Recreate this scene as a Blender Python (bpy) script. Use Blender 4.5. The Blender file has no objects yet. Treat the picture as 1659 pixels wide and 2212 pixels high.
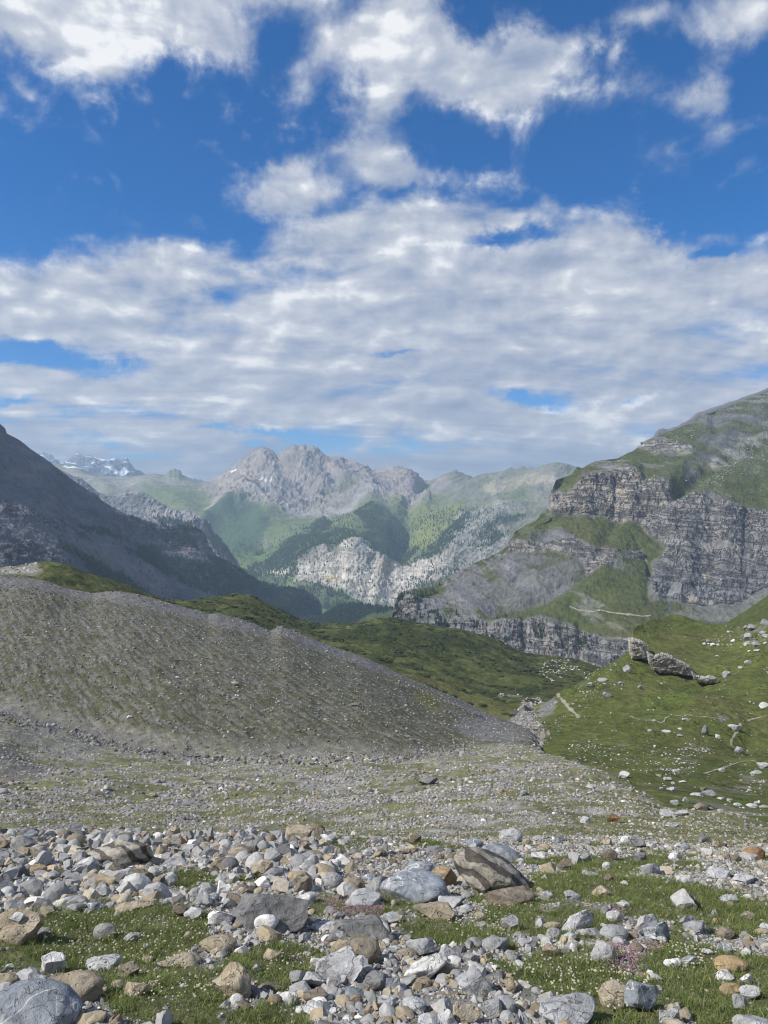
import bpy, math, random
import numpy as np
from mathutils import Vector

# ---------------------------------------------------------------- camera, sky, sun, exposure
sc = bpy.context.scene
COL = sc.collection
F = 1597.5            # focal length in layout pixels (layout picture 1659 x 2212)
CX, CY = 829.5, 1106.0

cam_data = bpy.data.cameras.new('camera')
cam = bpy.data.objects.new('camera', cam_data)
COL.objects.link(cam)
cam.location = (0, 0, 0)
cam.rotation_euler = (math.radians(90), 0, 0)
cam_data.sensor_fit = 'VERTICAL'
cam_data.sensor_height = 24.0
cam_data.lens = 24.0 * F / 2212.0
cam_data.clip_start = 0.1
cam_data.clip_end = 60000
sc.camera = cam
sc.view_settings.view_transform = 'Standard'
sc.view_settings.look = 'None'
sc.view_settings.exposure = 0.40
sc.view_settings.gamma = 1.0
sc.cycles.max_bounces = 5
sc.cycles.diffuse_bounces = 2
sc.cycles.volume_bounces = 0
sc.cycles.use_adaptive_sampling = True
sc.cycles.use_denoising = True
sc.cycles.denoising_prefilter = 'ACCURATE'
sc.cycles.transparent_max_bounces = 12
sc.cycles.filter_width = 1.1
sc.render.filter_size = 1.1

SUN_AZ = -110.0        # degrees from straight ahead, negative = left
SUN_EL = 43.0
sun_dir = Vector((math.sin(math.radians(SUN_AZ)) * math.cos(math.radians(SUN_EL)),
                  math.cos(math.radians(SUN_AZ)) * math.cos(math.radians(SUN_EL)),
                  math.sin(math.radians(SUN_EL))))
sun_data = bpy.data.lights.new('sun', 'SUN')
sun_data.energy = 4.1
sun_data.angle = math.radians(1.2)
sun_data.color = (1.0, 0.95, 0.87)
sun = bpy.data.objects.new('sun', sun_data)
COL.objects.link(sun)
sun.rotation_euler = (-sun_dir).to_track_quat('-Z', 'Y').to_euler()
sun.location = (0, 0, 50)

# ---- node helper
class NT:
    def __init__(s, tree):
        s.t = tree; s.n = tree.nodes; s.l = tree.links
    def node(s, typ, **kw):
        nd = s.n.new(typ)
        for k, v in kw.items(): setattr(nd, k, v)
        return nd
    def put(s, sock, v):
        if isinstance(v, bpy.types.NodeSocket): s.l.new(v, sock)
        elif v is not None:
            try: sock.default_value = v
            except Exception: sock.default_value = (*v, 1.0)
    def m(s, op, a, b=None, c=None, clamp=False):
        nd = s.node('ShaderNodeMath', operation=op, use_clamp=clamp)
        s.put(nd.inputs[0], a)
        if b is not None: s.put(nd.inputs[1], b)
        if c is not None: s.put(nd.inputs[2], c)
        return nd.outputs[0]
    def ss(s, x, a, b, lo=0.0, hi=1.0):
        nd = s.node('ShaderNodeMapRange', interpolation_type='SMOOTHSTEP')
        s.put(nd.inputs[0], x)
        for i, v in enumerate((a, b, lo, hi)): s.put(nd.inputs[i + 1], v)
        return nd.outputs[0]
    def lin(s, x, a, b, lo=0.0, hi=1.0):
        nd = s.node('ShaderNodeMapRange')
        s.put(nd.inputs[0], x)
        for i, v in enumerate((a, b, lo, hi)): s.put(nd.inputs[i + 1], v)
        return nd.outputs[0]
    def mix(s, f, a, b, mode='MIX'):
        nd = s.node('ShaderNodeMix', data_type='RGBA', blend_type=mode)
        s.put(nd.inputs[0], f); s.put(nd.inputs[6], a); s.put(nd.inputs[7], b)
        return nd.outputs[2]
    def noise(s, vec, scale, detail=4.0, rough=0.5, dist=0.0, lac=2.0, dim='3D'):
        nd = s.node('ShaderNodeTexNoise', noise_dimensions=dim)
        s.put(nd.inputs['Vector'], vec)
        nd.inputs['Scale'].default_value = scale
        nd.inputs['Detail'].default_value = detail
        nd.inputs['Roughness'].default_value = rough
        nd.inputs['Lacunarity'].default_value = lac
        nd.inputs['Distortion'].default_value = dist
        return nd.outputs[0]
    def comb(s, x, y, z):
        nd = s.node('ShaderNodeCombineXYZ')
        s.put(nd.inputs[0], x); s.put(nd.inputs[1], y); s.put(nd.inputs[2], z)
        return nd.outputs[0]
    def vmul(s, v, k):
        nd = s.node('ShaderNodeVectorMath', operation='MULTIPLY')
        s.put(nd.inputs[0], v); nd.inputs[1].default_value = k
        return nd.outputs[0]
    def vadd(s, v, k):
        nd = s.node('ShaderNodeVectorMath', operation='ADD')
        s.put(nd.inputs[0], v); s.put(nd.inputs[1], k)
        return nd.outputs[0]

def px2ang(X, Y):
    """sky direction (azimuth, elevation in degrees) of a place in the photograph"""
    az = math.atan((X - CX) / F)
    el = math.atan((CY - Y) / F * math.cos(az))
    return math.degrees(az), math.degrees(el)

# ---- the sky: clear-air sky, with a deck of stratocumulus and loose cumulus in it
world = bpy.data.worlds.new('World')
sc.world = world
world.use_nodes = True
wt = world.node_tree
wt.nodes.clear()
W = NT(wt)
SKY_STRENGTH = 0.096
world.cycles.sampling_method = "MANUAL"; world.cycles.sample_map_resolution = 512
sky = W.node('ShaderNodeTexSky', sky_type='NISHITA')
sky.sun_disc = False
sky.sun_elevation = math.radians(SUN_EL)
sky.sun_rotation = math.radians(SUN_AZ)
sky.altitude = 2200
sky.air_density = 1.0
sky.dust_density = 0.4
sky.ozone_density = 3.0
tc = W.node('ShaderNodeTexCoord')
sep = W.node('ShaderNodeSeparateXYZ'); W.l.new(tc.outputs['Generated'], sep.inputs[0])
dx, dy, dz = sep.outputs
az = W.m('MULTIPLY', W.m('ARCTAN2', dx, dy), 57.29578)
el = W.m('MULTIPLY', W.m('ARCSINE', dz), 57.29578)
zz = W.m('ADD', W.m('MAXIMUM', dz, 0.0), 0.15)
P = W.comb(W.m('DIVIDE', dx, zz), W.m('DIVIDE', dy, zz), 0.0)      # place on the cloud deck
D3 = tc.outputs['Generated']

# soft warp of azimuth and elevation so that no laid-out shape has a clean outline
wn1 = W.noise(D3, 5.5, 8.0, 0.66)
wn2 = W.noise(W.vadd(D3, (7.3, 2.1, 4.4)), 5.5, 8.0, 0.66)
azw = W.m('MULTIPLY_ADD', W.m('SUBTRACT', wn1, 0.5), 9.0, az)
elw = W.m('MULTIPLY_ADD', W.m('SUBTRACT', wn2, 0.5), 7.0, el)

blob = bpy.data.node_groups.new('Blob', 'ShaderNodeTree')
for nm in ('az', 'el', 'a0', 'e0', 'ia', 'ie', 'c', 's', 'w', 'add'):
    blob.interface.new_socket(nm, in_out='INPUT', socket_type='NodeSocketFloat')
blob.interface.new_socket('v', in_out='OUTPUT', socket_type='NodeSocketFloat')
B = NT(blob)
gi = B.node('NodeGroupInput'); go = B.node('NodeGroupOutput')
I = gi.outputs
da = B.m('SUBTRACT', I['az'], I['a0']); de = B.m('SUBTRACT', I['el'], I['e0'])
u = B.m('MULTIPLY', B.m('ADD', B.m('MULTIPLY', da, I['c']), B.m('MULTIPLY', de, I['s'])), I['ia'])
v = B.m('MULTIPLY', B.m('SUBTRACT', B.m('MULTIPLY', de, I['c']), B.m('MULTIPLY', da, I['s'])), I['ie'])
r2 = B.m('ADD', B.m('MULTIPLY', u, u), B.m('MULTIPLY', v, v))
g = B.m('MULTIPLY', B.m('EXPONENT', B.m('MULTIPLY', r2, -1.0)), I['w'])
B.l.new(B.m('ADD', g, I['add']), go.inputs[0])

def blobs(lst, start=0.0, A=None, E=None):
    acc = start
    for X, Y, rx, ry, ang, w in lst:      # centre and half-size in layout pixels, tilt in degrees, weight
        a0, e0 = px2ang(X, Y)
        a1, _ = px2ang(X + rx, Y); _, e1 = px2ang(X, Y - ry)
        nd = W.node('ShaderNodeGroup'); nd.node_tree = blob
        W.put(nd.inputs['az'], A or azw); W.put(nd.inputs['el'], E or elw)
        nd.inputs['a0'].default_value = a0; nd.inputs['e0'].default_value = e0
        nd.inputs['ia'].default_value = 1 / max(a1 - a0, .05); nd.inputs['ie'].default_value = 1 / max(e1 - e0, .05)
        nd.inputs['c'].default_value = math.cos(math.radians(ang)); nd.inputs['s'].default_value = math.sin(math.radians(ang))
        nd.inputs['w'].default_value = w
        W.put(nd.inputs['add'], acc)
        acc = nd.outputs[0]
    return acc
def curve_of(x, pts, x0, x1, y0, y1):
    nd = W.node('ShaderNodeFloatCurve')
    c = nd.mapping.curves[0]
    pp = [((a - x0) / (x1 - x0), (b - y0) / (y1 - y0)) for a, b in pts]
    c.points[0].location = pp[0]; c.points[1].location = pp[-1]
    for p in pp[1:-1]: c.points.new(*p)
    nd.mapping.update()
    W.put(nd.inputs['Value'], W.lin(x, x0, x1))
    return W.m('MULTIPLY_ADD', nd.outputs[0], y1 - y0, y0)

# upper limit of the cloud deck as an elevation over azimuth
edge = [(-180, 24), (-60, 22), (-40, 20)]
for X, Y in [(0, 548), (90, 528), (200, 508), (290, 500), (340, 478), (430, 492), (500, 512), (570, 490),
             (640, 455), (720, 425), (780, 385), (840, 372), (950, 378), (1060, 378), (1180, 400), (1270, 425),
             (1400, 420), (1440, 480), (1500, 520), (1560, 495), (1659, 490)]:
    edge.append(px2ang(X, Y))
edge += [(40, 22), (70, 20), (180, 24)]
top = curve_of(azw, edge, -180, 180, 0, 60)
deck = W.ss(W.m('SUBTRACT', top, elw), -1.6, 3.2)

loose = blobs([
    (40, 10, 200, 100, -4, 1.2), (250, 20, 210, 95, 0, 1.1), (420, 50, 110, 75, -14, 1.0), (560, 0, 110, 40, 0, .6),
    (700, 10, 90, 60, 20, .42), (655, 150, 60, 60, 30, .42), (740, 110, 55, 55, 0, .4),
    (880, 90, 100, 140, 14, 1.2), (1010, 165, 165, 85, -8, 1.3), (1130, 150, 90, 65, 30, .95), (905, 10, 60, 60, 0, .6),
    (1265, 90, 50, 45, 35, .42), (830, 240, 42, 70, -25, .42), (790, 300, 40, 60, 0, .36),
    (1400, 10, 90, 35, 0, .42), (1600, 20, 120, 60, -10, .75), (1540, 205, 55, 45, 0, .6), (1410, 175, 70, 40, -20, .12),
    (1640, 70, 60, 40, 0, .4), (1590, 395, 60, 26, 10, .42), (1600, 290, 70, 20, 0, .22),
    (575, 380, 85, 50, 10, .6), (640, 370, 55, 60, 0, .5), (690, 430, 80, 50, 0, .7), (830, 360, 110, 50, 0, .85), (950, 385, 90, 30, 0, .5), (600, 440, 60, 40, 0, .6),
    (415, 465, 55, 24, 0, .35), (395, 290, 70, 22, -10, .25), (250, 390, 45, 22, -20, .26), (85, 385, 36, 14, -25, .25),
    (30, 170, 55, 26, -20, .28), (195, 470, 40, 14, 0, .22), (185, 190, 40, 18, 0, .16), (710, 330, 35, 20, 0, .25),
    (320, 490, 80, 22, 0, .35), (1215, 430, 60, 24, -10, .3)])
gaps = blobs([
    (1075, 520, 120, 34, 0, .95), (1170, 495, 60, 26, -20, .6), (90, 775, 210, 30, 0, .85), (270, 800, 90, 22, 0, .55), (600, 600, 130, 26, 0, .32), (490, 640, 60, 22, 0, .3),
    (820, 752, 70, 12, 0, .6), (1530, 565, 45, 16, 0, .6), (20, 865, 50, 14, 0, .65), (1150, 858, 70, 16, 0, .75),
    (430, 920, 110, 9, 0, .5), (600, 935, 90, 9, 0, .62), (240, 965, 130, 26, 0, .66), (1340, 852, 60, 10, 0, .5),
    (330, 640, 60, 14, 0, .15), (470, 470, 80, 20, 0, .25)])

def deckn(P, sc_, det, rough, dist):
    return W.noise(P, sc_, det, rough, dist)
Pa = W.vmul(P, (0.62, 1.35, 1.0))
nA = deckn(Pa, 1.0, 8.0, 0.57, 0.25)                                        # cloud bodies of the deck
nB = W.noise(D3, 9.0, 9.0, 0.60, 0.25)                                 # towers and shreds
low = W.ss(el, 7.0, 20.0)                                            # 0 near the horizon, 1 higher up

# small-scale body
nC = W.noise(W.vmul(D3, (1.0, 1.0, 2.2)), 17.0, 7.0, 0.55, 0.3)                       # rows of small puffs
body = W.m('ADD', W.m('MULTIPLY', nA, W.lin(low, 0, 1, 0.75, 0.50)), W.m('MULTIPLY', nB, W.lin(low, 0, 1, 0.05, 0.38)))
body = W.m('ADD', body, W.m('MULTIPLY', nC, W.lin(low, 0, 1, 0.20, 0.12)))
round_ = W.m('MAXIMUM', W.ss(W.m('ABSOLUTE', az), 42, 70), W.ss(el, 44, 60))      # unseen broken cloud all round and overhead, added to neutralise the blue fill light
cov_deck = W.m('SUBTRACT', W.m('MULTIPLY_ADD', W.m('SUBTRACT', body, 0.5), 5.0, W.m('MULTIPLY', deck, 1.06)), W.m('MULTIPLY', gaps, 1.0))
d_deck = W.ss(cov_deck, 0.18, 0.92)
cov_loose = W.m('MULTIPLY_ADD', W.m('SUBTRACT', nB, 0.5), 2.3, W.m('MULTIPLY_ADD', round_, 0.55, loose))
d_loose = W.ss(cov_loose, 0.16, 0.95)
dens = W.m('SUBTRACT', 1.0, W.m('MULTIPLY', W.m('SUBTRACT', 1.0, d_deck), W.m('SUBTRACT', 1.0, W.m('MULTIPLY', d_loose, 0.97))))

# thickness seen from below: a second reading, offset towards the sun, gives lit rims and grey bases
off = (-0.10, 0.03, 0.0)
nA2 = deckn(W.vmul(W.vadd(P, off), (0.62, 1.35, 1.0)), 1.0, 6.0, 0.50, 0.25)
nB2 = W.noise(W.vadd(D3, (-0.012, 0.0, 0.022)), 9.0, 5.0, 0.5, 0.25)
nB1 = W.noise(D3, 9.0, 5.0, 0.5, 0.25)
nA1 = deckn(Pa, 1.0, 6.0, 0.50, 0.25)
litA = W.m('SUBTRACT', nA1, nA2)
litB = W.m('SUBTRACT', nB1, nB2)
big = W.noise(W.vmul(P, (0.35, 0.9, 1.0)), 0.9, 3.0, 0.5)
grey = blobs([(1050, 800, 300, 40, 0, .5), (1500, 700, 220, 60, 0, .12), (850, 815, 200, 22, 0, .25), (1480, 800, 200, 40, 0, .35), (1200, 975, 260, 18, 0, .25),
              (250, 830, 200, 20, 0, .1), (550, 960, 120, 30, 0, .12), (60, 880, 120, 20, 0, .15), (640, 20, 70, 50, 0, .5), (1050, 1000, 200, 20, 0, .2), (100, 50, 160, 16, 0, .15)])
white = blobs([(1260, 890, 110, 40, -8, .6), (960, 940, 45, 22, 0, .45), (1180, 860, 28, 14, 0, .6), (1340, 935, 90, 26, 0, .6), (1370, 850, 50, 9, 15, .5), (1080, 420, 130, 40, 0, .25), (180, 590, 180, 50, 0, .2),
               (750, 465, 60, 12, 0, .25), (900, 130, 90, 70, 0, .3), (640, 350, 40, 30, 0, .3), (350, 60, 120, 50, 0, .25), (300, 925, 160, 12, 0, .2), (1300, 470, 100, 36, 0, .15), (540, 918, 40, 6, 0, .3)])
nC1 = W.noise(W.vmul(D3, (1.0, 1.0, 2.2)), 17.0, 4.0, 0.5, 0.3)
nC2 = W.noise(W.vmul(W.vadd(D3, (-0.006, 0.0, 0.011)), (1.0, 1.0, 2.2)), 17.0, 4.0, 0.5, 0.3)
litC = W.m('SUBTRACT', nC1, nC2)
bright = W.m('ADD', 0.66, W.m('MULTIPLY', W.m('ADD', W.m('MULTIPLY', litA, W.lin(low, 0, 1, 3.2, 2.9)), W.m('MULTIPLY', litB, W.lin(low, 0, 1, .6, 2.3))), 1.0))
bright = W.m('ADD', bright, W.m('MULTIPLY', litC, W.lin(el, 0.0, 8.0, 0.7, 1.15)))
bright = W.m('SUBTRACT', bright, W.m('MULTIPLY', W.ss(big, 0.42, 0.72), 0.20))
bright = W.m('SUBTRACT', bright, W.m('MULTIPLY', W.ss(cov_deck, 1.0, 2.2), 0.26))
bright = W.m('SUBTRACT', bright, W.m('MULTIPLY', grey, 0.55))
bright = W.m('ADD', bright, W.m('MULTIPLY', white, 0.6))
bright = W.m('ADD', bright, W.m('MULTIPLY', W.ss(cov_loose, 0.55, 1.4), -0.04), clamp=True)
ramp = W.node('ShaderNodeValToRGB')
W.put(ramp.inputs[0], bright)
cr = ramp.color_ramp
cr.elements[0].position = 0.0; cr.elements[0].color = (.25, .31, .44, 1)
cr.elements[1].position = 1.0; cr.elements[1].color = (.86, .87, .88, 1)
for p, c in ((.3, (.335, .39, .51)), (.55, (.44, .48, .57)), (.78, (.57, .60, .66))):
    e = cr.elements.new(p); e.color = (*c, 1)
cloud_col = W.mix(1.0, ramp.outputs[0], (0.86 / SKY_STRENGTH,) * 3, 'MULTIPLY')

# the sky between the clouds
hs = W.node('ShaderNodeHueSaturation'); hs.inputs['Saturation'].default_value = 1.42; hs.inputs['Value'].default_value = 1.0
W.l.new(sky.outputs[0], hs.inputs['Color'])
clear = W.mix(1.0, hs.outputs[0], (0.86, 1.0, 1.12), 'MULTIPLY')
final = W.mix(dens, clear, cloud_col)
final = W.mix(W.ss(dz, -.005, -.04), final, (1.1, 1.35, 1.5))      # land beyond the modelled land
bg = W.node('ShaderNodeBackground'); bg.inputs['Strength'].default_value = SKY_STRENGTH
W.l.new(final, bg.inputs['Color'])
wo = W.node('ShaderNodeOutputWorld'); W.l.new(bg.outputs[0], wo.inputs['Surface'])

# ---------------------------------------------------------------- numeric helpers
rng = np.random.default_rng(7)

def _grad(ix, iy, iz, fx, fy, fz, seed):
    h = (ix * 374761393 + iy * 668265263 + iz * 1274126177 + seed * 974634777) & 0xffffffff
    h = ((h ^ (h >> 13)) * 1274126177) & 0xffffffff
    h = (h ^ (h >> 16)) & 0xffffffff
    gx = ((h & 1023).astype(np.float32) / 511.5 - 1)
    gy = (((h >> 10) & 1023).astype(np.float32) / 511.5 - 1)
    gz = (((h >> 20) & 1023).astype(np.float32) / 511.5 - 1)
    return gx * fx + gy * fy + gz * fz

def noise3(x, y, z=None, seed=0):
    x = np.asarray(x, np.float64); y = np.asarray(y, np.float64)
    z = np.zeros_like(x) if z is None else np.asarray(z, np.float64)
    x0 = np.floor(x); y0 = np.floor(y); z0 = np.floor(z)
    fx = (x - x0).astype(np.float32); fy = (y - y0).astype(np.float32); fz = (z - z0).astype(np.float32)
    ix = x0.astype(np.int64); iy = y0.astype(np.int64); iz = z0.astype(np.int64)
    u = fx * fx * fx * (fx * (fx * 6 - 15) + 10); v = fy * fy * fy * (fy * (fy * 6 - 15) + 10); w = fz * fz * fz * (fz * (fz * 6 - 15) + 10)
    def g(a, b, c): return _grad(ix + a, iy + b, iz + c, fx - a, fy - b, fz - c, seed)
    a = g(0, 0, 0); a += u * (g(1, 0, 0) - a)
    b = g(0, 1, 0); b += u * (g(1, 1, 0) - b)
    c = g(0, 0, 1); c += u * (g(1, 0, 1) - c)
    d = g(0, 1, 1); d += u * (g(1, 1, 1) - d)
    a += v * (b - a); c += v * (d - c)
    return (a + w * (c - a)) * 1.25

def fbm(x, y, z=None, octs=5, gain=0.5, lac=2.03, seed=0):
    s = 0; a = 1.0; k = 1.0; t = 0
    for o in range(octs):
        s = s + a * noise3(x * k, y * k, None if z is None else z * k, seed + o * 17)
        t += a; a *= gain; k *= lac
    return s / t * 1.6

def ridged(x, y, z=None, octs=5, gain=0.5, lac=2.03, seed=0):
    s = 0; a = 1.0; k = 1.0; t = 0
    for o in range(octs):
        n = 1 - np.abs(noise3(x * k, y * k, None if z is None else z * k, seed + o * 17)) * 2
        s = s + a * n * np.abs(n); t += a; a *= gain; k *= lac
    return s / t

def sstep(x, a, b):
    t = np.clip((x - a) / (b - a), 0, 1); return t * t * (3 - 2 * t)

def lerp(a, b, t): return a + (b - a) * t

def seg_dist(X, Y, pts, closed=False):
    pts = np.asarray(pts, float)
    n = len(pts); best = np.full(X.shape, 1e9)
    for i in range(n if closed else n - 1):
        ax, ay = pts[i][:2]; bx, by = pts[(i + 1) % n][:2]
        vx, vy = bx - ax, by - ay
        t = np.clip(((X - ax) * vx + (Y - ay) * vy) / (vx * vx + vy * vy + 1e-9), 0, 1)
        best = np.minimum(best, np.hypot(X - ax - t * vx, Y - ay - t * vy))
    return best

def poly_mask(X, Y, pts, feather=6):
    """soft inside mask of a polygon, 0.5 on its outline"""
    pts = np.asarray(pts, float)
    out = np.zeros(X.shape)
    x0, y0 = pts.min(0) - feather * 2; x1, y1 = pts.max(0) + feather * 2
    sel = (X > x0) & (X < x1) & (Y > y0) & (Y < y1)
    if not sel.any(): return out
    x = X[sel]; y = Y[sel]
    ins = np.zeros(x.shape, bool)
    n = len(pts)
    for i in range(n):
        ax, ay = pts[i]; bx, by = pts[(i + 1) % n]
        c = ((ay > y) != (by > y)) & (x < (bx - ax) * (y - ay) / (by - ay + 1e-12) + ax)
        ins ^= c
    d = seg_dist(x, y, pts, True) * np.where(ins, 1, -1)
    out[sel] = sstep(d, -feather, feather)
    return out

# ---------------------------------------------------------------- objects
def set_props(o, label=None, cat=None, group=None, kind=None):
    if label: o['label'] = label
    if cat: o['category'] = cat
    if group: o['group'] = group
    if kind: o['kind'] = kind
    return o

def mesh_obj(name, verts, faces, mat, parent=None, col=None, smooth=True, loc=None):
    verts = np.ascontiguousarray(verts, np.float32).reshape(-1, 3)
    me = bpy.data.meshes.new(name)
    fl = faces if isinstance(faces, list) else [faces]
    me.vertices.add(len(verts)); me.vertices.foreach_set('co', verts.ravel())
    nl = sum(f.size for f in fl); npoly = sum(len(f) for f in fl)
    me.loops.add(nl); me.polygons.add(npoly)
    me.loops.foreach_set('vertex_index', np.concatenate([f.ravel() for f in fl]).astype(np.int32))
    tot = np.concatenate([np.full(len(f), f.shape[1]) for f in fl]).astype(np.int32)
    st = np.concatenate([[0], np.cumsum(tot)[:-1]]).astype(np.int32)
    me.polygons.foreach_set('loop_start', st)
    me.polygons.foreach_set('use_smooth', np.full(npoly, smooth))
    if col is not None:
        at = me.color_attributes.new('Col', 'FLOAT_COLOR', 'POINT')
        col = np.asarray(col); c = np.ones((len(verts), 4), np.float32); c[:, 3] = 0; c[:, :col.shape[-1]] = col.reshape(-1, col.shape[-1])
        at.data.foreach_set('color', c.ravel())
    me.update(calc_edges=True)
    me.materials.append(mat)
    o = bpy.data.objects.new(name, me); COL.objects.link(o)
    if parent: o.parent = parent
    if loc is not None: o.location = loc
    return o

# ---------------------------------------------------------------- materials
def new_mat(name):
    m = bpy.data.materials.new(name); m.use_nodes = True
    m.node_tree.nodes.clear()
    T = NT(m.node_tree)
    b = T.node('ShaderNodeBsdfPrincipled'); o = T.node('ShaderNodeOutputMaterial')
    T.l.new(b.outputs[0], o.inputs[0])
    b.inputs['Specular IOR Level'].default_value = 0.25
    return m, T, b

def terrain_mat(name, scale, bump=0.5, amp=0.35, rough=0.95, vert=1.0, dist=None, wall=None, wk=1.0, far=None):
    """vertex colour laid on the land, varied by noise at the grain given by scale (metres); bump of the same grain"""
    m, T, b = new_mat(name)
    at = T.node('ShaderNodeAttribute', attribute_name='Col')
    geo = T.node('ShaderNodeNewGeometry')
    pos = T.vmul(geo.outputs['Position'], (1, 1, vert))
    n1 = T.noise(pos, 1 / scale, 7.0, 0.62)
    n2 = T.noise(pos, 0.23 / scale, 5.0, 0.55)
    k = T.m('ADD', T.m('MULTIPLY', T.m('SUBTRACT', n1, 0.5), amp * 3.2), T.m('ADD', 1.0, T.m('MULTIPLY', T.m('SUBTRACT', n2, 0.5), amp * 2.0)))
    if far:      # coarser tufts and stones that still read from far away
        n3 = T.noise(geo.outputs['Position'], 1 / far, 6.0, .68)
        k = T.m('MULTIPLY', k, T.m('MULTIPLY_ADD', T.m('SUBTRACT', n3, .5), 1.7, 1.0))
    k = T.m('MAXIMUM', k, 0.25)
    hgt = n1
    if wall:      # on rock walls (alpha of the colour layer): bedding planes and upright joints, grain given by wall (metres)
        mk = T.m('MULTIPLY', at.outputs['Alpha'], wk)
        wob = T.noise(geo.outputs['Position'], .35 / wall, 4.0, .55)
        sp = T.node('ShaderNodeSeparateXYZ'); T.l.new(geo.outputs['Position'], sp.inputs[0])
        zz_ = T.m('MULTIPLY_ADD', wob, wall * 1.1, T.m('MULTIPLY_ADD', sp.outputs[0], .10, sp.outputs[2]))
        bed = T.noise(T.comb(T.m('MULTIPLY', sp.outputs[0], .06), T.m('MULTIPLY', sp.outputs[1], .06), zz_), 1 / wall, 5.0, .6)
        jn = T.noise(T.comb(T.m('ADD', sp.outputs[0], T.m('MULTIPLY', wob, wall)), sp.outputs[1], T.m('MULTIPLY', sp.outputs[2], .10)), .8 / wall, 5.0, .6)
        l1 = T.ss(T.m('ABSOLUTE', T.m('SUBTRACT', bed, .5)), .030, .004)
        l2 = T.ss(T.m('ABSOLUTE', T.m('SUBTRACT', jn, .5)), .026, .003)
        l3 = T.ss(jn, .60, .72)
        lines = T.m('MULTIPLY', T.m('MAXIMUM', T.m('MULTIPLY', l1, .5), T.m('MAXIMUM', T.m('MULTIPLY', l2, .7), T.m('MULTIPLY', l3, .45))), mk)
        k = T.m('MULTIPLY', k, T.m('SUBTRACT', 1.0, T.m('MULTIPLY', lines, .75)))
        k = T.m('MULTIPLY', k, T.m('ADD', 1.0, T.m('MULTIPLY', T.m('ADD', T.m('MULTIPLY', T.m('SUBTRACT', bed, .5), .8), T.m('MULTIPLY', T.m('SUBTRACT', jn, .5), .9)), mk)))
        hgt = T.m('ADD', n1, T.m('MULTIPLY', T.m('ADD', T.m('MULTIPLY', lines, -1.2), T.m('MULTIPLY', T.m('ADD', bed, jn), .8)), mk))
    c = T.node('ShaderNodeVectorMath', operation='SCALE')
    T.l.new(at.outputs['Color'], c.inputs[0]); T.l.new(k, c.inputs['Scale'])
    T.l.new(c.outputs[0], b.inputs['Base Color'])
    b.inputs['Roughness'].default_value = rough
    b.inputs['Specular IOR Level'].default_value = 0.12
    bp = T.node('ShaderNodeBump'); bp.inputs['Strength'].default_value = bump; bp.inputs['Distance'].default_value = dist or scale * 0.5
    T.l.new(hgt, bp.inputs['Height']); T.l.new(bp.outputs[0], b.inputs['Normal'])
    return m

# ---------------------------------------------------------------- the land, lofted through contour lines
def unproj(X, Y, d):
    return np.stack([(X - CX) / F * d, d, (CY - Y) / F * d], -1)

def contour(pts, Xs):
    p = np.asarray(pts, float)
    Y = np.interp(Xs, p[:, 0], p[:, 1]); 
    d = np.interp(Xs, p[:, 0], p[:, 2]) if p.shape[1] > 2 else None
    return Y, d

def depth_over(Y_pts, d_pts):
    """outline points (X, Y) given the depth from a coarser list (X, d)"""
    dp = np.asarray(d_pts, float)
    return [(x, y, float(np.interp(x, dp[:, 0], dp[:, 1]))) for x, y in Y_pts]

class Sheet:
    pass

def smooth_along(P, w):
    """moving average along a contour, ends held"""
    n = P.shape[0]; w = int(max(3, w)) | 1
    pad = np.concatenate([np.repeat(P[:1], w, 0), P, np.repeat(P[-1:], w, 0)])
    for _ in range(2):
        c = np.cumsum(np.concatenate([np.zeros((1, 3)), pad]), 0)
        pad = (c[w:] - c[:-w]) / w
        pad = np.concatenate([np.repeat(pad[:1], w // 2, 0), pad, np.repeat(pad[-1:], w // 2, 0)])
    return pad[w:w + n]

def loft(contours, rows, x0, x1, nx, back=None, ease=None, soft=45.0, Xs=None, hold=7):
    """contours nearest first, rows = number of strips between each pair; returns world positions and layout coordinates.
    The fine jaggedness of a contour dies out a little way from it, so a notch in a ridge does not run down the whole slope."""
    Xs = np.linspace(x0, x1, nx) if Xs is None else Xs
    Ps = []
    for c in contours:
        Y, d = contour(c, Xs); Ps.append(unproj(Xs, Y, d))
    w = soft / np.median(np.diff(Xs))
    Sm = [smooth_along(p, w) for p in Ps]
    out = []
    for i in range(len(Ps) - 1):
        last = i == len(Ps) - 2
        t = np.linspace(0, 1, rows[i] + 1) if last else np.linspace(0, 1, rows[i] + 1)[:-1]
        for q in t:
            e = q if ease is None or ease[i] is None else ease[i](q)
            D = (Ps[i] - Sm[i]) * (1 - q) ** hold + (Ps[i + 1] - Sm[i + 1]) * q ** hold
            out.append(Sm[i] + (Sm[i + 1] - Sm[i]) * e + D)
    s = Sheet()
    if back:
        top = out[-1]
        nb, db, dz = back
        for k in range(1, nb + 1):
            u = (k / nb)
            P = lerp(top, Sm[-1], min(1, u * 3)); P[:, 0] *= 1 + db * u / top[:, 1].mean(); P[:, 1] += db * u; P[:, 2] -= dz * u ** 1.3 + 0.004 * top[:, 1].mean() * min(1, 3 * u)
            out.append(P)
        s.nfront = len(out) - nb
    else:
        s.nfront = len(out)
    s.P = np.array(out)
    s.X = CX + s.P[..., 0] / s.P[..., 1] * F
    s.Y = CY - s.P[..., 2] / s.P[..., 1] * F
    for r in range(s.nfront, len(out)):      # the far side carries on the look of its ridge
        s.X[r] = Xs; s.Y[r] = s.Y[s.nfront - 1]
    return s

def normals(P):
    du = np.gradient(P, axis=1); dv = np.gradient(P, axis=0)
    n = np.cross(du, dv); n /= np.linalg.norm(n, axis=-1, keepdims=True) + 1e-9
    n *= np.where(n[..., 2:3] < 0, -1, 1)
    return n

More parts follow.
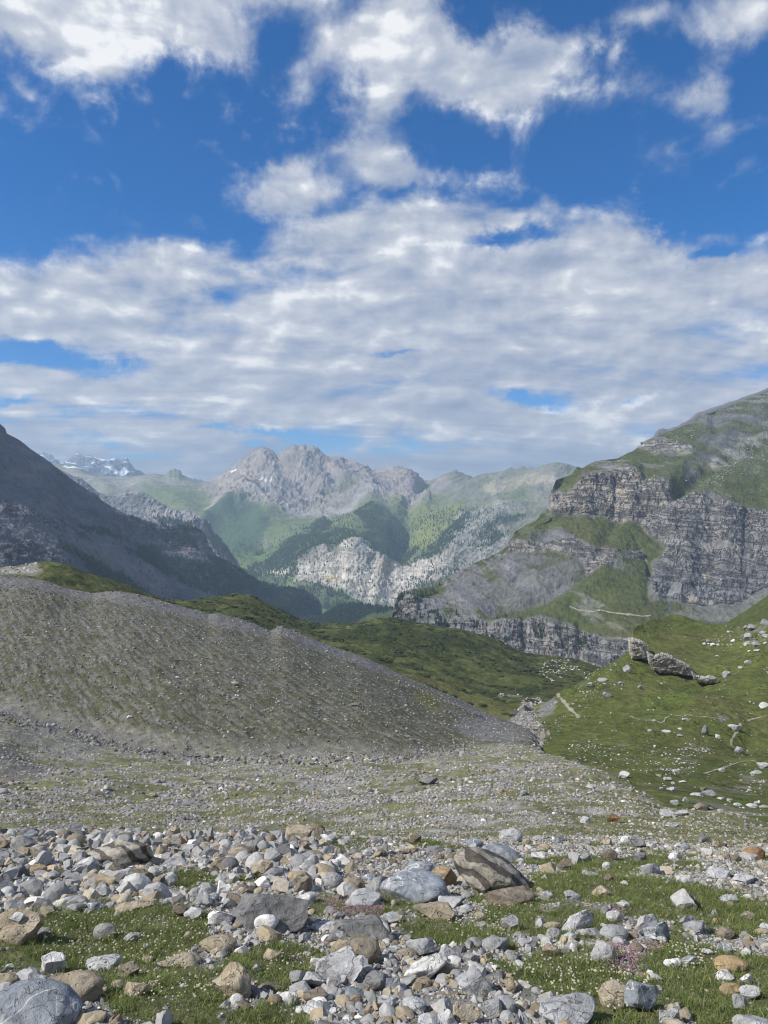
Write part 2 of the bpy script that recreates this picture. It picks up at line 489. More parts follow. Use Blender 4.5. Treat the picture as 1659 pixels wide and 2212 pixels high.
def grid_faces(r, c):
    i = np.arange(r * c).reshape(r, c)
    return np.stack([i[:-1, :-1], i[:-1, 1:], i[1:, 1:], i[1:, :-1]], -1).reshape(-1, 4)

def sheet_obj(name, s, C, mat, label=None):
    o = mesh_obj(name, s.P, grid_faces(*s.P.shape[:2]), mat, col=C)
    o['kind'] = 'structure'
    if label: o['label'] = label
    s.obj = o
    return o

def warp(s, k, px, seed=0):
    """layout coordinates shaken by noise in world metres (grain k), so painted outlines turn ragged"""
    p = s.P / k
    wx = fbm(p[..., 0], p[..., 1], p[..., 2], 4, seed=seed + 3) * px
    wy = fbm(p[..., 0], p[..., 1], p[..., 2], 4, seed=seed + 31) * px
    return s.X + wx, s.Y + wy

def paint(C, mask, col):
    col = np.asarray(col, float)
    return C + (col - C) * mask[..., None]

# colours of the ground covers (base colours, no light in them)
GRASS = np.array((.088, .098, .032)); GRASS_DRY = np.array((.135, .128, .050)); GRASS_DARK = np.array((.034, .044, .016))
ROCK = np.array((.225, .225, .232)); ROCK_WARM = np.array((.30, .265, .215)); ROCK_PALE = np.array((.40, .39, .37)); ROCK_DARK = np.array((.10, .105, .12))
SCREE = np.array((.20, .20, .21)); FOREST = np.array((.018, .032, .018)); SNOW = np.array((.86, .88, .90)); DIRT = np.array((.30, .26, .20))
GRAVEL = np.array((.235, .230, .215))

# ================================================= far mountains with the open valley in front
sil = [(40, 1000), (87, 1003), (117, 1001.5), (140, 1004), (162, 1002.7), (175, 1011.5), (195, 1022.7), (217, 1027.7), (250, 1031), (282, 1030),
       (332, 1024), (360, 1027.7), (364, 1019), (369, 1015), (372, 1018), (377, 1013), (381, 1017), (386, 1016), (392, 1027), (415, 1036), (434, 1042.6), (459, 1040), (466.5, 1034), (484, 1020), (504, 1005), (534, 980),
       (546.5, 970), (566.5, 964), (581.5, 970), (598, 979), (609, 972.6), (635, 961), (646.5, 965), (656.5, 961), (660, 969), (669, 965), (684, 969),
       (699, 982.6), (709, 987.6), (734, 990), (754, 997.6), (774, 1005), (784, 1017.6), (797, 1033), (802, 1023), (824.7, 1016), (841.7, 1010),
       (858.7, 1010), (887, 1017.5), (904, 1031.7), (921, 1037), (946.5, 1031.7), (983, 1016), (1000, 1023), (1023, 1031.7), (1054, 1027.5),
       (1102, 1014.7), (1112, 1017), (1127.7, 1008.5), (1147.5, 1014.7), (1161.6, 1014.7), (1175.8, 1006), (1204, 997.7), (1221, 1002), (1238, 1006.8), (1320, 1040)]
top = depth_over(sil, [(40, 9800), (300, 9500), (459, 9000), (620, 8600), (797, 8400), (850, 8000), (950, 8000), (1240, 6600), (1320, 6400)])
m1 = [(40, 1062, 8300), (300, 1062, 8000), (430, 1075, 7300), (480, 1058, 7600), (560, 1062, 7700), (640, 1080, 7400), (700, 1085, 7400), (800, 1062, 7400), (880, 1085, 6700), (930, 1090, 6700), (1000, 1070, 6600), (1240, 1045, 6000), (1320, 1060, 5900)]
m1b = [(40, 1095, 7200), (300, 1100, 7000), (430, 1105, 6600), (480, 1068, 7300), (560, 1082, 7100), (640, 1120, 6500), (700, 1125, 6500), (770, 1110, 6300), (850, 1110, 6200), (930, 1120, 6100), (1000, 1110, 5900), (1240, 1070, 5400), (1320, 1080, 5300)]
m2 = [(40, 1170, 5900), (450, 1190, 5400), (600, 1165, 5500), (700, 1145, 5600), (780, 1135, 5600), (880, 1168, 5300), (950, 1150, 5300), (1050, 1130, 5100), (1240, 1110, 4800), (1320, 1110, 4700)]
m3 = [(40, 1260, 5100), (450, 1262, 5000), (560, 1248, 4950), (640, 1225, 4850), (680, 1200, 4800), (740, 1195, 4750), (765, 1178, 4750), (795, 1180, 4750), (835, 1206, 4750), (900, 1205, 4700), (960, 1200, 4650), (1050, 1190, 4550), (1240, 1170, 4400), (1320, 1170, 4400)]
m4 = [(40, 1340, 4700), (450, 1330, 4650), (600, 1290, 4600), (640, 1265, 4600), (700, 1275, 4560), (780, 1312, 4500), (830, 1315, 4480), (900, 1315, 4450), (1000, 1290, 4350), (1240, 1270, 4200), (1320, 1270, 4200)]
m5 = [(40, 1430, 4000), (700, 1400, 3900), (850, 1400, 3900), (1320, 1400, 3700)]
s = loft([m5, m4, m3, m2, m1b, m1, top], [24, 74, 52, 60, 44, 66], 40, 1320, 1000, back=(8, 2500, 900), soft=26, hold=4)
P = s.P; n = normals(P)
X, Y = s.X, s.Y
cliff = sstep(seg_dist(X, Y, [(700, 1240), (800, 1245), (900, 1250), (1010, 1235)]), 70, 20)
rockish = np.maximum(poly_mask(X, Y, [(440, 1060), (455, 1030), (560, 940), (700, 940), (800, 1010), (860, 990), (950, 1020), (900, 1050), (930, 1090), (880, 1100), (800, 1090), (700, 1120), (600, 1100), (520, 1080)], 18), cliff)
right = sstep(X, 930, 1010)
q = P / 1000.0
big = fbm(q[..., 0] * 1.1, q[..., 1] * 1.1, q[..., 2] * 1.4, 5, seed=5)
rd = ridged(q[..., 0] * 2.2 + .3 * big, q[..., 1] * 1.3, q[..., 2] * 1.0, 6, .55, seed=11)
# ribs and gullies of the right-hand range run down and to the left
dg = ridged(q[..., 0] * 5.0 + q[..., 2] * -7.0, q[..., 1] * 1.0, q[..., 2] * .8, 5, .55, seed=19)
fine = ridged(q[..., 0] * 9, q[..., 1] * 6, q[..., 2] * 5, 5, .6, seed=23)
fine2 = ridged(q[..., 0] * 26, q[..., 1] * 20, q[..., 2] * 18, 4, .6, seed=25)
vert = ridged(q[..., 0] * 18, q[..., 1] * 6, q[..., 2] * 1.5, 5, .6, seed=29)
edge = 1 - 0.72 * sstep(np.abs(np.arange(P.shape[0]) - (s.nfront - 1)), 14, 0)[:, None]
spurs = [([(566, 964), (590, 1020), (600, 1070), (560, 1120)], 26, 120), ([(640, 965), (660, 1010), (700, 1060)], 24, 110), ([(700, 985), (740, 1030), (760, 1075)], 20, 90), ([(780, 1020), (800, 1060), (800, 1100), (830, 1150)], 26, 150),
         ([(860, 1010), (900, 1050), (860, 1090)], 20, 60), ([(983, 1016), (940, 1070), (915, 1095)], 22, 110), ([(1054, 1028), (1000, 1080), (930, 1150)], 22, 70), ([(1128, 1010), (1060, 1070), (960, 1170)], 20, 60),
         ([(1204, 998), (1130, 1060), (1060, 1130), (980, 1200)], 24, 90), ([(440, 1130), (500, 1070), (545, 1065)], 20, 120), ([(300, 1030), (350, 1070), (440, 1120)], 24, 70), ([(175, 1012), (230, 1060)], 20, 80),
         ([(780, 1130), (700, 1160), (640, 1220)], 40, 60), ([(765, 1175), (770, 1310)], 30, 60), ([(825, 1205), (815, 1300)], 18, 50), ([(600, 975), (560, 1010), (520, 1050)], 16, 60)]
ext = 0
for pts, wd, amp in spurs:
    ext = ext + amp * np.exp(-(seg_dist(X, Y, pts) / wd) ** 2)
gul = 0
for pts, wd, amp in [([(598, 980), (620, 1030), (660, 1070)], 14, 80), ([(870, 1200), (880, 1130), (885, 1090), (925, 1040)], 20, 110), ([(450, 1100), (480, 1200), (560, 1290)], 40, 120), ([(540, 1110), (560, 1180)], 40, 100)]:
    gul = gul + amp * np.exp(-(seg_dist(X, Y, pts) / wd) ** 2)
disp = (big * 35 + (rd - .3) * (30 + 95 * rockish * (1 - cliff)) * (1 - right) + right * (dg - .3) * 48 + (fine - .3) * (9 + 20 * rockish * (1 - .85 * cliff)) + (fine2 - .3) * (4 + 14 * rockish * (1 - .7 * cliff)) + cliff * (vert - .3) * 9 + cliff * (fine - .3) * 7 + cliff * big * 30) * edge + ((fine - .3) * 15 + (fine2 - .3) * 12) * (1 - edge)
s.P = P + n * disp[..., None] + n * ((ext * np.minimum(edge, sstep(np.abs(np.arange(P.shape[0]) - (s.nfront - 1)), 0, 26)[:, None]) - gul * edge))[..., None] * 0.6
P = s.P; n = normals(P)
Xw, Yw = warp(s, 260.0, 9)
q = P / 1000.0
v1 = fbm(q[..., 0] * 6, q[..., 1] * 6, q[..., 2] * 6, 5, .6, seed=41)
v2 = fbm(q[..., 0] * 2 + q[..., 2] * 3, q[..., 1] * 1.2, q[..., 2] * 2, 4, seed=43)
C = np.zeros(P.shape) + np.array((.150, .185, .085))
slope = 1 - n[..., 2]
alt = sstep(Y, 1110, 1030)
C = paint(C, sstep(slope + .25 * v1 + .25 * alt, .52, .74) * .85, (.25, .245, .235))
C = paint(C, sstep(v2 + .5 * alt, .1, .6) * .55, (.27, .25, .215))
C = paint(C, right * sstep(dg, .15, .6) * .75, (.25, .24, .225))
C = paint(C, right * (.35 + .3 * sstep(v2, -.3, .3)), (.17, .185, .13))
C = paint(C, rockish * .93, (.31, .275, .25))
C = paint(C, rockish * sstep(v1, .05, .5) * .7, (.40, .355, .30))
C = paint(C, rockish * sstep(v2, .0, .5) * .6, (.215, .20, .205))
# scree aprons, pale
for pg, col, k in [([(480, 1060), (470, 1040), (540, 1000), (560, 1030), (520, 1070)], (.40, .35, .29), .85), ([(560, 1065), (640, 1040), (680, 1080), (640, 1100), (590, 1085)], (.27, .245, .235), .8),
                (([(795, 1065), (850, 1035), (870, 1050), (840, 1070), (810, 1080)]), (.30, .27, .26), .85), ([(855, 1040), (900, 1050), (920, 1090), (900, 1095), (870, 1070)], (.30, .27, .26), .85),
                ([(925, 1040), (990, 1050), (960, 1075), (935, 1085)], (.29, .26, .25), .8), ([(455, 1110), (430, 1105), (470, 1070), (495, 1060), (475, 1085)], (.40, .36, .29), .8),
                ([(700, 1120), (760, 1085), (840, 1070), (850, 1080), (760, 1110)], (.25, .235, .22), .7)]:
    C = paint(C, poly_mask(Xw, Yw, pg, 7) * k, col)
# green corrie, its shade painted in as darker green, and pastures
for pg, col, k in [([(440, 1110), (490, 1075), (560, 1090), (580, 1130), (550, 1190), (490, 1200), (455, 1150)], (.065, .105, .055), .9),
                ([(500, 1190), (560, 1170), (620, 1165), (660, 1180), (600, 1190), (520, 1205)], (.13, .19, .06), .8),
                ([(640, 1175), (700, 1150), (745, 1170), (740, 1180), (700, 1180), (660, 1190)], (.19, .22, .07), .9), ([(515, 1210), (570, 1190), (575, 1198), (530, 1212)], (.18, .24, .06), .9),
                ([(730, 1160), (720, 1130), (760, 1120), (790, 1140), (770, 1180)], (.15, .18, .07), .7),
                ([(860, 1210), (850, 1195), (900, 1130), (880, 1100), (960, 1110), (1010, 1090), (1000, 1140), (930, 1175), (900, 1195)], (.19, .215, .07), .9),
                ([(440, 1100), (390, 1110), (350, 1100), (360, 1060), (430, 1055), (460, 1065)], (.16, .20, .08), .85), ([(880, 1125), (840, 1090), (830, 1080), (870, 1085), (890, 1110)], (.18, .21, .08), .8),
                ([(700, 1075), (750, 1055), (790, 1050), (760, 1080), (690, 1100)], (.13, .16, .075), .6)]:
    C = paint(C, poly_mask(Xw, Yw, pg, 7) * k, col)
# woods as ground tone (the trees themselves stand on it)
def in_any(X, Y, pgs, f): 
    m = np.zeros(X.shape)
    for pg in pgs: m = np.maximum(m, poly_mask(X, Y, pg, f))
    return m
FAR_WOODS = [[(500, 1225), (560, 1195), (640, 1160), (700, 1150), (770, 1175), (690, 1195), (660, 1235), (620, 1270), (560, 1262), (525, 1240)],
             [(655, 1150), (700, 1130), (715, 1150), (680, 1165)], [(700, 1200), (640, 1190), (690, 1150), (770, 1165), (760, 1185)], [(545, 1178), (590, 1162), (585, 1172), (550, 1182)],
             [(780, 1185), (790, 1160), (770, 1120), (800, 1110), (830, 1150), (870, 1160), (900, 1180), (870, 1205), (820, 1205)],
             [(890, 1210), (960, 1165), (1000, 1125), (1020, 1130), (970, 1200), (940, 1210)], [(1010, 1195), (1080, 1130), (1130, 1120), (1060, 1190)],
             [(640, 1285), (690, 1270), (740, 1280), (760, 1310), (700, 1320), (660, 1300)], [(880, 1250), (960, 1230), (1010, 1215), (960, 1260), (880, 1280)]]
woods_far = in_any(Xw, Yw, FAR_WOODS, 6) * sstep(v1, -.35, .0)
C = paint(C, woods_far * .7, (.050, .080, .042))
C = paint(C, poly_mask(Xw, Yw, [(660, 1270), (760, 1280), (790, 1310), (700, 1335), (650, 1310)], 8) * (.5 + .5 * sstep(v1, -.3, .3)), (.12, .16, .06))
# pale limestone walls
wall = in_any(Xw, Yw, [[(640, 1262), (660, 1232), (690, 1225), (700, 1195), (735, 1205), (750, 1180), (790, 1172), (815, 1200), (840, 1212), (900, 1208), (990, 1200), (1020, 1175), (1090, 1150), (1105, 1185), (1030, 1225), (960, 1245), (900, 1262), (850, 1300), (855, 1320), (780, 1312), (740, 1280), (690, 1268)],
                     [(560, 1232), (600, 1232), (640, 1240), (640, 1250), (590, 1244)], [(960, 1190), (990, 1130), (1050, 1110), (1110, 1100), (1080, 1150), (1010, 1200)]], 6)
streak = fbm(q[..., 0] * 22, q[..., 1] * 8, q[..., 2] * 4, 4, .6, seed=51)
C = paint(C, wall * .95, (.60, .56, .48))
C = paint(C, wall * sstep(streak, .05, .5) * .55, (.36, .35, .34))
C = paint(C, wall * sstep(X, 925, 985) * .85, (.25, .26, .235))  # right part of the wall greyed, its shade painted into the colour
C = paint(C, wall * sstep(v1, .15, .5) * .7, (.12, .15, .07))
C = paint(C, in_any(Xw, Yw, [[(815, 1225), (835, 1215), (845, 1240), (830, 1255), (815, 1250)], [(700, 1255), (720, 1248), (740, 1262), (700, 1265)]], 5) * .8, (.58, .47, .29))
C = paint(C, in_any(Xw, Yw, [[(690, 1110), (760, 1100), (790, 1070), (840, 1065), (840, 1080), (800, 1092), (760, 1118), (690, 1122), (620, 1120), (590, 1080), (520, 1070), (520, 1062), (600, 1072), (625, 1100)]], 5) * (.45 + .5 * sstep(streak, -.3, .4)), (.36, .35, .34))
C = paint(C, poly_mask(Xw, Yw, [(1040, 1060), (1100, 1045), (1200, 1030), (1200, 1050), (1120, 1062), (1060, 1080)], 6) * .6, (.40, .355, .27))
C = paint(C, poly_mask(Xw, Yw, [(30, 1015), (110, 1005), (200, 1030), (330, 1030), (450, 1045), (460, 1060), (420, 1058), (330, 1045), (270, 1060), (220, 1060), (150, 1030)], 9) * (.4 + .4 * sstep(v1, -.2, .3)), (.38, .34, .27))
snowp = in_any(X + (Xw - X) * .4, Y + (Yw - Y) * .4, [[(500, 1024), (513, 1018), (516, 1021), (504, 1028)], [(559, 1046), (568, 1039), (573, 1042), (566, 1048)], [(572, 1046), (579, 1043), (578, 1052), (574, 1052)],
              [(585, 1060), (591, 1053), (592, 1056), (588, 1062)], [(494, 1036), (498, 1034), (496, 1039)], [(541, 1067), (547, 1065), (546, 1069)], [(609, 1068), (612, 1066), (612, 1072)], [(136, 1008), (142, 1004), (150, 1008), (178, 1012), (176, 1016), (150, 1012)]], 1.3)
C = paint(C, snowp, SNOW)
C *= (1 + .16 * v1)[..., None]
M_far = terrain_mat('far_slopes', 45.0, .7, .34, vert=.6, dist=14., wall=60., wk=.7)
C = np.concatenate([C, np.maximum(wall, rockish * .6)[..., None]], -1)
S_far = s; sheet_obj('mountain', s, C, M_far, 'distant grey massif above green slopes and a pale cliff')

# ================================================= snow-streaked peaks on the left horizon
sil = [(60, 985), (87.5, 977.7), (95, 976.5), (104, 979), (116, 982.7), (117.5, 992.7), (127, 995), (137.5, 1002.7), (150, 992.7), (160, 982.7), (169, 977.2), (175, 981.5), (190, 984), (215, 990), (237.5, 994),
       (240, 991.5), (247.5, 990), (258, 992), (275, 989.5), (279, 999), (290, 1012.7), (305, 1024), (340, 1040), (380, 1034), (400, 1028), (410, 1033), (430, 1042), (460, 1050)]
s = loft([[(50, 1080, 10600), (460, 1080, 10600)], [(50, 1030, 11500), (460, 1052, 11500)], [(x, y, 12300) for x, y in sil]], [10, 40], 50, 460, 420, back=(6, 2000, 700))
P = s.P; n = normals(P); q = P / 1000.0
e2 = 1 - .8 * sstep(np.abs(np.arange(P.shape[0]) - (s.nfront - 1)), 10, 0)[:, None]
f1 = ridged(q[..., 0] * 3, q[..., 1] * 2, q[..., 2] * 3, 6, .6, seed=61)
s.P = P + n * ((f1 - .3) * 130 * e2)[..., None]
st = fbm(q[..., 0] * 2.5, q[..., 1], q[..., 2] * 22 + q[..., 0] * 5, 5, .6, seed=63)
C = np.zeros(P.shape) + np.array((.17, .19, .23))
Xw, Yw = warp(s, 300., 4)
C = paint(C, sstep(st, .12, .3) * sstep(s.Y, 1030, 1000), SNOW)
C = paint(C, in_any(Xw, Yw, [[(245, 1020), (270, 1012), (285, 1022), (270, 1027), (245, 1026)], [(225, 1010), (232, 1008), (245, 1018), (240, 1020)], [(236, 994), (250, 990), (246, 998)], [(395, 1032), (402, 1028), (412, 1036), (400, 1040)],
                           [(118, 994), (128, 996), (140, 1004), (135, 1008), (122, 1000)]], 2), SNOW)
sheet_obj('mountain', s, C, terrain_mat('snowy_rock', 60., .5, .25), 'snow-streaked dark peaks on the far left horizon')

# ================================================= grey ridge in the middle distance, left
sil = [(100, 1000), (150, 1024), (158, 1029), (175, 1034), (212, 1065), (240, 1074), (255, 1067.7), (277.5, 1059), (290, 1061.5), (320, 1067.7), (335, 1080), (360, 1095), (384, 1104), (404, 1101),
       (421.5, 1107.6), (439, 1120), (454, 1127.6), (459, 1145), (469, 1165), (484, 1185), (496.5, 1197.6), (511.5, 1210), (518, 1225), (530, 1262), (560, 1330)]
s = loft([[(100, 1280, 3900), (560, 1380, 4300)], [(100, 1180, 4200), (430, 1185, 4400), (470, 1205, 4450), (560, 1350, 4400)], [(100, 1090, 4600), (250, 1110, 4600), (320, 1120, 4600), (384, 1135, 4550), (430, 1150, 4500), (459, 1175, 4500), (520, 1240, 4450), (560, 1340, 4430)],
          [(x, y, 4900 - (x - 100) * .9) for x, y in sil]], [16, 40, 54], 100, 560, 420, back=(8, 900, 500))
P = s.P; n = normals(P); q = P / 1000.0
e2 = 1 - .75 * sstep(np.abs(np.arange(P.shape[0]) - (s.nfront - 1)), 10, 0)[:, None]
f1 = ridged(q[..., 0] * 5, q[..., 1] * 4, q[..., 2] * 2.5, 6, .6, seed=71)
f2 = ridged(q[..., 0] * 16, q[..., 1] * 12, q[..., 2] * 4, 5, .6, seed=73)
s.P = P + n * (((f1 - .3) * 45 + (f2 - .3) * 18) * e2)[..., None]
v1 = fbm(q[..., 0] * 10, q[..., 1] * 10, q[..., 2] * 10, 5, .6, seed=75)
Xw, Yw = warp(s, 120., 8)
C = np.zeros(P.shape) + np.array((.22, .22, .225))
C = paint(C, sstep(v1, .0, .5) * .5, (.13, .15, .09))
C = paint(C, in_any(Xw, Yw, [[(315, 1090), (380, 1105), (430, 1118), (455, 1132), (455, 1142), (400, 1132), (350, 1130), (310, 1120)], [(250, 1070), (300, 1062), (280, 1080)], [(440, 1180), (500, 1200), (510, 1218), (470, 1200)]], 5) * (.6 + .4 * sstep(v1, -.4, .2)), (.37, .355, .34))
C = paint(C, in_any(Xw, Yw, [[(440, 1125), (458, 1135), (470, 1165), (500, 1205), (515, 1235), (470, 1200), (445, 1160)]], 5) * .75, (.05, .07, .05))
C = paint(C, poly_mask(Xw, Yw, [(140, 1020), (180, 1035), (215, 1068), (200, 1075), (150, 1045)], 4) * .8, (.15, .155, .18))
C = np.concatenate([C, np.full(C.shape[:2] + (1,), .7)], -1)
S_mid = s; sheet_obj('mountain', s, C, terrain_mat('grey_ridge', 25., .6, .35, wall=45.), 'grey rocky ridge behind the dark left mountain')

# ================================================= wooded hill at the mouth of the valley
s = loft([[(640, 1420, 2500), (900, 1420, 2500)], [(640, 1365, 2650), (900, 1365, 2650)], [(640, 1345, 2900), (690, 1334, 2900), (716, 1316, 2900), (728, 1308, 2900), (759, 1303, 2900), (799, 1308, 2850), (850, 1313, 2800), (900, 1320, 2800)]], [10, 24], 640, 900, 150, back=(6, 500, 250))
q = s.P / 1000.
s.P = s.P + np.array((0, 0, 1.)) * (fbm(q[..., 0] * 12, q[..., 1] * 12, None, 4, seed=81) * 7)[..., None]
v1 = fbm(q[..., 0] * 20, q[..., 1] * 20, q[..., 2] * 20, 4, seed=82)
C = np.zeros(s.P.shape) + np.array((.03, .045, .028)); C = paint(C, poly_mask(s.X, s.Y, [(770, 1345), (790, 1328), (860, 1318), (900, 1330), (860, 1350)], 4) * .8, (.08, .11, .04))
S_wood = s; sheet_obj('hill', s, C, terrain_mat('wooded_floor', 14., .5, .3), 'dark wooded hill at the mouth of the valley')

# ================================================= left mountain
sil = [(-260, 700), (-120, 800), (-30, 890), (0, 915), (12, 925), (15, 936.5), (45, 951.5), (67.5, 970), (85, 982.7), (105, 997.7), (130, 1017.7), (155, 1037.7), (185, 1057.7), (207.5, 1070), (220, 1082.7), (250, 1100), (275, 1112.7), (307.5, 1122.7),
       (350, 1134), (375, 1137.7), (409, 1136), (429, 1142.6), (443, 1152.6), (449, 1175), (459, 1190), (471.5, 1205), (496.5, 1217.6), (516.5, 1227.6), (536.5, 1242.6), (554, 1257.6), (584, 1262.6),
       (616.5, 1267.6), (654, 1274), (671.5, 1282.6), (689, 1297.6), (694, 1315), (702, 1350), (720, 1400)]
top = depth_over(sil, [(-260, 1800), (0, 2100), (250, 2600), (430, 3000), (690, 3500), (720, 3500)])
c2 = [(-260, 900, 1600), (0, 1060, 1850), (60, 1085, 1900), (130, 1120, 2050), (200, 1150, 2200), (260, 1175, 2400), (330, 1190, 2600), (400, 1195, 2750), (445, 1200, 2800), (520, 1250, 3000), (600, 1285, 3200), (694, 1335, 3380), (720, 1420, 3400)]
c1 = [(-260, 1120, 1300), (0, 1165, 1450), (120, 1185, 1650), (250, 1230, 2000), (380, 1262, 2400), (480, 1290, 2700), (600, 1310, 3000), (694, 1350, 3300), (720, 1440, 3300)]
c0 = [(-260, 1330, 1000), (0, 1330, 1100), (250, 1370, 1500), (480, 1400, 2200), (600, 1400, 2500), (694, 1420, 3000), (720, 1460, 3000)]
s = loft([c0, c1, c2, top], [70, 66, 110], -260, 720, 760, back=(8, 700, 500))
P = s.P; n = normals(P); X, Y = s.X, s.Y; q = P / 1000.0
e2 = 1 - .7 * sstep(np.abs(np.arange(P.shape[0]) - (s.nfront - 1)), 14, 0)[:, None]
cl = in_any(X, Y, [[(230, 1105), (300, 1122), (380, 1138), (430, 1142), (450, 1160), (462, 1195), (400, 1200), (330, 1190), (270, 1175), (235, 1140)], [(0, 1080), (120, 1125), (200, 1150), (190, 1170), (100, 1150), (0, 1110)],
                    [(0, 1180), (60, 1170), (120, 1200), (130, 1230), (0, 1230)], [(360, 1230), (450, 1210), (520, 1250), (480, 1290), (420, 1290)]], 8)
f1 = ridged(q[..., 0] * 3 - q[..., 2] * 3, q[..., 1] * 2, q[..., 2] * 2, 6, .55, seed=91)
f2 = ridged(q[..., 0] * 22, q[..., 1] * 14, q[..., 2] * 5, 5, .6, seed=93)
f3 = ridged(q[..., 0] * 14, q[..., 1] * 12, q[..., 2] * 14, 5, .6, seed=95)
strata = noise3(q[..., 2] * 34 + q[..., 0] * 13, q[..., 0] * 1.5, q[..., 1] * 1.5, seed=97)
s.P = P + n * (((f1 - .3) * 22 + (f3 - .3) * 9 + cl * ((f2 - .3) * 16 + strata * 5)) * e2)[..., None]
v1 = fbm(q[..., 0] * 12, q[..., 1] * 12, q[..., 2] * 12, 5, .6, seed=98)
band = fbm(q[..., 0] * 3 + q[..., 2] * 8, q[..., 1] * 3, q[..., 2] * 24 + q[..., 0] * 14, 5, .6, seed=99)
Xw, Yw = warp(s, 90., 9)
C = np.zeros(P.shape) + np.array((.118, .121, .142))
C = paint(C, sstep(band, .0, .4) * .6, (.205, .195, .20))
C = paint(C, sstep(-band, .05, .4) * .65, (.075, .077, .092))
C = paint(C, cl * .6 * sstep(v1, -.3, .4), (.23, .21, .205))
C = paint(C, in_any(Xw, Yw, [[(330, 1170), (400, 1180), (440, 1200), (430, 1210), (370, 1190), (320, 1185)], [(405, 1160), (440, 1155), (455, 1200), (415, 1195)]], 6) * .6, (.30, .235, .205))
C = paint(C, in_any(Xw, Yw, [[(0, 1115), (50, 1150), (110, 1190), (140, 1220), (80, 1205), (30, 1160), (0, 1140)], [(20, 1100), (60, 1120), (100, 1130), (60, 1123)], [(150, 1170), (230, 1170), (350, 1240), (380, 1290), (300, 1270), (230, 1220)]], 8) * .7, (.205, .195, .19))
C = paint(C, in_any(Xw, Yw, [[(60, 1150), (120, 1200), (70, 1185), (30, 1165)], [(0, 1170), (60, 1190), (120, 1205), (130, 1225), (0, 1235)]], 6) * .5 * sstep(v1, -.1, .3), (.085, .09, .105))
LEFT_WOODS = [[(120, 1178), (160, 1195), (220, 1225), (290, 1262), (340, 1300), (240, 1275), (180, 1230)], [(275, 1185), (340, 1188), (350, 1205), (440, 1225), (470, 1240), (480, 1285), (400, 1270), (330, 1225)],
              [(345, 1155), (420, 1160), (425, 1195), (385, 1180), (350, 1172)], [(350, 1133), (410, 1136), (435, 1146), (430, 1152), (380, 1145)], [(445, 1205), (480, 1212), (540, 1245), (560, 1262), (640, 1272), (690, 1300), (690, 1330), (600, 1330), (500, 1330), (470, 1300), (480, 1260)],
              [(165, 1145), (230, 1150), (270, 1165), (220, 1158)]]
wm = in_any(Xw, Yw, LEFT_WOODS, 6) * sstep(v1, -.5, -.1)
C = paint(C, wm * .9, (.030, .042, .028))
C = paint(C, in_any(Xw, Yw, [[(165, 1180), (210, 1195), (280, 1240), (330, 1275), (290, 1262), (210, 1215)]], 8) * .55, (.075, .095, .045))
C = paint(C, in_any(Xw, Yw, [[(640, 1290), (670, 1300), (680, 1320), (645, 1310)], [(400, 1235), (440, 1240), (470, 1270), (440, 1270)]], 6) * .6 * sstep(v1, -.2, .3), (.22, .205, .205))
C = np.concatenate([C, np.maximum(cl, .35)[..., None]], -1)
S_left = s; sheet_obj('mountain', s, C, terrain_mat('dark_rock_slope', 16., 1.0, .45, dist=9., wall=34.), 'dark bare mountain slope filling the left side')

# ================================================= right mountain
# far dark ridge behind it
s = loft([[(1380, 1010, 3400), (2100, 800, 3600)], [(1380, 960, 3500), (1412, 945, 3500), (1424, 928, 3500), (1432, 926, 3500), (1442, 930, 3500), (1464, 922, 3500), (1482, 913, 3500), (1503.5, 896, 3500), (1534, 884, 3500), (1565, 875, 3500), (1610, 859.6, 3500), (1659, 839.7, 3500), (1800, 790, 3600), (2100, 700, 3700)]], [20], 1385, 2100, 200, back=(6, 900, 700))
q = s.P / 1000.
s.P = s.P + normals(s.P) * (ridged(q[..., 0] * 8, q[..., 1] * 8, q[..., 2] * 8, 5, seed=101) * 10)[..., None]
C = np.zeros(s.P.shape) + np.array((.15, .148, .15))
sheet_obj('mountain', s, C, terrain_mat('dark_ridge', 20., .7, .25), 'dark ridge rising behind the right mountain')

sil = [(836, 1420), (843, 1345), (849, 1329), (853, 1301), (864, 1280), (881, 1276), (927, 1272), (955, 1262), (983, 1241), (1023, 1218.5), (1065, 1199), (1094, 1189), (1103.6, 1182), (1105, 1168), (1112, 1149),
       (1145, 1131), (1176, 1111), (1186, 1100), (1193, 1074), (1195.6, 1051.5), (1201, 1037), (1238, 1024.6), (1247, 1008), (1258, 1012), (1283, 997.5), (1300, 994), (1335.5, 989.5), (1366, 975.7), (1384, 963), (1412, 946),
       (1440, 934), (1473, 921), (1497, 911.5), (1519, 895), (1540, 885.5), (1580, 878), (1604, 866), (1659, 847), (1800, 790), (2100, 660)]
top = depth_over(sil, [(836, 1660), (881, 1760), (1103, 1860), (1195, 1940), (1250, 2080), (1400, 2400), (1659, 2800), (2100, 3000)])
c3 = [(836, 1430, 1650), (850, 1330, 1650), (881, 1290, 1710), (938, 1280, 1760), (1023, 1228, 1800), (1094, 1197, 1825), (1112, 1158, 1840), (1186, 1106, 1890), (1195, 1058, 1915), (1204, 1063, 1910), (1238, 1062, 1905), (1253, 1034, 1920), (1299, 1020, 1940), (1351, 1010, 1960), (1378, 1022, 1950), (1390, 1043, 1930),
      (1442, 1044, 1900), (1458, 1067, 1870), (1519, 1077, 1850), (1580, 1090, 1820), (1641, 1104, 1800), (1800, 1120, 1750), (2100, 1120, 1650)]
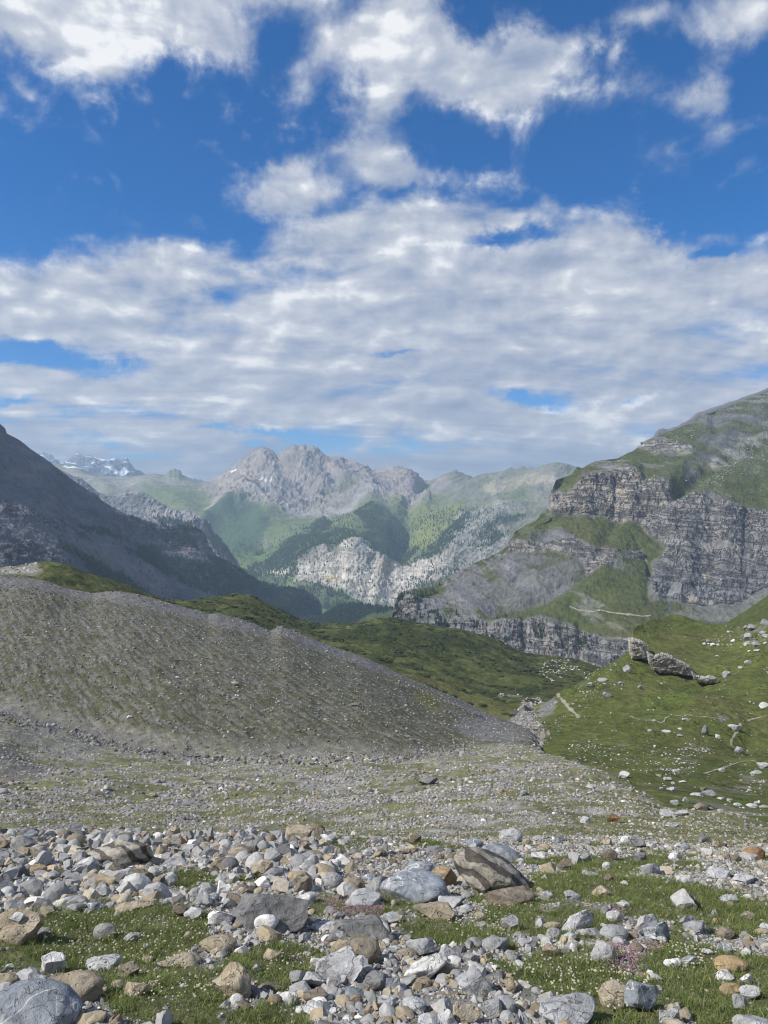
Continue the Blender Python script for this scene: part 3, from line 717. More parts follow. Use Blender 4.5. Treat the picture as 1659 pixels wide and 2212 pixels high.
c2 = [(836, 1440, 1640), (850, 1340, 1640), (881, 1296, 1695), (938, 1290, 1745), (1023, 1240, 1780), (1094, 1205, 1800), (1112, 1170, 1810), (1186, 1114, 1850), (1290, 1115, 1850), (1323, 1121, 1840), (1356, 1140, 1815), (1380, 1190, 1760), (1404, 1245, 1680),
      (1432, 1296, 1605), (1477, 1317, 1570), (1561, 1317, 1540), (1645, 1282, 1540), (1800, 1220, 1540), (2100, 1200, 1450)]
cm = [(836, 1445, 1620), (850, 1345, 1620), (881, 1315, 1650), (966, 1310, 1690), (1060, 1260, 1720), (1150, 1200, 1740), (1240, 1180, 1740), (1330, 1190, 1720), (1375, 1225, 1690), (1415, 1300, 1570), (1477, 1328, 1520), (1561, 1330, 1490), (1659, 1305, 1490), (1800, 1260, 1480), (2100, 1250, 1400)]
c1 = [(836, 1450, 1600), (850, 1350, 1600), (881, 1335, 1600), (966, 1338, 1600), (1016, 1335, 1600), (1091, 1332, 1590), (1165, 1335, 1570), (1195, 1347, 1550), (1239.5, 1351, 1530), (1278, 1373, 1500), (1316, 1379, 1480), (1350, 1385, 1460), (1400, 1388, 1440), (1659, 1370, 1420), (2100, 1350, 1350)]
c0 = [(836, 1500, 1560), (850, 1430, 1560), (966, 1430, 1560), (1100, 1450, 1540), (1200, 1475, 1500), (1316, 1510, 1430), (1450, 1510, 1380), (2100, 1450, 1300)]
s = loft([c0, c1, cm, c2, c3, top], [70, 66, 66, 110, 84], 836, 2100, 1150, back=(8, 900, 500))
P = s.P; n = normals(P); X, Y = s.X, s.Y; q = P / 100.0
CL_UP = [(1190, 1110), (1193, 1050), (1204, 1062), (1225, 1066), (1240, 1058), (1256, 1034), (1299, 1018), (1351, 1008), (1378, 1022), (1390, 1043), (1440, 1045), (1458, 1068), (1440, 1100), (1400, 1105), (1385, 1130), (1366, 1133), (1323, 1122), (1290, 1115)]
CL_R = [(1385, 1130), (1400, 1105), (1440, 1095), (1460, 1070), (1519, 1077), (1580, 1090), (1641, 1104), (1700, 1108), (2100, 1130), (2100, 1200), (1800, 1225), (1645, 1283), (1600, 1305), (1561, 1318), (1500, 1318), (1477, 1316), (1440, 1302), (1405, 1296), (1402, 1260), (1412, 1215), (1440, 1190), (1430, 1170), (1396, 1150)]
CL_LOW = [(850, 1352), (905, 1352), (966, 1342), (1016, 1338), (1060, 1345), (1091, 1335), (1165, 1335), (1195, 1347), (1240, 1351), (1278, 1373), (1316, 1381), (1400, 1385), (1420, 1500), (1200, 1500), (1000, 1440), (850, 1420)]
BAND = [(1105, 1180), (1112, 1168), (1190, 1165), (1240, 1160), (1262, 1180), (1310, 1178), (1340, 1195), (1390, 1195), (1400, 1215), (1370, 1210), (1330, 1205), (1320, 1225), (1268, 1240), (1262, 1215), (1190, 1190), (1100, 1195)]
BAND2 = [(849, 1352), (852, 1300), (866, 1280), (890, 1285), (905, 1300), (900, 1330), (890, 1352)]
CL_TOP = [(1378, 963), (1410, 955), (1455, 958), (1500, 970), (1495, 982), (1450, 975), (1420, 985), (1395, 975)]
cl = in_any(X, Y, [CL_UP, CL_R, CL_LOW], 7); bd = in_any(X, Y, [BAND, BAND2, CL_TOP], 5)
f0 = fbm(q[..., 0] * .35, q[..., 1] * .35, q[..., 2] * .35, 4, seed=110)
f1 = ridged(q[..., 0] * .7 + q[..., 2] * .35, q[..., 1] * .5, q[..., 2] * .25, 6, .55, seed=111)
f2 = ridged(q[..., 0] * 2.6, q[..., 1] * 2.0, q[..., 2] * .55, 6, .6, seed=113)
f2b = ridged(q[..., 0] * 1.0, q[..., 1] * .8, q[..., 2] * .25, 4, .6, seed=114)
f3 = ridged(q[..., 0] * 3, q[..., 1] * 3, q[..., 2] * 3, 6, .6, seed=115)
strata = ridged(q[..., 0] * .5, q[..., 1] * .5, q[..., 2] * 4.5 + q[..., 0] * .6 + f0 * 1.2, 4, .6, seed=117)
e2 = 1 - .7 * sstep(np.abs(np.arange(P.shape[0]) - (s.nfront - 1)), 10, 0)[:, None]
leftedge = sstep(X, 836, 880)
disp = f0 * 8 + (f1 - .3) * 12 + (f3 - .3) * 4.5 + cl * ((f2 - .3) * 11 + (f2b - .3) * 12 + (strata - .3) * 7 + (f3 - .3) * 4) + bd * ((strata - .3) * 16 + (f2 - .3) * 6)
gully = 0
for pts, wd, amp in [([(1400, 1140), (1430, 1180), (1410, 1230), (1402, 1300)], 12, 8), ([(1340, 1120), (1300, 1180), (1270, 1240), (1100, 1330)], 16, 16), ([(1659, 960), (1560, 1000), (1480, 1060), (1400, 1105)], 14, 20), ([(1190, 1120), (1150, 1200), (1060, 1330)], 20, 16),
                     ([(1610, 1110), (1602, 1300)], 5, 9), ([(1534, 990), (1500, 1040), (1462, 1062)], 12, 18), ([(1540, 890), (1550, 940), (1510, 990), (1490, 1010)], 12, 18), ([(1250, 1350), (1255, 1440)], 8, 18), ([(1130, 1330), (1135, 1440)], 8, 14), ([(1330, 1035), (1325, 1115)], 6, 12)]:
    gully = gully + amp * np.exp(-(seg_dist(X, Y, pts) / wd) ** 2)
for pts, wd, amp in [([(1270, 1030), (1265, 1110)], 16, 14), ([(1365, 1020), (1360, 1130)], 18, 14), ([(1500, 1080), (1490, 1300)], 26, 16), ([(1570, 1100), (1560, 1310)], 22, 16), ([(1460, 1310), (1480, 1220), (1440, 1110)], 14, 12), ([(1659, 880), (1560, 940), (1480, 1010), (1400, 1060)], 18, 18),
                     ([(1200, 1350), (1205, 1450)], 14, 14), ([(1300, 1240), (1220, 1300), (1180, 1335)], 22, 10)]:
    gully = gully - amp * np.exp(-(seg_dist(X, Y, pts) / wd) ** 2)
s.P = P + n * ((disp * e2 - gully * .7) * (.25 + .75 * leftedge))[..., None]
P = s.P; n = normals(P)
v1 = fbm(q[..., 0] * 1.6, q[..., 1] * 1.6, q[..., 2] * 1.6, 7, .68, seed=120)
v2 = fbm(q[..., 0] * .5, q[..., 1] * .5, q[..., 2] * .5, 4, seed=121)
vs = fbm(q[..., 0] * 4.5, q[..., 1] * 3, q[..., 2] * .45, 5, .6, seed=122)            # streaks running down the walls
dg = fbm(q[..., 0] * 1.2 + q[..., 2] * 2.2, q[..., 1] * .6, q[..., 2] * 0.5 - q[..., 0] * .2, 5, .6, seed=123)   # streaks running down-left
Xw, Yw = warp(s, 45., 6)
up = sstep(Y, 1080, 1000)
C = np.zeros(P.shape) + (GRASS * np.array((.82, .86, .9)))
C = paint(C, sstep(v2 + v1 * .5, -.1, .7) * .5, GRASS_DRY * .8)
rk = sstep(dg + .3 * v1 + .25 * sstep(X, 1250, 1000) - .25 * sstep(Y, 1230, 1330) * sstep(X, 1050, 1200), .06, .30)
C = paint(C, rk * .85, (.185, .182, .18))
G = [[(1196, 1045), (1238, 1028), (1262, 1040), (1240, 1060), (1205, 1062)], [(1290, 1112), (1330, 1118), (1390, 1140), (1380, 1160), (1330, 1155), (1290, 1150), (1280, 1130)],
     [(1370, 1195), (1440, 1140), (1470, 1110), (1500, 1100), (1460, 1150), (1440, 1190), (1420, 1230), (1400, 1290), (1400, 1330), (1360, 1330), (1290, 1370), (1180, 1335), (1120, 1325), (1180, 1300), (1260, 1260), (1320, 1225), (1360, 1210)],
     [(1100, 1175), (1115, 1150), (1180, 1112), (1200, 1120), (1180, 1150), (1130, 1165)], [(1320, 1000), (1400, 985), (1440, 1000), (1500, 1000), (1470, 1040), (1420, 1040), (1380, 1025)],
     [(1460, 1060), (1540, 1020), (1659, 960), (1659, 1010), (1560, 1050), (1500, 1075)], [(1575, 1090), (1590, 1050), (1659, 1000), (1750, 960), (1750, 1110), (1640, 1102)], [(1400, 960), (1440, 940), (1480, 935), (1500, 950), (1530, 940), (1500, 990), (1450, 965)]]
C = paint(C, in_any(Xw, Yw, G, 8) * (.85 - .5 * sstep(v1, .2, .6)), GRASS * np.array((.9, .95, .9)))
Rk = [[(1180, 1130), (1230, 1150), (1260, 1200), (1310, 1215), (1240, 1270), (1160, 1290), (1060, 1330), (1000, 1310), (960, 1290), (1000, 1240), (1100, 1200), (1130, 1170)],
      [(1520, 890), (1560, 885), (1600, 900), (1560, 950), (1510, 1000), (1480, 1010), (1500, 960)], [(1659, 900), (1620, 940), (1560, 980), (1500, 1030), (1480, 1020), (1560, 940), (1640, 880)], [(905, 1300), (940, 1290), (965, 1290), (955, 1320), (935, 1335), (910, 1330)]]
C = paint(C, in_any(Xw, Yw, Rk, 10) * (.75 - .35 * sstep(v1, .0, .3)) * (1 - .8 * sstep(-dg, -.05, .2)), (.135, .135, .145))
C = paint(C, in_any(Xw, Yw, [[(1040, 1270), (1180, 1230), (1300, 1190), (1200, 1290), (1100, 1320)], [(1440, 1330), (1500, 1325), (1600, 1305), (1659, 1270), (1720, 1260), (1659, 1330), (1560, 1350), (1440, 1350)], [(905, 1310), (960, 1292), (950, 1330), (925, 1335)]], 8) * .6, (.185, .183, .188))
C = paint(C, sstep(dg, .28, .5) * sstep(X, 1500, 1400) * (1 - cl) * .5, (.27, .26, .245))
C = paint(C, in_any(Xw, Yw, [[(1530, 1000), (1560, 975), (1659, 930), (1659, 945), (1580, 1000), (1540, 1010)], [(1380, 970), (1450, 965), (1500, 975), (1490, 985), (1440, 975)], [(1520, 1030), (1560, 1040), (1545, 1050), (1520, 1040)]], 5) * .6 * sstep(v1, -.3, .2), (.37, .355, .33))
# the walls
C = paint(C, np.maximum(cl, bd * .85) * (1 - .55 * sstep(v1, .25, .6) * sstep(strata, .3, .6)), (.245, .232, .212))
cu = poly_mask(Xw, Yw, CL_UP, 8); crr = poly_mask(Xw, Yw, CL_R, 8); clw = poly_mask(Xw, Yw, CL_LOW, 8)
C = paint(C, cu * sstep(vs, -.1, .4) * .6, (.36, .315, .25))
C = paint(C, cu * sstep(vs + v2, .3, .7) * .5, (.46, .36, .24))
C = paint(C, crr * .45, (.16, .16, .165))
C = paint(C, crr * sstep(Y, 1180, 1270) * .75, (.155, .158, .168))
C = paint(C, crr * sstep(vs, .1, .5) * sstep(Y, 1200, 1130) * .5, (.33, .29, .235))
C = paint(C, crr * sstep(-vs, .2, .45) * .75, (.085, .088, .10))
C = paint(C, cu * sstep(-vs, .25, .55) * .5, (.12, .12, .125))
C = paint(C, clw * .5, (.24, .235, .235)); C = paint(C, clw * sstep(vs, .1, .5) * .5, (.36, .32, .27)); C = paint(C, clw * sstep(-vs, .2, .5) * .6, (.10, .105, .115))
C = paint(C, clw * sstep(v1, .25, .5) * .8, GRASS_DARK * 1.3)
stain = in_any(Xw * 1.0, Yw, [[(1598, 1100), (1617, 1104), (1619, 1170), (1612, 1240), (1614, 1285), (1600, 1285), (1603, 1230), (1594, 1190)], [(1480, 1120), (1510, 1115), (1520, 1160), (1500, 1215), (1480, 1200)], [(1530, 1130), (1540, 1150), (1532, 1190), (1524, 1170)],
                      [(1440, 1240), (1452, 1230), (1446, 1290), (1438, 1290)], [(1490, 1230), (1498, 1240), (1492, 1290), (1486, 1290)], [(1436, 1305), (1450, 1305), (1446, 1325), (1438, 1325)], [(1305, 1030), (1312, 1025), (1310, 1045), (1302, 1050)]], 3)
C = paint(C, stain * .6, (.075, .078, .09))
C = paint(C, in_any(Xw, Yw, [[(1515, 1245), (1530, 1243), (1530, 1255), (1517, 1255)], [(1485, 1306), (1520, 1303), (1525, 1308), (1490, 1311)]], 2) * .8, (.48, .43, .32))
C = paint(C, sstep(strata, .62, .85) * (cl * .5 + bd * .4), (.10, .10, .105))
C = paint(C, bd * sstep(v1, -.1, .3) * .6, (.33, .32, .30))
C *= ((1 + .12 * v1) * (1 + .04 * np.maximum(cl, bd)))[..., None]
M_right = terrain_mat('alpine_slope', 10., 1.0, .55, vert=.6, dist=6.0, wall=22.)
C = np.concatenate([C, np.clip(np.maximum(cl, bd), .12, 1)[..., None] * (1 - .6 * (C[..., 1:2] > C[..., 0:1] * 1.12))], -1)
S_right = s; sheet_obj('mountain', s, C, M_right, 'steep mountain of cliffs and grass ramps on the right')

# ================================================= hummocky pasture in the middle
sil = [(-400, 1200), (-150, 1215), (0, 1222), (40, 1222), (75, 1214.5), (115, 1214.5), (150, 1222), (200, 1239.5), (250, 1252), (280, 1264.5), (310, 1282), (350, 1292), (390, 1299.5), (430, 1292), (460, 1289.5), (515, 1281), (550, 1289.5),
       (600, 1314.5), (650, 1337), (690, 1349.5), (725, 1343), (760, 1347), (800, 1337), (823, 1332), (867, 1336.5), (927, 1350), (986.6, 1359), (1031, 1373.7), (1076, 1385.6), (1108.6, 1400), (1138, 1411),
       (1180, 1415), (1210, 1418), (1254, 1426), (1299, 1442), (1340, 1446), (1420, 1470)]
top = depth_over(sil, [(-400, 380), (0, 420), (115, 450), (300, 480), (390, 560), (515, 650), (690, 720), (829, 760), (1000, 800), (1300, 760), (1420, 740)])
pm = [(-400, 1240, 345), (0, 1250, 370), (115, 1235, 395), (300, 1300, 430), (390, 1318, 480), (515, 1320, 520), (690, 1378, 560), (829, 1380, 600), (1000, 1405, 630), (1150, 1440, 620), (1300, 1480, 560), (1420, 1510, 520)]
pl = [(-400, 1330, 310), (0, 1330, 320), (300, 1360, 330), (600, 1430, 360), (830, 1455, 400), (1000, 1490, 420), (1150, 1510, 400), (1300, 1520, 400), (1420, 1540, 400)]
pb = [(-400, 1420, 280), (0, 1400, 290), (300, 1420, 300), (600, 1480, 310), (830, 1530, 320), (1000, 1570, 320), (1090, 1590, 318), (1120, 1575, 320), (1150, 1560, 322), (1200, 1590, 320), (1420, 1620, 320)]
s = loft([pb, pl, pm, top], [50, 70, 70], -400, 1420, 900, back=(10, 260, 120))
P = s.P; n = normals(P); q = P / 100.; X, Y = s.X, s.Y
h1 = fbm(q[..., 0] * 2.2, q[..., 1] * 2.2, None, 4, seed=131); h2 = fbm(q[..., 0] * 9, q[..., 1] * 9, None, 4, seed=132)
e2 = 1 - .55 * sstep(np.abs(np.arange(P.shape[0]) - (s.nfront - 1)), 10, 0)[:, None]
hm = sstep(seg_dist(X, Y, [(1120, 1530), (1200, 1560)]), 20, 70)
s.P = P + np.array((0, 0, 1.)) * ((h1 * 3.6 + h2 * 1.5) * e2 * hm)[..., None] + np.array((0, 0, 1.)) * (3.5 * poly_mask(X, Y, [(820, 1345), (1060, 1375), (1080, 1392), (960, 1398), (830, 1385)], 14))[..., None]
v1 = fbm(q[..., 0] * 7, q[..., 1] * 3.5, None, 5, .6, seed=133); v2 = fbm(q[..., 0] * 1.3, q[..., 1] * 1.3, None, 3, seed=134)
Xw, Yw = warp(s, 20., 6)
C = np.zeros(P.shape) + GRASS * 1.08
C = paint(C, sstep(v2 + .4 * v1, -.1, .5) * .8, GRASS_DRY * 1.05)
C = paint(C, sstep(v1 + .5 * v2, -.10, .10) * .72, GRASS_DARK * 1.1)
C = paint(C, in_any(Xw, Yw, [[(700, 1370), (830, 1350), (1000, 1385), (1090, 1400), (1060, 1410), (900, 1400), (800, 1390)]], 10) * .7, GRASS_DARK * 1.05)
C = paint(C, in_any(Xw, Yw, [[(860, 1445), (1000, 1490), (1100, 1530), (1130, 1560), (1050, 1545), (950, 1500), (860, 1460)]], 8) * .7, GRASS_DRY)
gv = in_any(Xw, Yw, [[(1118, 1540), (1130, 1515), (1160, 1510), (1180, 1530), (1200, 1560), (1190, 1600), (1130, 1600), (1105, 1565)]], 5)
C = paint(C, gv, (.30, .29, .275))
C = paint(C, in_any(Xw, Yw, [[(0, 1226), (40, 1225), (75, 1220), (95, 1232), (60, 1238), (20, 1234), (0, 1240)]], 4) * .85, (.34, .325, .29))
C = paint(C, in_any(X, Y, [[(1075, 1500), (1130, 1502), (1128, 1505), (1080, 1504)]], 1.5) * .6, (.3, .29, .25))
M_grass = terrain_mat('alpine_turf', 3.2, .9, .50, dist=2.0)
S_past = s; sheet_obj('hill', s, C, M_grass, 'hummocky green pasture between the moraine and the cliffs')

# ================================================= green slope on the right, with the knoll
s = loft([[(1440, 1500, 430), (2100, 1500, 400)], [(1440, 1420, 520), (1540, 1390, 520), (1659, 1360, 500), (2100, 1250, 480)], [(1440, 1420, 560), (1530, 1372, 600), (1566, 1349, 600), (1610, 1319, 600), (1659, 1286, 600), (1800, 1195, 600), (2100, 1000, 600)]], [24, 60], 1440, 2100, 420, back=(8, 200, 60))
q = s.P / 100.
s.P = s.P + np.array((0, 0, 1.)) * (fbm(q[..., 0] * 3, q[..., 1] * 3, None, 5, seed=141) * 2.0)[..., None]
v1 = fbm(q[..., 0] * 7, q[..., 1] * 7, None, 5, .6, seed=143)
C = np.zeros(s.P.shape) + GRASS * np.array((.85, .95, .85)); C = paint(C, sstep(v1, .1, .5) * .5, GRASS_DRY * .8)
S_m2 = s; sheet_obj('hill', s, C, M_grass, 'steep green slope at the right edge behind the knoll')

top = depth_over([(1090, 1560), (1134, 1520), (1150, 1530), (1189, 1512), (1204, 1497), (1229, 1487), (1264, 1467), (1299, 1444), (1329, 1427), (1356, 1409), (1362, 1374), (1368, 1358), (1377, 1351), (1404, 1340), (1429, 1335), (1453, 1327), (1477, 1330), (1501, 1339), (1530, 1347),
                  (1573, 1349.5), (1609, 1351), (1645, 1343), (1659, 1337), (1800, 1290), (2100, 1200)], [(1090, 335), (1134, 335), (1204, 350), (1300, 390), (1360, 430), (1453, 480), (1573, 465), (1659, 440), (2100, 400)])
m4 = [(1090, 1570, 325), (1134, 1545, 325), (1204, 1520, 335), (1264, 1490, 345), (1330, 1460, 365), (1362, 1445, 385), (1405, 1440, 395), (1430, 1452, 385), (1470, 1460, 375), (1520, 1477, 362), (1546, 1472, 360), (1600, 1450, 362), (1659, 1430, 360), (2100, 1350, 330)]
m3 = [(1090, 1580, 300), (1150, 1555, 302), (1204, 1545, 300), (1300, 1535, 300), (1400, 1520, 305), (1500, 1510, 300), (1613, 1500, 305), (1659, 1495, 305), (2100, 1430, 280)]
m2 = [(1090, 1600, 262), (1150, 1585, 260), (1204, 1582, 262), (1300, 1588, 250), (1400, 1598, 240), (1500, 1610, 236), (1580, 1622, 240), (1613, 1627, 250), (1659, 1620, 250), (2100, 1560, 230)]
mm1 = [(1090, 1645, 190), (1150, 1625, 195), (1204, 1625, 175), (1300, 1645, 150), (1400, 1675, 125), (1500, 1695, 116), (1613, 1715, 112), (1659, 1720, 110), (2100, 1740, 100)]
mm0 = [(1090, 1680, 150), (1150, 1660, 150), (1204, 1680, 120), (1280, 1710, 95), (1355, 1750, 72), (1430, 1790, 55), (1500, 1800, 52), (1570, 1812, 50), (1659, 1840, 44), (2100, 1950, 34)]
mb = [(1090, 1760, 120), (1204, 1740, 100), (1355, 1830, 55), (1430, 1900, 42), (1570, 1950, 36), (1659, 2000, 32), (2100, 2200, 24)]
s = loft([mb, mm0, mm1, m2, m3, m4, top], [16, 66, 50, 56, 50, 70], 1090, 2100, 900, back=(8, 120, 50))
P = s.P; n = normals(P); X, Y = s.X, s.Y; q = P / 100.
h1 = fbm(q[..., 0] * 4, q[..., 1] * 4, None, 5, seed=151); h2 = fbm(q[..., 0] * 16, q[..., 1] * 16, None, 4, seed=152)
sc_d = np.clip(P[..., 1] / 300., .12, 1.2)
e2 = 1 - .6 * sstep(np.abs(np.arange(P.shape[0]) - (s.nfront - 1)), 10, 0)[:, None]
knoll = poly_mask(X, Y, [(1362, 1400), (1375, 1352), (1405, 1340), (1453, 1326), (1500, 1338), (1560, 1400), (1546, 1450), (1490, 1440), (1434, 1412), (1396, 1400)], 12)
s.P = P + np.array((0, 0, 1.)) * ((h1 * 3.2 + h2 * .6) * sc_d * e2 * (1 - .6 * knoll))[..., None]
v1 = fbm(q[..., 0] * 9, q[..., 1] * 9, None, 6, .6, seed=153); v2 = fbm(q[..., 0] * 2, q[..., 1] * 2, None, 3, seed=154)
Xw, Yw = warp(s, 14., 5)
C = np.zeros(P.shape) + GRASS * np.array((1.12, 1.18, 1.0))
C = paint(C, sstep(v2 + .3 * v1, -.2, .5) * .6, GRASS_DRY * .85)
C = paint(C, sstep(v1, .15, .45) * .6, GRASS_DARK * 1.3)
C = paint(C, in_any(Xw, Yw, [[(1410, 1500), (1440, 1490), (1500, 1480), (1500, 1520), (1440, 1545), (1400, 1540)]], 20) * .6, (.085, .125, .022))
near = sstep(P[..., 1], 190, 90)
C = paint(C, sstep(v1 + .5 * near, .55, .75) * .3, GRAVEL * .8)
C = paint(C, in_any(Xw, Yw, [[(1090, 1565), (1134, 1518), (1158, 1520), (1150, 1548), (1185, 1580), (1172, 1612), (1120, 1640), (1090, 1640)], [(1150, 1545), (1196, 1503), (1206, 1512), (1192, 1540), (1165, 1552)]], 6) * .9, (.21, .205, .20))
rocky = in_any(Xw, Yw, [[(1460, 1630), (1510, 1570), (1530, 1600), (1500, 1660), (1440, 1670)], [(1330, 1610), (1370, 1590), (1400, 1575), (1400, 1590), (1340, 1620)], [(1560, 1690), (1600, 1670), (1659, 1680), (1659, 1720), (1590, 1720)],
                        [(1440, 1745), (1500, 1730), (1600, 1745), (1659, 1760), (1659, 1800), (1500, 1770)], [(1550, 1545), (1590, 1545), (1590, 1590), (1560, 1580)], [(1250, 1600), (1400, 1630), (1460, 1640), (1440, 1660), (1300, 1640)], [(1590, 1350), (1659, 1345), (1659, 1400), (1600, 1390)]], 5)
C = paint(C, rocky * sstep(v1, .0, .3) * .6, (.22, .215, .19))
S_mead = s; sheet_obj('hill', s, C, M_grass, 'green slope and knoll on the right of the stream')


# ================================================= the ground: gravel fan and the moraine behind it
S_SL = .315
def Yp(d, extra=0.0): return CY + F * (1.65 / d + S_SL) + extra
def row(d, *pts):   # (X, Y offset from the plain slope, depth factor)
    return [(x, Yp(d * (p[1] if len(p) > 1 else 1.0)) + p[0], d * (p[1] if len(p) > 1 else 1.0)) for x, *p in pts]
g = [row(1.3, (-1600, 0), (3200, 0)), row(2.2, (-1600, 0), (3200, 0)), row(4.0, (-1600, 0), (3200, 0)), row(6.2, (-1600, 0), (300, 0), (1200, 0), (3200, 10)),
     row(9.0, (-1600, 10), (0, 0), (700, 0), (1300, 5), (3200, 10)),
     [(-1600, 1830, 12.5), (0, 1806, 12.5), (150, 1808, 12.5), (400, 1812, 12.5), (650, 1812, 12.5), (900, 1822, 12.5), (1200, 1830, 12.5), (1659, 1850, 12.3), (3200, 1900, 11)],
     [(-1600, 1850, 16), (0, 1818, 16), (500, 1820, 16), (900, 1806, 16), (1200, 1800, 16), (1500, 1812, 16), (1659, 1825, 15.5), (3200, 1900, 13)],
     [(-1600, 1830, 24), (0, 1786, 24), (500, 1785, 24), (900, 1768, 24), (1200, 1760, 24), (1430, 1775, 23), (1570, 1788, 21), (1659, 1806, 19), (3200, 1900, 15)],
     [(-1600, 1780, 40), (0, 1735, 40), (500, 1733, 40), (900, 1722, 40), (1150, 1715, 40), (1280, 1725, 36), (1355, 1740, 32), (1430, 1758, 30), (1500, 1765, 26), (1570, 1776, 24), (1659, 1797, 22), (3200, 1905, 16)],
     [(-1600, 1740, 60), (0, 1694, 60), (500, 1692, 60), (900, 1684, 60), (1100, 1672, 60), (1200, 1685, 52), (1280, 1698, 46), (1355, 1714, 42), (1430, 1748, 37), (1500, 1760, 30), (1570, 1770, 27), (1659, 1793, 24), (3200, 1907, 17)],
     [(-1600, 1690, 90), (0, 1655, 88), (250, 1662, 88), (500, 1660, 90), (900, 1655, 90), (1050, 1640, 95), (1150, 1636, 95), (1200, 1652, 76), (1280, 1672, 64), (1355, 1700, 55), (1430, 1743, 42), (1500, 1757, 34), (1570, 1767, 30), (1659, 1791, 26), (3200, 1908, 18)],
     [(-1600, 1560, 150), (-100, 1515, 150), (0, 1535, 145), (120, 1572, 138), (250, 1610, 130), (400, 1637, 122), (530, 1641, 122), (700, 1632, 128), (850, 1640, 128), (950, 1632, 140), (1020, 1617, 155), (1100, 1610, 150), (1150, 1612, 135), (1190, 1637, 96), (1280, 1662, 78), (1355, 1697, 62), (1430, 1742, 45), (1500, 1756, 37), (1570, 1767, 32), (1659, 1790, 28), (3200, 1908, 19)],
     [(-1600, 1180, 225), (-300, 1225, 228), (0, 1243, 230), (50, 1247, 231), (100, 1254.5, 232), (150, 1272, 233), (200, 1279.5, 234), (250, 1277, 235), (300, 1284.5, 236), (350, 1297, 238), (410, 1314.5, 240), (450, 1327, 242), (470, 1324.5, 242), (500, 1332, 243), (550, 1347, 245), (585, 1362, 246), (600, 1353.5, 247), (607, 1352, 247),
      (650, 1369.5, 249), (700, 1392, 251), (750, 1409.5, 252), (800, 1427, 254), (829, 1441.7, 255), (904, 1476.7, 258), (979, 1506.7, 262), (1054, 1544, 265), (1104, 1562, 268), (1149, 1582, 272), (1165, 1592, 270), (1180, 1670, 150), (1200, 1690, 110), (1280, 1720, 88), (1355, 1760, 68), (1430, 1800, 50), (1500, 1810, 42), (1570, 1825, 36), (1659, 1850, 32), (3200, 2000, 22)]]
# a dark gravel mound at the left edge between the fan and the moraine
mound = [(x, y - 0, d) for x, y, d in g[10]]
g[10] = [(x, (y - 34 * math.exp(-((x + 20) / 95) ** 2)), d) for x, y, d in sorted(g[10] + [(60, 1657, 88), (120, 1658, 88), (-60, 1657, 88), (180, 1660, 88)])]
s = loft(g, [8, 30, 120, 110, 110, 60, 40, 56, 50, 50, 60, 210], -1600, 3200, 2600, back=(8, 60, 30), Xs=np.concatenate([np.linspace(-1600, -130, 50), np.linspace(-110, 1770, 1420), np.linspace(1790, 3200, 50)]))
P = s.P; X, Y = s.X, s.Y
keep = slice(0, None)
d = P[..., 1]
q = P
moraine = np.clip(np.interp(np.arange(P.shape[0]), [sum([8, 30, 120, 110, 110, 60, 40, 56, 50, 50, 60]) - 6, sum([8, 30, 120, 110, 110, 60, 40, 56, 50, 50, 60]) + 20], [0, 1]), 0, 1)[:, None] * sstep(X, 1190, 1150)
a0 = fbm(q[..., 0] * .9, q[..., 1] * .9, None, 5, seed=161) * .075 * sstep(d, 30, 12) + fbm(q[..., 0] * .35, q[..., 1] * .35, None, 4, seed=162) * .16 * sstep(d, 1, 6) * sstep(d, 60, 20)
a1 = fbm(q[..., 0] * .12, q[..., 1] * .12, None, 5, seed=163) * .9 * sstep(d, 14, 35) + fbm(q[..., 0] * .45, q[..., 1] * .45, None, 4, seed=164) * .16 * sstep(d, 14, 35)
# moraine: fine rills running down and to the right from the crest
sx = q[..., 0] * .82 + q[..., 1] * .57; sy = -q[..., 0] * .57 + q[..., 1] * .82
rill = ridged(q[..., 0] * .02, q[..., 1] * .02, None, 2, seed=165) * .4
tr = q[..., 0] * .58 - q[..., 1] * .81; tn = q[..., 0] * .81 + q[..., 1] * .58
rl = fbm(tn * .75 + .6 * fbm(q[..., 0] * .03, q[..., 1] * .03, None, 2, seed=167), tr * .12, None, 5, .66, seed=166)
crest = np.exp(-(np.abs(np.arange(P.shape[0]) - (s.nfront - 1)) / 10.) ** 2)[:, None]
a2 = moraine * (rl * .28 + fbm(q[..., 0] * .05, q[..., 1] * .05, None, 3, seed=168) * .9 + crest * sstep(X, 560, 700) * .8)
s.P = P + np.array((0, 0, 1.)) * ((a0 + a1 * (1 - .5 * moraine) + a2) * (1 - .5 * crest))[..., None]
v0 = fbm(q[..., 0] * 2.2, q[..., 1] * 2.2, None, 5, .6, seed=171)
v1 = fbm(q[..., 0] * .5, q[..., 1] * .5, None, 5, .6, seed=172)
v2 = fbm(q[..., 0] * .1, q[..., 1] * .1, None, 4, seed=173)
vf = fbm(q[..., 0] * .16, q[..., 1] * .55, None, 5, .6, seed=174)
C = np.zeros(P.shape) + (GRAVEL * lerp(.80, 1.12, sstep(d, 12, 18))[..., None])
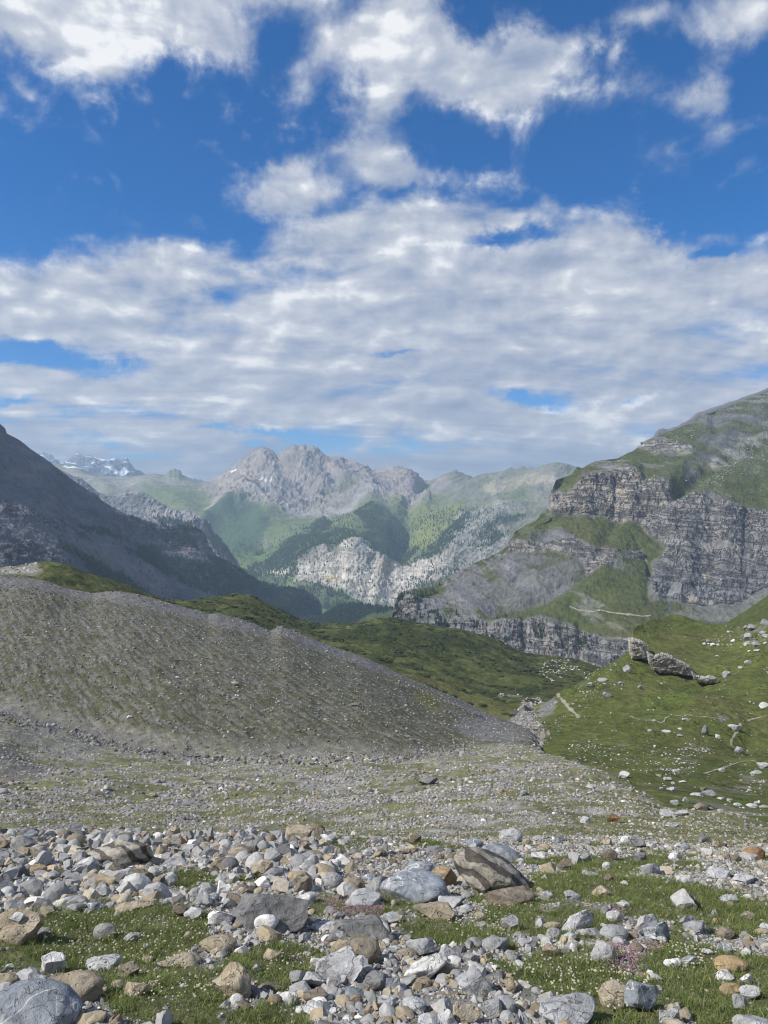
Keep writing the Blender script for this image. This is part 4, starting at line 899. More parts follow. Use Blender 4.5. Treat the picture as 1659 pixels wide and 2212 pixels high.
NEAR_GRASS = [[(-200, 1990), (60, 1985), (200, 1962), (330, 1972), (480, 1985), (440, 2040), (420, 2085), (300, 2120), (100, 2100), (-200, 2110)], [(190, 2080), (430, 2080), (470, 2120), (480, 2160), (480, 2260), (230, 2200), (220, 2120)],
              [(660, 1955), (740, 1945), (860, 1935), (900, 1945), (905, 1975), (840, 1990), (740, 1985), (670, 1985)], [(500, 2065), (600, 2040), (700, 2040), (700, 2110), (610, 2150), (500, 2120), (430, 2110)], [(560, 2170), (650, 2170), (700, 2260), (540, 2260), (480, 2200)],
              [(850, 1990), (900, 1985), (1000, 1990), (1100, 2020), (1110, 2060), (1020, 2050), (880, 2030)], [(1050, 2090), (1150, 2060), (1300, 2070), (1420, 2120), (1450, 2260), (1300, 2260), (1200, 2170), (1100, 2140)],
              [(1130, 1900), (1300, 1880), (1480, 1900), (1659, 1930), (1900, 1950), (1900, 2020), (1659, 2010), (1450, 1985), (1330, 1970), (1200, 1955)], [(1380, 2040), (1500, 2030), (1659, 2060), (1900, 2060), (1900, 2260), (1550, 2260), (1430, 2160)],
              [(380, 1890), (470, 1885), (480, 1930), (400, 1930), (250, 1900)], [(700, 1820), (790, 1815), (800, 1835), (740, 1840)], [(1150, 1985), (1300, 1990), (1330, 2030), (1200, 2030)], [(100, 1960), (300, 1945), (330, 1965), (120, 1975)], [(-300, 2000), (0, 1990), (0, 2120), (-300, 2120)]]
wx = X + v0 * 26 * np.clip(9 / d, 0, 2); wy = Y + v0 * 14 * np.clip(9 / d, 0, 2)
ng = in_any(wx, wy, NEAR_GRASS, 12) * sstep(d, 14.5, 13)
ng = np.maximum(ng, sstep(v1 + .45 * v0 + .30 * sstep(X, 950, 1300), .26, .44) * sstep(d, 14.5, 12.5))
ng = np.maximum(ng, sstep(v1 + .3 * v0 + .15, .1, .4) * sstep(d, 3.8, 3.0))
mg = sstep(v1 * .6 + vf * .8 + v2 * .4 + v0 * .3 + .16 + .22 * sstep(X, 1150, 1380), -.10, .30) * sstep(d, 11, 14) * (1 - moraine)
s.grass_near = ng; s.grass_mid = mg; s.moraine = moraine
C = paint(C, ng, np.array((.105, .110, .052)))
C = paint(C, mg * .85, lerp(GRASS, GRASS_DRY, .5) * 1.15)
lf = sstep(X, 560, 350) * sstep(Y, 1480, 1530)
tf = fbm(q[..., 0] * .9, q[..., 1] * .5, None, 4, .65, seed=175)
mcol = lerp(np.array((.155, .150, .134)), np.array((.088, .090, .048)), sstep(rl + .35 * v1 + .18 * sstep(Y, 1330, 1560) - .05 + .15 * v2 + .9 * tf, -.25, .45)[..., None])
tr = q[..., 0] * .58 - q[..., 1] * .81; tn = q[..., 0] * .81 + q[..., 1] * .58
tf2 = 1.3 * fbm(tr * .13, tn * .85, None, 5, .62, seed=176) + .5 * fbm(q[..., 0] * 1.4, q[..., 1] * .9, None, 3, .6, seed=177)
mcol = lerp(mcol, np.array((.062, .062, .036)), (sstep(tf2, .0, .35) * .72)[..., None])
C = paint(C, moraine, 0) + mcol * moraine[..., None]
Xw, Yw = X + v2 * 18 + v1 * 3, Y + v2 * 8 + v1 * 2
C = paint(C, moraine * in_any(Xw, Yw, [[(980, 1560), (1060, 1545), (1150, 1580), (1150, 1600), (1040, 1600), (1000, 1590)], [(585, 1362), (607, 1350), (700, 1390), (830, 1440), (1000, 1515), (1110, 1565), (1090, 1570), (960, 1510), (800, 1445), (660, 1395)],
                              [(-100, 1240), (100, 1253), (250, 1275), (400, 1310), (480, 1330), (585, 1362), (600, 1380), (480, 1350), (300, 1310), (100, 1275), (-100, 1265)]], 7) * .75, (.165, .163, .165))
C = paint(C, moraine * in_any(Xw, Yw, [[(900, 1480), (950, 1500), (940, 1540), (890, 1510)], [(830, 1455), (880, 1475), (860, 1480)]], 8) * .8, lerp(GRASS, GRASS_DRY, .5))
gul = np.exp(-(seg_dist(Xw, Yw, [(-60, 1522), (60, 1548), (130, 1572), (250, 1600), (330, 1622), (420, 1640)]) / np.interp(X, [0, 200, 420], [13, 16, 8])) ** 2)
C = paint(C, gul * sstep(v1, -.5, .1) * .85, (.115, .11, .115))
C = paint(C, poly_mask(Xw, Yw, [(-300, 1620), (20, 1605), (70, 1640), (90, 1672), (40, 1690), (-300, 1700)], 10) * .75, (.10, .098, .10))
C = paint(C, poly_mask(Xw, Yw, [(60, 1560), (150, 1590), (230, 1630), (150, 1640), (60, 1610), (0, 1580)], 12) * .5, (.20, .195, .18))
C *= (1 + .2 * v0 * sstep(d, 30, 10) + .14 * v1)[..., None]
M_ground = terrain_mat('stony_ground', .12, .6, .35, dist=.05, far=1.6)
# coarser grain where the ground is farther off
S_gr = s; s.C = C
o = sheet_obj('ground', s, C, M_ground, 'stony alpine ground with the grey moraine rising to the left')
# ground under and behind the viewer
bx = np.linspace(-40, 40, 60); by = np.linspace(-40, 1.32, 50)
BX, BY = np.meshgrid(bx, by)
BZ = -1.65 - S_SL * np.maximum(BY, -12) * 1.0 + .0 * BX
BZ = np.where(BY < 0, BZ, BZ) - .05
gb = np.stack([BX, BY, BZ], -1)
ob = mesh_obj('ground', gb, grid_faces(50, 60), M_ground, col=np.zeros(gb.shape) + GRASS * .8); ob['kind'] = 'structure'; ob['label'] = 'grassy stony ground behind the viewer'

# ---------------------------------------------------------------- stones: shapes and materials
import bmesh
def ico(sub):
    bm = bmesh.new(); bmesh.ops.create_icosphere(bm, subdivisions=sub, radius=1.0)
    v = np.array([x.co[:] for x in bm.verts]); f = np.array([[y.index for y in x.verts] for x in bm.faces]); bm.free()
    return v, f
ICO = {k: ico(k) for k in (1, 2, 3, 4, 5)}

def rand_rot(r):
    q = r.normal(size=4); q /= np.linalg.norm(q); w, x, y, z = q
    return np.array([[1 - 2 * (y * y + z * z), 2 * (x * y - z * w), 2 * (x * z + y * w)], [2 * (x * y + z * w), 1 - 2 * (x * x + z * z), 2 * (y * z - x * w)], [2 * (x * z - y * w), 2 * (y * z + x * w), 1 - 2 * (x * x + y * y)]])

def rock_shape(seed, sub=3, kind='angular', pre=(1, 1, 1), tilt=0.0):
    """a stone about two units across: a ball cut by random planes, then roughened"""
    r = np.random.default_rng(seed)
    V, Fc = ICO[sub]
    V = V @ rand_rot(r).T
    ncut, lo, hi = {'angular': (15, .38, .78), 'blocky': (9, .40, .62), 'round': (9, .72, .97), 'slab': (12, .45, .8)}[kind]
    if kind == 'blocky':
        R = rand_rot(r); dirs = [R[:, 0], -R[:, 0], R[:, 1], -R[:, 1], R[:, 2], -R[:, 2]]
        dirs = [d + r.normal(size=3) * .12 for d in dirs] + [r.normal(size=3) for _ in range(5)]
        offs = list(r.uniform(.50, .66, 6)) + list(r.uniform(.62, .85, 5))
    else:
        dirs = [r.normal(size=3) for _ in range(ncut)]; offs = list(r.uniform(lo, hi, ncut))
    for n_, d_ in zip(dirs, offs):
        n_ = n_ / np.linalg.norm(n_)
        t = V @ n_; over = t > d_
        V = V - np.where(over, t - d_, 0)[:, None] * n_ * (.93 if kind == 'round' else 1)
    V = V * np.array(pre)
    if kind == 'slab': V[:, 2] *= .45
    a = {'angular': .07, 'blocky': .06, 'round': .045, 'slab': .07}[kind]
    if sub >= 3:
        nr = V / (np.linalg.norm(V, axis=1, keepdims=True) + 1e-9)
        V = V + nr * (fbm(V[:, 0] * 1.6 + seed % 97, V[:, 1] * 1.6, V[:, 2] * 1.6, 3, seed=seed % 50) * a * 1.7)[:, None]
        V = V + nr * ((ridged(V[:, 0] * 3.4 + seed % 97, V[:, 1] * 3.4, V[:, 2] * 3.4, 3, .55, seed=seed % 50) - .3) * a * .8)[:, None]
        if kind != 'round':
            L = rand_rot(r)[0]; L = L / np.linalg.norm(L)
            V = V + nr * (noise3((V @ L) * 6.0, V[:, 0] * .6, V[:, 1] * .6, seed=3) * a * .7)[:, None]
    elif sub == 2:
        V = V * (1 + .06 * r.normal(size=(len(V), 1)))
    if tilt:
        c, s_ = math.cos(math.radians(tilt)), math.sin(math.radians(tilt))
        V = V @ np.array([[c, 0, -s_], [0, 1, 0], [s_, 0, c]])
    V = V - (V.max(0) + V.min(0)) / 2
    return V, Fc

def rock_mat(name, base, second, third=None, vein=0.0, band=0.0, pit=0.0, grain=1.0):
    m, T, b = new_mat(name)
    geo = T.node('ShaderNodeNewGeometry'); pos = geo.outputs['Position']
    oi = T.node('ShaderNodeObjectInfo')
    pos = T.vadd(pos, T.comb(T.m('MULTIPLY', oi.outputs['Random'], 30.0), 0.0, 0.0))
    big = T.noise(pos, 3.5 * grain, 4.0, .6, .4)
    mid = T.noise(pos, 14 * grain, 7.0, .65)
    fin = T.noise(pos, 90 * grain, 3.0, .6)
    c = T.mix(T.ss(big, .42, .62), base, second)
    if third is not None: c = T.mix(T.m('MULTIPLY', T.ss(T.noise(T.vadd(pos, (3, 5, 1)), 6 * grain, 6.0, .62), .54, .66), .8), c, third)
    k = T.m('ADD', T.m('MULTIPLY_ADD', T.m('SUBTRACT', mid, .5), 1.7, 1.0), T.m('MULTIPLY', T.m('SUBTRACT', fin, .5), .5))
    k = T.m('MULTIPLY', k, T.lin(oi.outputs['Random'], 0, 1, .84, 1.16))
    h = mid
    if band:
        w = T.node('ShaderNodeTexWave', wave_type='BANDS', bands_direction='DIAGONAL'); T.put(w.inputs['Vector'], pos)
        w.inputs['Scale'].default_value = 1.9; w.inputs['Distortion'].default_value = 7.0; w.inputs['Detail'].default_value = 3.0; w.inputs['Detail Scale'].default_value = 1.3
        c = T.mix(T.m('MULTIPLY', T.ss(w.outputs[1], .55, .72), band), c, (.055, .048, .042))
        h = T.m('ADD', mid, T.m('MULTIPLY', w.outputs[1], -.6))
    if vein:
        nv_ = T.noise(pos, 2.3 * grain, 2.0, .5, 1.2)
        vv = T.ss(T.m('ABSOLUTE', T.m('SUBTRACT', nv_, .5)), .012, .003)
        c = T.mix(T.m('MULTIPLY', vv, vein), c, (.62, .62, .60))
    if pit:
        vo = T.node('ShaderNodeTexVoronoi'); T.put(vo.inputs['Vector'], pos); vo.inputs['Scale'].default_value = 22
        h = T.m('ADD', h, T.m('MULTIPLY', T.ss(vo.outputs['Distance'], .28, .05), -pit))
    # dark hairline cracks
    nc = T.noise(T.vadd(pos, (9, 2, 6)), 4.0 * grain, 3.0, .5, 1.6)
    crk = T.ss(T.m('ABSOLUTE', T.m('SUBTRACT', nc, .5)), .010, .002)
    c = T.mix(T.m('MULTIPLY', crk, .45), c, (.06, .055, .05))
    h = T.m('SUBTRACT', h, T.m('MULTIPLY', crk, .5))
    sc_ = T.node('ShaderNodeVectorMath', operation='SCALE'); T.l.new(c, sc_.inputs[0]); T.l.new(k, sc_.inputs['Scale'])
    T.l.new(sc_.outputs[0], b.inputs['Base Color'])
    b.inputs['Roughness'].default_value = .88
    bp = T.node('ShaderNodeBump'); bp.inputs['Strength'].default_value = .9; bp.inputs['Distance'].default_value = .03
    T.l.new(T.m('ADD', h, T.m('MULTIPLY', fin, .35)), bp.inputs['Height']); T.l.new(bp.outputs[0], b.inputs['Normal'])
    return m

RM = {'grey': rock_mat('grey_limestone', (.30, .305, .31), (.37, .37, .365), (.24, .22, .18)),
      'blue-grey': rock_mat('blue_grey_limestone', (.215, .24, .27), (.28, .30, .325), (.36, .37, .38), vein=.7),
      'pale grey': rock_mat('pale_limestone', (.42, .425, .43), (.35, .355, .36), (.50, .49, .47)),
      'white': rock_mat('white_limestone', (.62, .61, .59), (.53, .53, .52), (.45, .44, .42)),
      'tan': rock_mat('tan_sandstone', (.31, .262, .185), (.36, .31, .235), (.24, .225, .19), pit=.5),
      'ochre': rock_mat('ochre_sandstone', (.36, .265, .145), (.30, .235, .15), (.24, .20, .15)),
      'brown': rock_mat('brown_sandstone', (.185, .155, .118), (.235, .20, .155), (.14, .125, .105)),
      'dark grey': rock_mat('dark_limestone', (.19, .19, .19), (.25, .245, .235), (.135, .14, .145)),
      'rust-brown': rock_mat('rust_sandstone', (.26, .155, .075), (.20, .13, .08), (.14, .11, .085)),
      'banded': rock_mat('banded_gneiss', (.30, .275, .225), (.36, .335, .285), (.22, .20, .165), band=.85),
      'crag': rock_mat('crag_limestone', (.44, .42, .375), (.55, .51, .44), (.33, .32, .31), grain=.12)}

m, T, b = new_mat('loose_stone')
at = T.node('ShaderNodeAttribute', attribute_name='Col'); geo = T.node('ShaderNodeNewGeometry')
n1 = T.noise(geo.outputs['Position'], 26, 6.0, .65)
k = T.m('MULTIPLY_ADD', T.m('SUBTRACT', n1, .5), 1.3, 1.0)
v_ = T.node('ShaderNodeVectorMath', operation='SCALE'); T.l.new(at.outputs['Color'], v_.inputs[0]); T.l.new(k, v_.inputs['Scale']); T.l.new(v_.outputs[0], b.inputs['Base Color'])
b.inputs['Roughness'].default_value = .9
bp = T.node('ShaderNodeBump'); bp.inputs['Strength'].default_value = .5; bp.inputs['Distance'].default_value = .01
T.l.new(n1, bp.inputs['Height']); T.l.new(bp.outputs[0], b.inputs['Normal'])
M_STONE = m

# ---- placing things on the land
def ray(obj, X, Y):
    d = Vector(((X - CX) / F, 1.0, (CY - Y) / F)).normalized()
    ok, p, n, _ = obj.ray_cast(Vector((0, 0, 0)), d)
    return np.array(p) if ok else None

def sample(s, weight, n, r, rows=None):
    """n random points on a sheet, spread by true area times weight"""
    P = s.P[:s.nfront] if rows is None else s.P[rows]
    w = weight[:s.nfront] if rows is None else weight[rows]
    a = P[:-1, 1:] - P[:-1, :-1]; b_ = P[1:, :-1] - P[:-1, :-1]
    A = np.abs(a[..., 0] * b_[..., 1] - a[..., 1] * b_[..., 0]) * w[:-1, :-1]
    cs = np.cumsum(A.ravel())
    i = np.searchsorted(cs, r.random(n) * cs[-1]); i = np.minimum(i, cs.size - 1)
    ri, ci = np.divmod(i, A.shape[1])
    u, v = r.random(n)[:, None], r.random(n)[:, None]
    p = (P[ri, ci] * (1 - u) * (1 - v) + P[ri, ci + 1] * u * (1 - v) + P[ri + 1, ci] * (1 - u) * v + P[ri + 1, ci + 1] * u * v)
    return p, ri + (0 if rows is None else rows.start), ci

STONE_COLS = np.array((1.10, 1.08, 1.04)) * np.array([(.27, .272, .28), (.22, .224, .23), (.33, .33, .328), (.42, .42, .415), (.58, .57, .55), (.31, .265, .19), (.25, .215, .16), (.165, .14, .105), (.13, .13, .135), (.34, .31, .26)])
def merged_stones(name, pts, rad, r, sub, mat, probs, flat=.7, label=None, sink=.2, dim=1.0):
    n = len(pts)
    protos = [rock_shape(1000 + k, sub, ['angular', 'blocky', 'slab', 'angular', 'angular', 'round'][k % 6]) for k in range(14)]
    pid = r.integers(0, len(protos), n)
    ci = r.choice(len(STONE_COLS), n, p=np.array(probs) / sum(probs))
    Vs, Fs, Cs, base = [], [], [], 0
    for k, (V, Fc) in enumerate(protos):
        idx = np.nonzero(pid == k)[0]
        if not len(idx): continue
        m_ = len(idx)
        yaw = r.random(m_) * 6.283; c, s_ = np.cos(yaw), np.sin(yaw)
        sc3 = np.stack([r.uniform(.8, 1.35, m_), r.uniform(.65, 1.0, m_), r.uniform(.45, .95, m_) * flat / .7], -1) * rad[idx][:, None]
        tl = r.normal(0, .3, m_); ct, st = np.cos(tl), np.sin(tl)
        W_ = V[None] * sc3[:, None]
        x = W_[..., 0] * ct[:, None] - W_[..., 2] * st[:, None]; z = W_[..., 0] * st[:, None] + W_[..., 2] * ct[:, None]; y = W_[..., 1]
        x, y = x * c[:, None] - y * s_[:, None], x * s_[:, None] + y * c[:, None]
        W_ = np.stack([x, y, z], -1) + pts[idx][:, None]
        W_[..., 2] += (sc3[:, 2] * (.62 - sink * 2))[:, None]
        Vs.append(W_.reshape(-1, 3)); Fs.append((Fc[None] + (base + np.arange(m_) * len(V))[:, None, None]).reshape(-1, 3)); base += m_ * len(V)
        cc = STONE_COLS[ci[idx]] * r.uniform(.8, 1.15, (m_, 1)) * dim
        Cs.append(np.repeat(cc, len(V), 0))
    o = mesh_obj(name, np.concatenate(Vs), np.concatenate(Fs), mat, col=np.concatenate(Cs), smooth=False)
    set_props(o, kind='stuff', label=label)
    return o

LANDS = [S_gr.obj, S_mead.obj, S_past.obj]
# ---------------------------------------------------------------- boulders one can tell apart, each a thing of its own
# (box in the layout: left, top, right, bottom), colour, shape, options, own wording or None
def PL(x): return .33466 * x
HERO = []
def add(panel, x0, y0, x1, y1, col, shape, words=None, tilt=0, pre=(1, 1, 1), key=None, on=None):
    ax, ay, k = {'L': (0, 1755.5, .33466), 'M': (548.6, 1755.5, .33466), 'R': (1103.8, 1755.5, .33466), 'Z7': (1371.5, 1481.2, .1733), 'Z6': (1261.8, 1152, .2394), 'Z4': (829.5, 1316.7, .5), 'Z3': (0, 1207, .5), 'D': (0, 0, 1)}[panel]
    HERO.append(dict(b=(ax + k * x0, ay + k * y0, ax + k * x1, ay + k * y1), col=col, shape=shape, words=words, tilt=tilt, pre=pre, key=key, on=on))
add('L', -120, 1130, 515, 1500, 'blue-grey', 'round', 'big smooth blue-grey boulder cut off by the lower left corner', key='the big smooth corner boulder', pre=(1.3, 1, .8))
add('L', 270, 1050, 660, 1265, 'tan', 'round', 'large brown-grey pitted boulder just behind the big smooth corner boulder', key='the pitted brown-grey boulder', pre=(1.3, 1, 1))
add('L', 300, 1045, 460, 1125, 'brown', 'round'); add('L', 60, 1035, 290, 1135, 'pale grey', 'slab'); add('L', -40, 1045, 110, 1130, 'tan', 'round')
add('L', 260, 915, 430, 1060, 'white', 'blocky', 'off-white block standing alone in the grass above the corner boulder', key='the off-white grass block')
add('L', 545, 930, 770, 1030, 'pale grey', 'angular'); add('L', 760, 975, 900, 1080, 'tan', 'blocky'); add('L', 1020, 930, 1300, 1005, 'tan', 'slab', 'long flat sandy slab lying in the grass left of the pointed tan boulder', key='the long sandy slab')
add('L', 1300, 800, 1530, 920, 'tan', 'round'); add('L', 1365, 1000, 1625, 1240, 'tan', 'angular', 'large pointed tan boulder with fine cracks in the lower grass', key='the pointed tan boulder', pre=(1, 1, 1.2))
add('L', -60, 640, 255, 870, 'tan', 'slab', 'wide tan pitted boulder at the left edge carrying a white stone', key='the wide pitted boulder', pre=(1, 1, 1.6))
add('L', 65, 645, 150, 725, 'white', 'blocky', 'white broken stone resting on the wide pitted boulder at the left edge', on=1)
add('L', 215, 720, 270, 780, 'white', 'angular'); add('L', 240, 740, 330, 822, 'dark grey', 'round')
add('D', 492, 1928, 670, 2022, 'dark grey', 'blocky', 'large cracked dark grey boulder with a white stone leaning on its front', key='the cracked dark grey boulder', pre=(1.2, 1, 1), tilt=-8)
add('M', 5, 640, 165, 752, 'white', 'round', 'white stone leaning against the front of the cracked dark grey boulder', key=None, on=2)
add('L', 1345, 615, 1505, 745, 'white', 'angular', 'bright white block touching the left side of the cracked dark grey boulder', tilt=20)
add('L', 1190, 610, 1310, 700, 'pale grey', 'angular'); add('L', 1110, 585, 1250, 680, 'brown', 'angular'); add('L', 555, 575, 685, 642, 'blue-grey', 'angular')
add('L', 430, 585, 540, 652, 'pale grey', 'angular'); add('L', 220, 555, 365, 655, 'dark grey', 'angular', None, tilt=25); add('L', 320, 430, 400, 535, 'white', 'blocky'); add('L', 415, 470, 490, 562, 'grey', 'angular')
add('L', 900, 480, 1010, 548, 'white', 'angular'); add('L', 855, 385, 990, 490, 'brown', 'blocky'); add('L', 965, 400, 1080, 478, 'brown', 'slab', None, tilt=-20); add('L', 1035, 385, 1145, 485, 'pale grey', 'round')
add('L', 525, 190, 992, 372, 'banded', 'slab', 'biggest flat boulder in the left rock pile, dark with pale bands', key='the flat banded boulder', pre=(1.5, 1, 1.4), tilt=-9)
add('L', 508, 288, 640, 392, 'white', 'angular'); add('L', 690, 325, 800, 408, 'brown', 'angular'); add('L', 190, 340, 300, 420, 'ochre', 'round'); add('L', 70, 145, 240, 285, 'dark grey', 'blocky'); add('L', 130, 108, 240, 195, 'blue-grey', 'angular')
add('L', 155, 220, 335, 305, 'tan', 'slab', None, tilt=18); add('L', 1470, 218, 1622, 322, 'tan', 'round', 'rounded tan boulder at the far edge of the left rock pile', key='the rounded tan boulder'); add('L', 1275, 240, 1390, 292, 'dark grey', 'angular')
add('L', 1378, 205, 1442, 278, 'ochre', 'angular'); add('L', 235, 498, 370, 562, 'brown', 'slab', None, tilt=-16); add('L', 600, 468, 702, 558, 'grey', 'angular'); add('L', 440, 540, 570, 612, 'grey', 'round'); add('L', 1290, 455, 1350, 512, 'white', 'angular')
add('L', 735, 565, 1005, 645, 'tan', 'slab'); add('L', 40, 340, 125, 422, 'grey', 'round'); add('L', 0, 150, 80, 240, 'tan', 'blocky'); add('L', 470, 250, 560, 310, 'pale grey', 'angular'); add('L', 310, 375, 385, 430, 'grey', 'round')
add('L', 560, 395, 650, 455, 'tan', 'round'); add('L', 400, 428, 520, 500, 'grey', 'blocky'); add('L', 100, 470, 190, 560, 'grey', 'angular'); add('L', 1180, 215, 1225, 260, 'white', 'angular'); add('L', 750, 145, 850, 195, 'pale grey', 'round'); add('L', 910, 115, 985, 170, 'tan', 'angular')
add('M', 815, 402, 1252, 602, 'blue-grey', 'round', 'big rounded blue-grey boulder with thin white veins', key='the veined blue-grey boulder', pre=(1.4, 1, .9))
add('M', 975, 308, 1170, 430, 'blue-grey', 'round', 'smaller smooth blue-grey boulder just behind the veined blue-grey boulder'); add('M', 1140, 350, 1312, 500, 'ochre', 'blocky', 'ochre boulder between the veined blue-grey and the banded brown boulder', key='the ochre boulder', pre=(1, 1, 1.1))
add('D', 980, 1834, 1148, 1946, 'banded', 'round', 'large sloping brown boulder with dark wavy bands', key='the banded brown boulder', tilt=30, pre=(1.7, 1, .75))
add('M', 1480, 203, 1720, 335, 'blue-grey', 'round', 'long pale blue boulder just behind the banded brown boulder', tilt=22, pre=(1.6, 1, .7)); add('M', 1368, 165, 1478, 240, 'blue-grey', 'round'); add('M', 1583, 108, 1732, 208, 'pale grey', 'round', 'pale egg-shaped boulder standing out where the gravel flattens', key='the pale egg-shaped boulder')
add('M', 588, 503, 822, 622, 'pale grey', 'angular'); add('M', 478, 690, 895, 865, 'dark grey', 'slab', 'wide grey-brown flat boulder behind the tan capped boulder', key=None, pre=(1.2, 1, 1.3)); add('M', 495, 797, 822, 1005, 'tan', 'round', 'rounded tan boulder with a small flat grey stone on top', key='the tan capped boulder', pre=(1.3, 1, 1))
add('M', 528, 770, 620, 822, 'grey', 'slab', 'small flat grey stone lying on top of the tan capped boulder', on=1); add('M', 398, 880, 708, 1145, 'pale grey', 'angular', 'large light grey tilted block in front of the tan capped boulder', key='the light grey tilted block', tilt=-30, pre=(1, 1, 1.3))
add('M', 300, 1010, 478, 1158, 'pale grey', 'angular'); add('M', 982, 795, 1192, 945, 'pale grey', 'blocky', None); add('M', 968, 895, 1242, 1112, 'white', 'slab', 'long white jagged slab sloping down to the right among grey stones', key='the long white jagged slab', tilt=-27, pre=(1.8, 1, 1.6))
add('M', 1150, 958, 1320, 1062, 'tan', 'round'); add('M', 1293, 1000, 1548, 1205, 'pale grey', 'blocky', 'big light grey squared block in the lower middle', key='the squared light grey block', tilt=10); add('M', 1040, 1060, 1147, 1138, 'tan', 'round'); add('M', 868, 850, 972, 922, 'blue-grey', 'angular')
add('M', 1188, 868, 1312, 968, 'grey', 'angular'); add('M', 833, 655, 947, 725, 'grey', 'angular'); add('M', 1028, 583, 1292, 715, 'tan', 'slab', None, pre=(1, 1, 1.7)); add('M', 1188, 540, 1372, 622, 'pale grey', 'angular'); add('M', 433, 385, 577, 502, 'pale grey', 'round'); add('M', 298, 275, 417, 398, 'grey', 'angular')
add('M', 263, 420, 372, 535, 'brown', 'angular'); add('M', -10, 305, 122, 437, 'tan', 'angular'); add('M', 553, 440, 717, 507, 'brown', 'slab', None, tilt=-14); add('M', 248, 515, 402, 602, 'white', 'angular'); add('M', 198, 98, 367, 184, 'tan', 'blocky', 'tan boulder standing alone at the far rim of the stones'); add('M', 1480, 485, 1810, 610, 'brown', 'slab', 'brown slab lying in front of the banded brown boulder', pre=(1.3, 1, 1.7), tilt=-10)
add('M', 618, 1170, 702, 1252, 'brown', 'round'); add('M', 938, 1200, 1112, 1305, 'pale grey', 'round'); add('M', 1473, 790, 1642, 908, 'pale grey', 'blocky'); add('M', 1378, 798, 1482, 882, 'grey', 'angular'); add('M', 1268, 1240, 1462, 1390, 'tan', 'angular'); add('M', 150, 1158, 282, 1243, 'white', 'angular')
add('M', 318, 1148, 482, 1238, 'brown', 'angular'); add('M', 568, 1118, 717, 1218, 'blue-grey', 'angular'); add('M', 848, 1058, 947, 1185, 'blue-grey', 'blocky'); add('M', 798, 1175, 922, 1285, 'pale grey', 'angular'); add('M', 698, 1032, 902, 1170, 'dark grey', 'angular'); add('M', 1343, 900, 1462, 983, 'grey', 'angular')
add('M', 1598, 1060, 1710, 1158, 'tan', 'blocky'); add('M', 28, 1095, 192, 1155, 'brown', 'slab'); add('M', 268, 1225, 502, 1305, 'pale grey', 'slab', None, pre=(1, 1, 1.5)); add('M', 708, 1240, 787, 1332, 'tan', 'blocky'); add('M', 1058, 1300, 1202, 1400, 'pale grey', 'round'); add('M', 1158, 1280, 1322, 1400, 'pale grey', 'angular')
add('M', 225, 1020, 345, 1125, 'grey', 'angular'); add('M', 365, 925, 460, 1015, 'white', 'angular'); add('M', 455, 1060, 560, 1165, 'grey', 'angular'); add('M', 350, 400, 440, 480, 'grey', 'round'); add('M', 1420, 640, 1500, 700, 'tan', 'round'); add('M', 560, 410, 690, 470, 'tan', 'slab', None, tilt=-12)
add('M', 705, 390, 805, 460, 'blue-grey', 'round'); add('M', 365, 715, 545, 770, 'white', 'slab', None, pre=(1, 1, 1.3)); add('M', 920, 880, 1060, 960, 'tan', 'round'); add('M', 1310, 600, 1420, 660, 'grey', 'angular'); add('M', 940, 1060, 1060, 1130, 'grey', 'angular'); add('M', 1230, 1030, 1310, 1120, 'tan', 'angular')
add('R', 573, 1083, 767, 1290, 'tan', 'round', 'tall tan boulder standing against an upright pale blue slab', key='the tall tan boulder', pre=(1, 1, 1.2)); add('R', 735, 1068, 962, 1325, 'blue-grey', 'angular', 'upright pale blue slab standing against the tall tan boulder', tilt=-25, pre=(.9, 1, 1.2)); add('R', 955, 1255, 1082, 1390, 'pale grey', 'angular')
add('R', 172, 1213, 575, 1450, 'pale grey', 'angular', 'big white-grey boulder cut off by the bottom edge right of centre', key='the white-grey bottom-edge boulder', pre=(1.4, 1, .9)); add('R', 803, 652, 945, 795, 'grey', 'blocky'); add('R', 858, 700, 1025, 855, 'blue-grey', 'blocky', 'flat-faced blue-grey block at the end of the grass strip', key='the flat-faced blue-grey block', tilt=15)
add('R', 325, 622, 535, 785, 'pale grey', 'slab', 'smooth pale slab sloping beside the brown slab and banded boulder', tilt=-34, pre=(1.6, 1, 1.4)); add('R', 573, 728, 752, 838, 'grey', 'round'); add('R', 1308, 933, 1532, 1043, 'ochre', 'round', 'broad low ochre boulder in the grass near the right edge', key='the broad ochre boulder', pre=(1.5, 1, .8))
add('R', 1348, 1108, 1512, 1195, 'ochre', 'round'); add('R', 1473, 1115, 1607, 1230, 'pale grey', 'slab', None, tilt=-30, pre=(1, 1, 1.6)); add('R', 1428, 1168, 1532, 1315, 'grey', 'blocky', None, tilt=-20); add('R', 1498, 225, 1648, 318, 'rust-brown', 'round', 'rust-brown boulder sitting alone on the gravel by the right edge', key='the rust-brown boulder', pre=(1.3, 1, .9))
add('R', 128, 260, 217, 322, 'white', 'blocky', 'bright white block on the grass right of the pale egg-shaped boulder', key='the bright white block'); add('R', 1063, 398, 1182, 472, 'white', 'slab', None); add('R', 1203, 130, 1287, 198, 'dark grey', 'angular', 'dark pointed stone on the gravel left of the rust-brown boulder', key='the dark pointed stone'); add('R', 1263, 352, 1422, 442, 'pale grey', 'angular')
add('R', 833, 325, 967, 408, 'pale grey', 'slab', None, pre=(1, 1, 1.5)); add('R', 523, 473, 657, 552, 'tan', 'angular'); add('R', 680, 570, 762, 618, 'white', 'angular'); add('R', 1298, 680, 1342, 728, 'ochre', 'blocky', 'small yellow-orange stone on the gravel below the right edge boulders'); add('R', 1438, 408, 1592, 468, 'pale grey', 'slab', None, tilt=-15); add('R', 1328, 840, 1442, 915, 'blue-grey', 'angular')
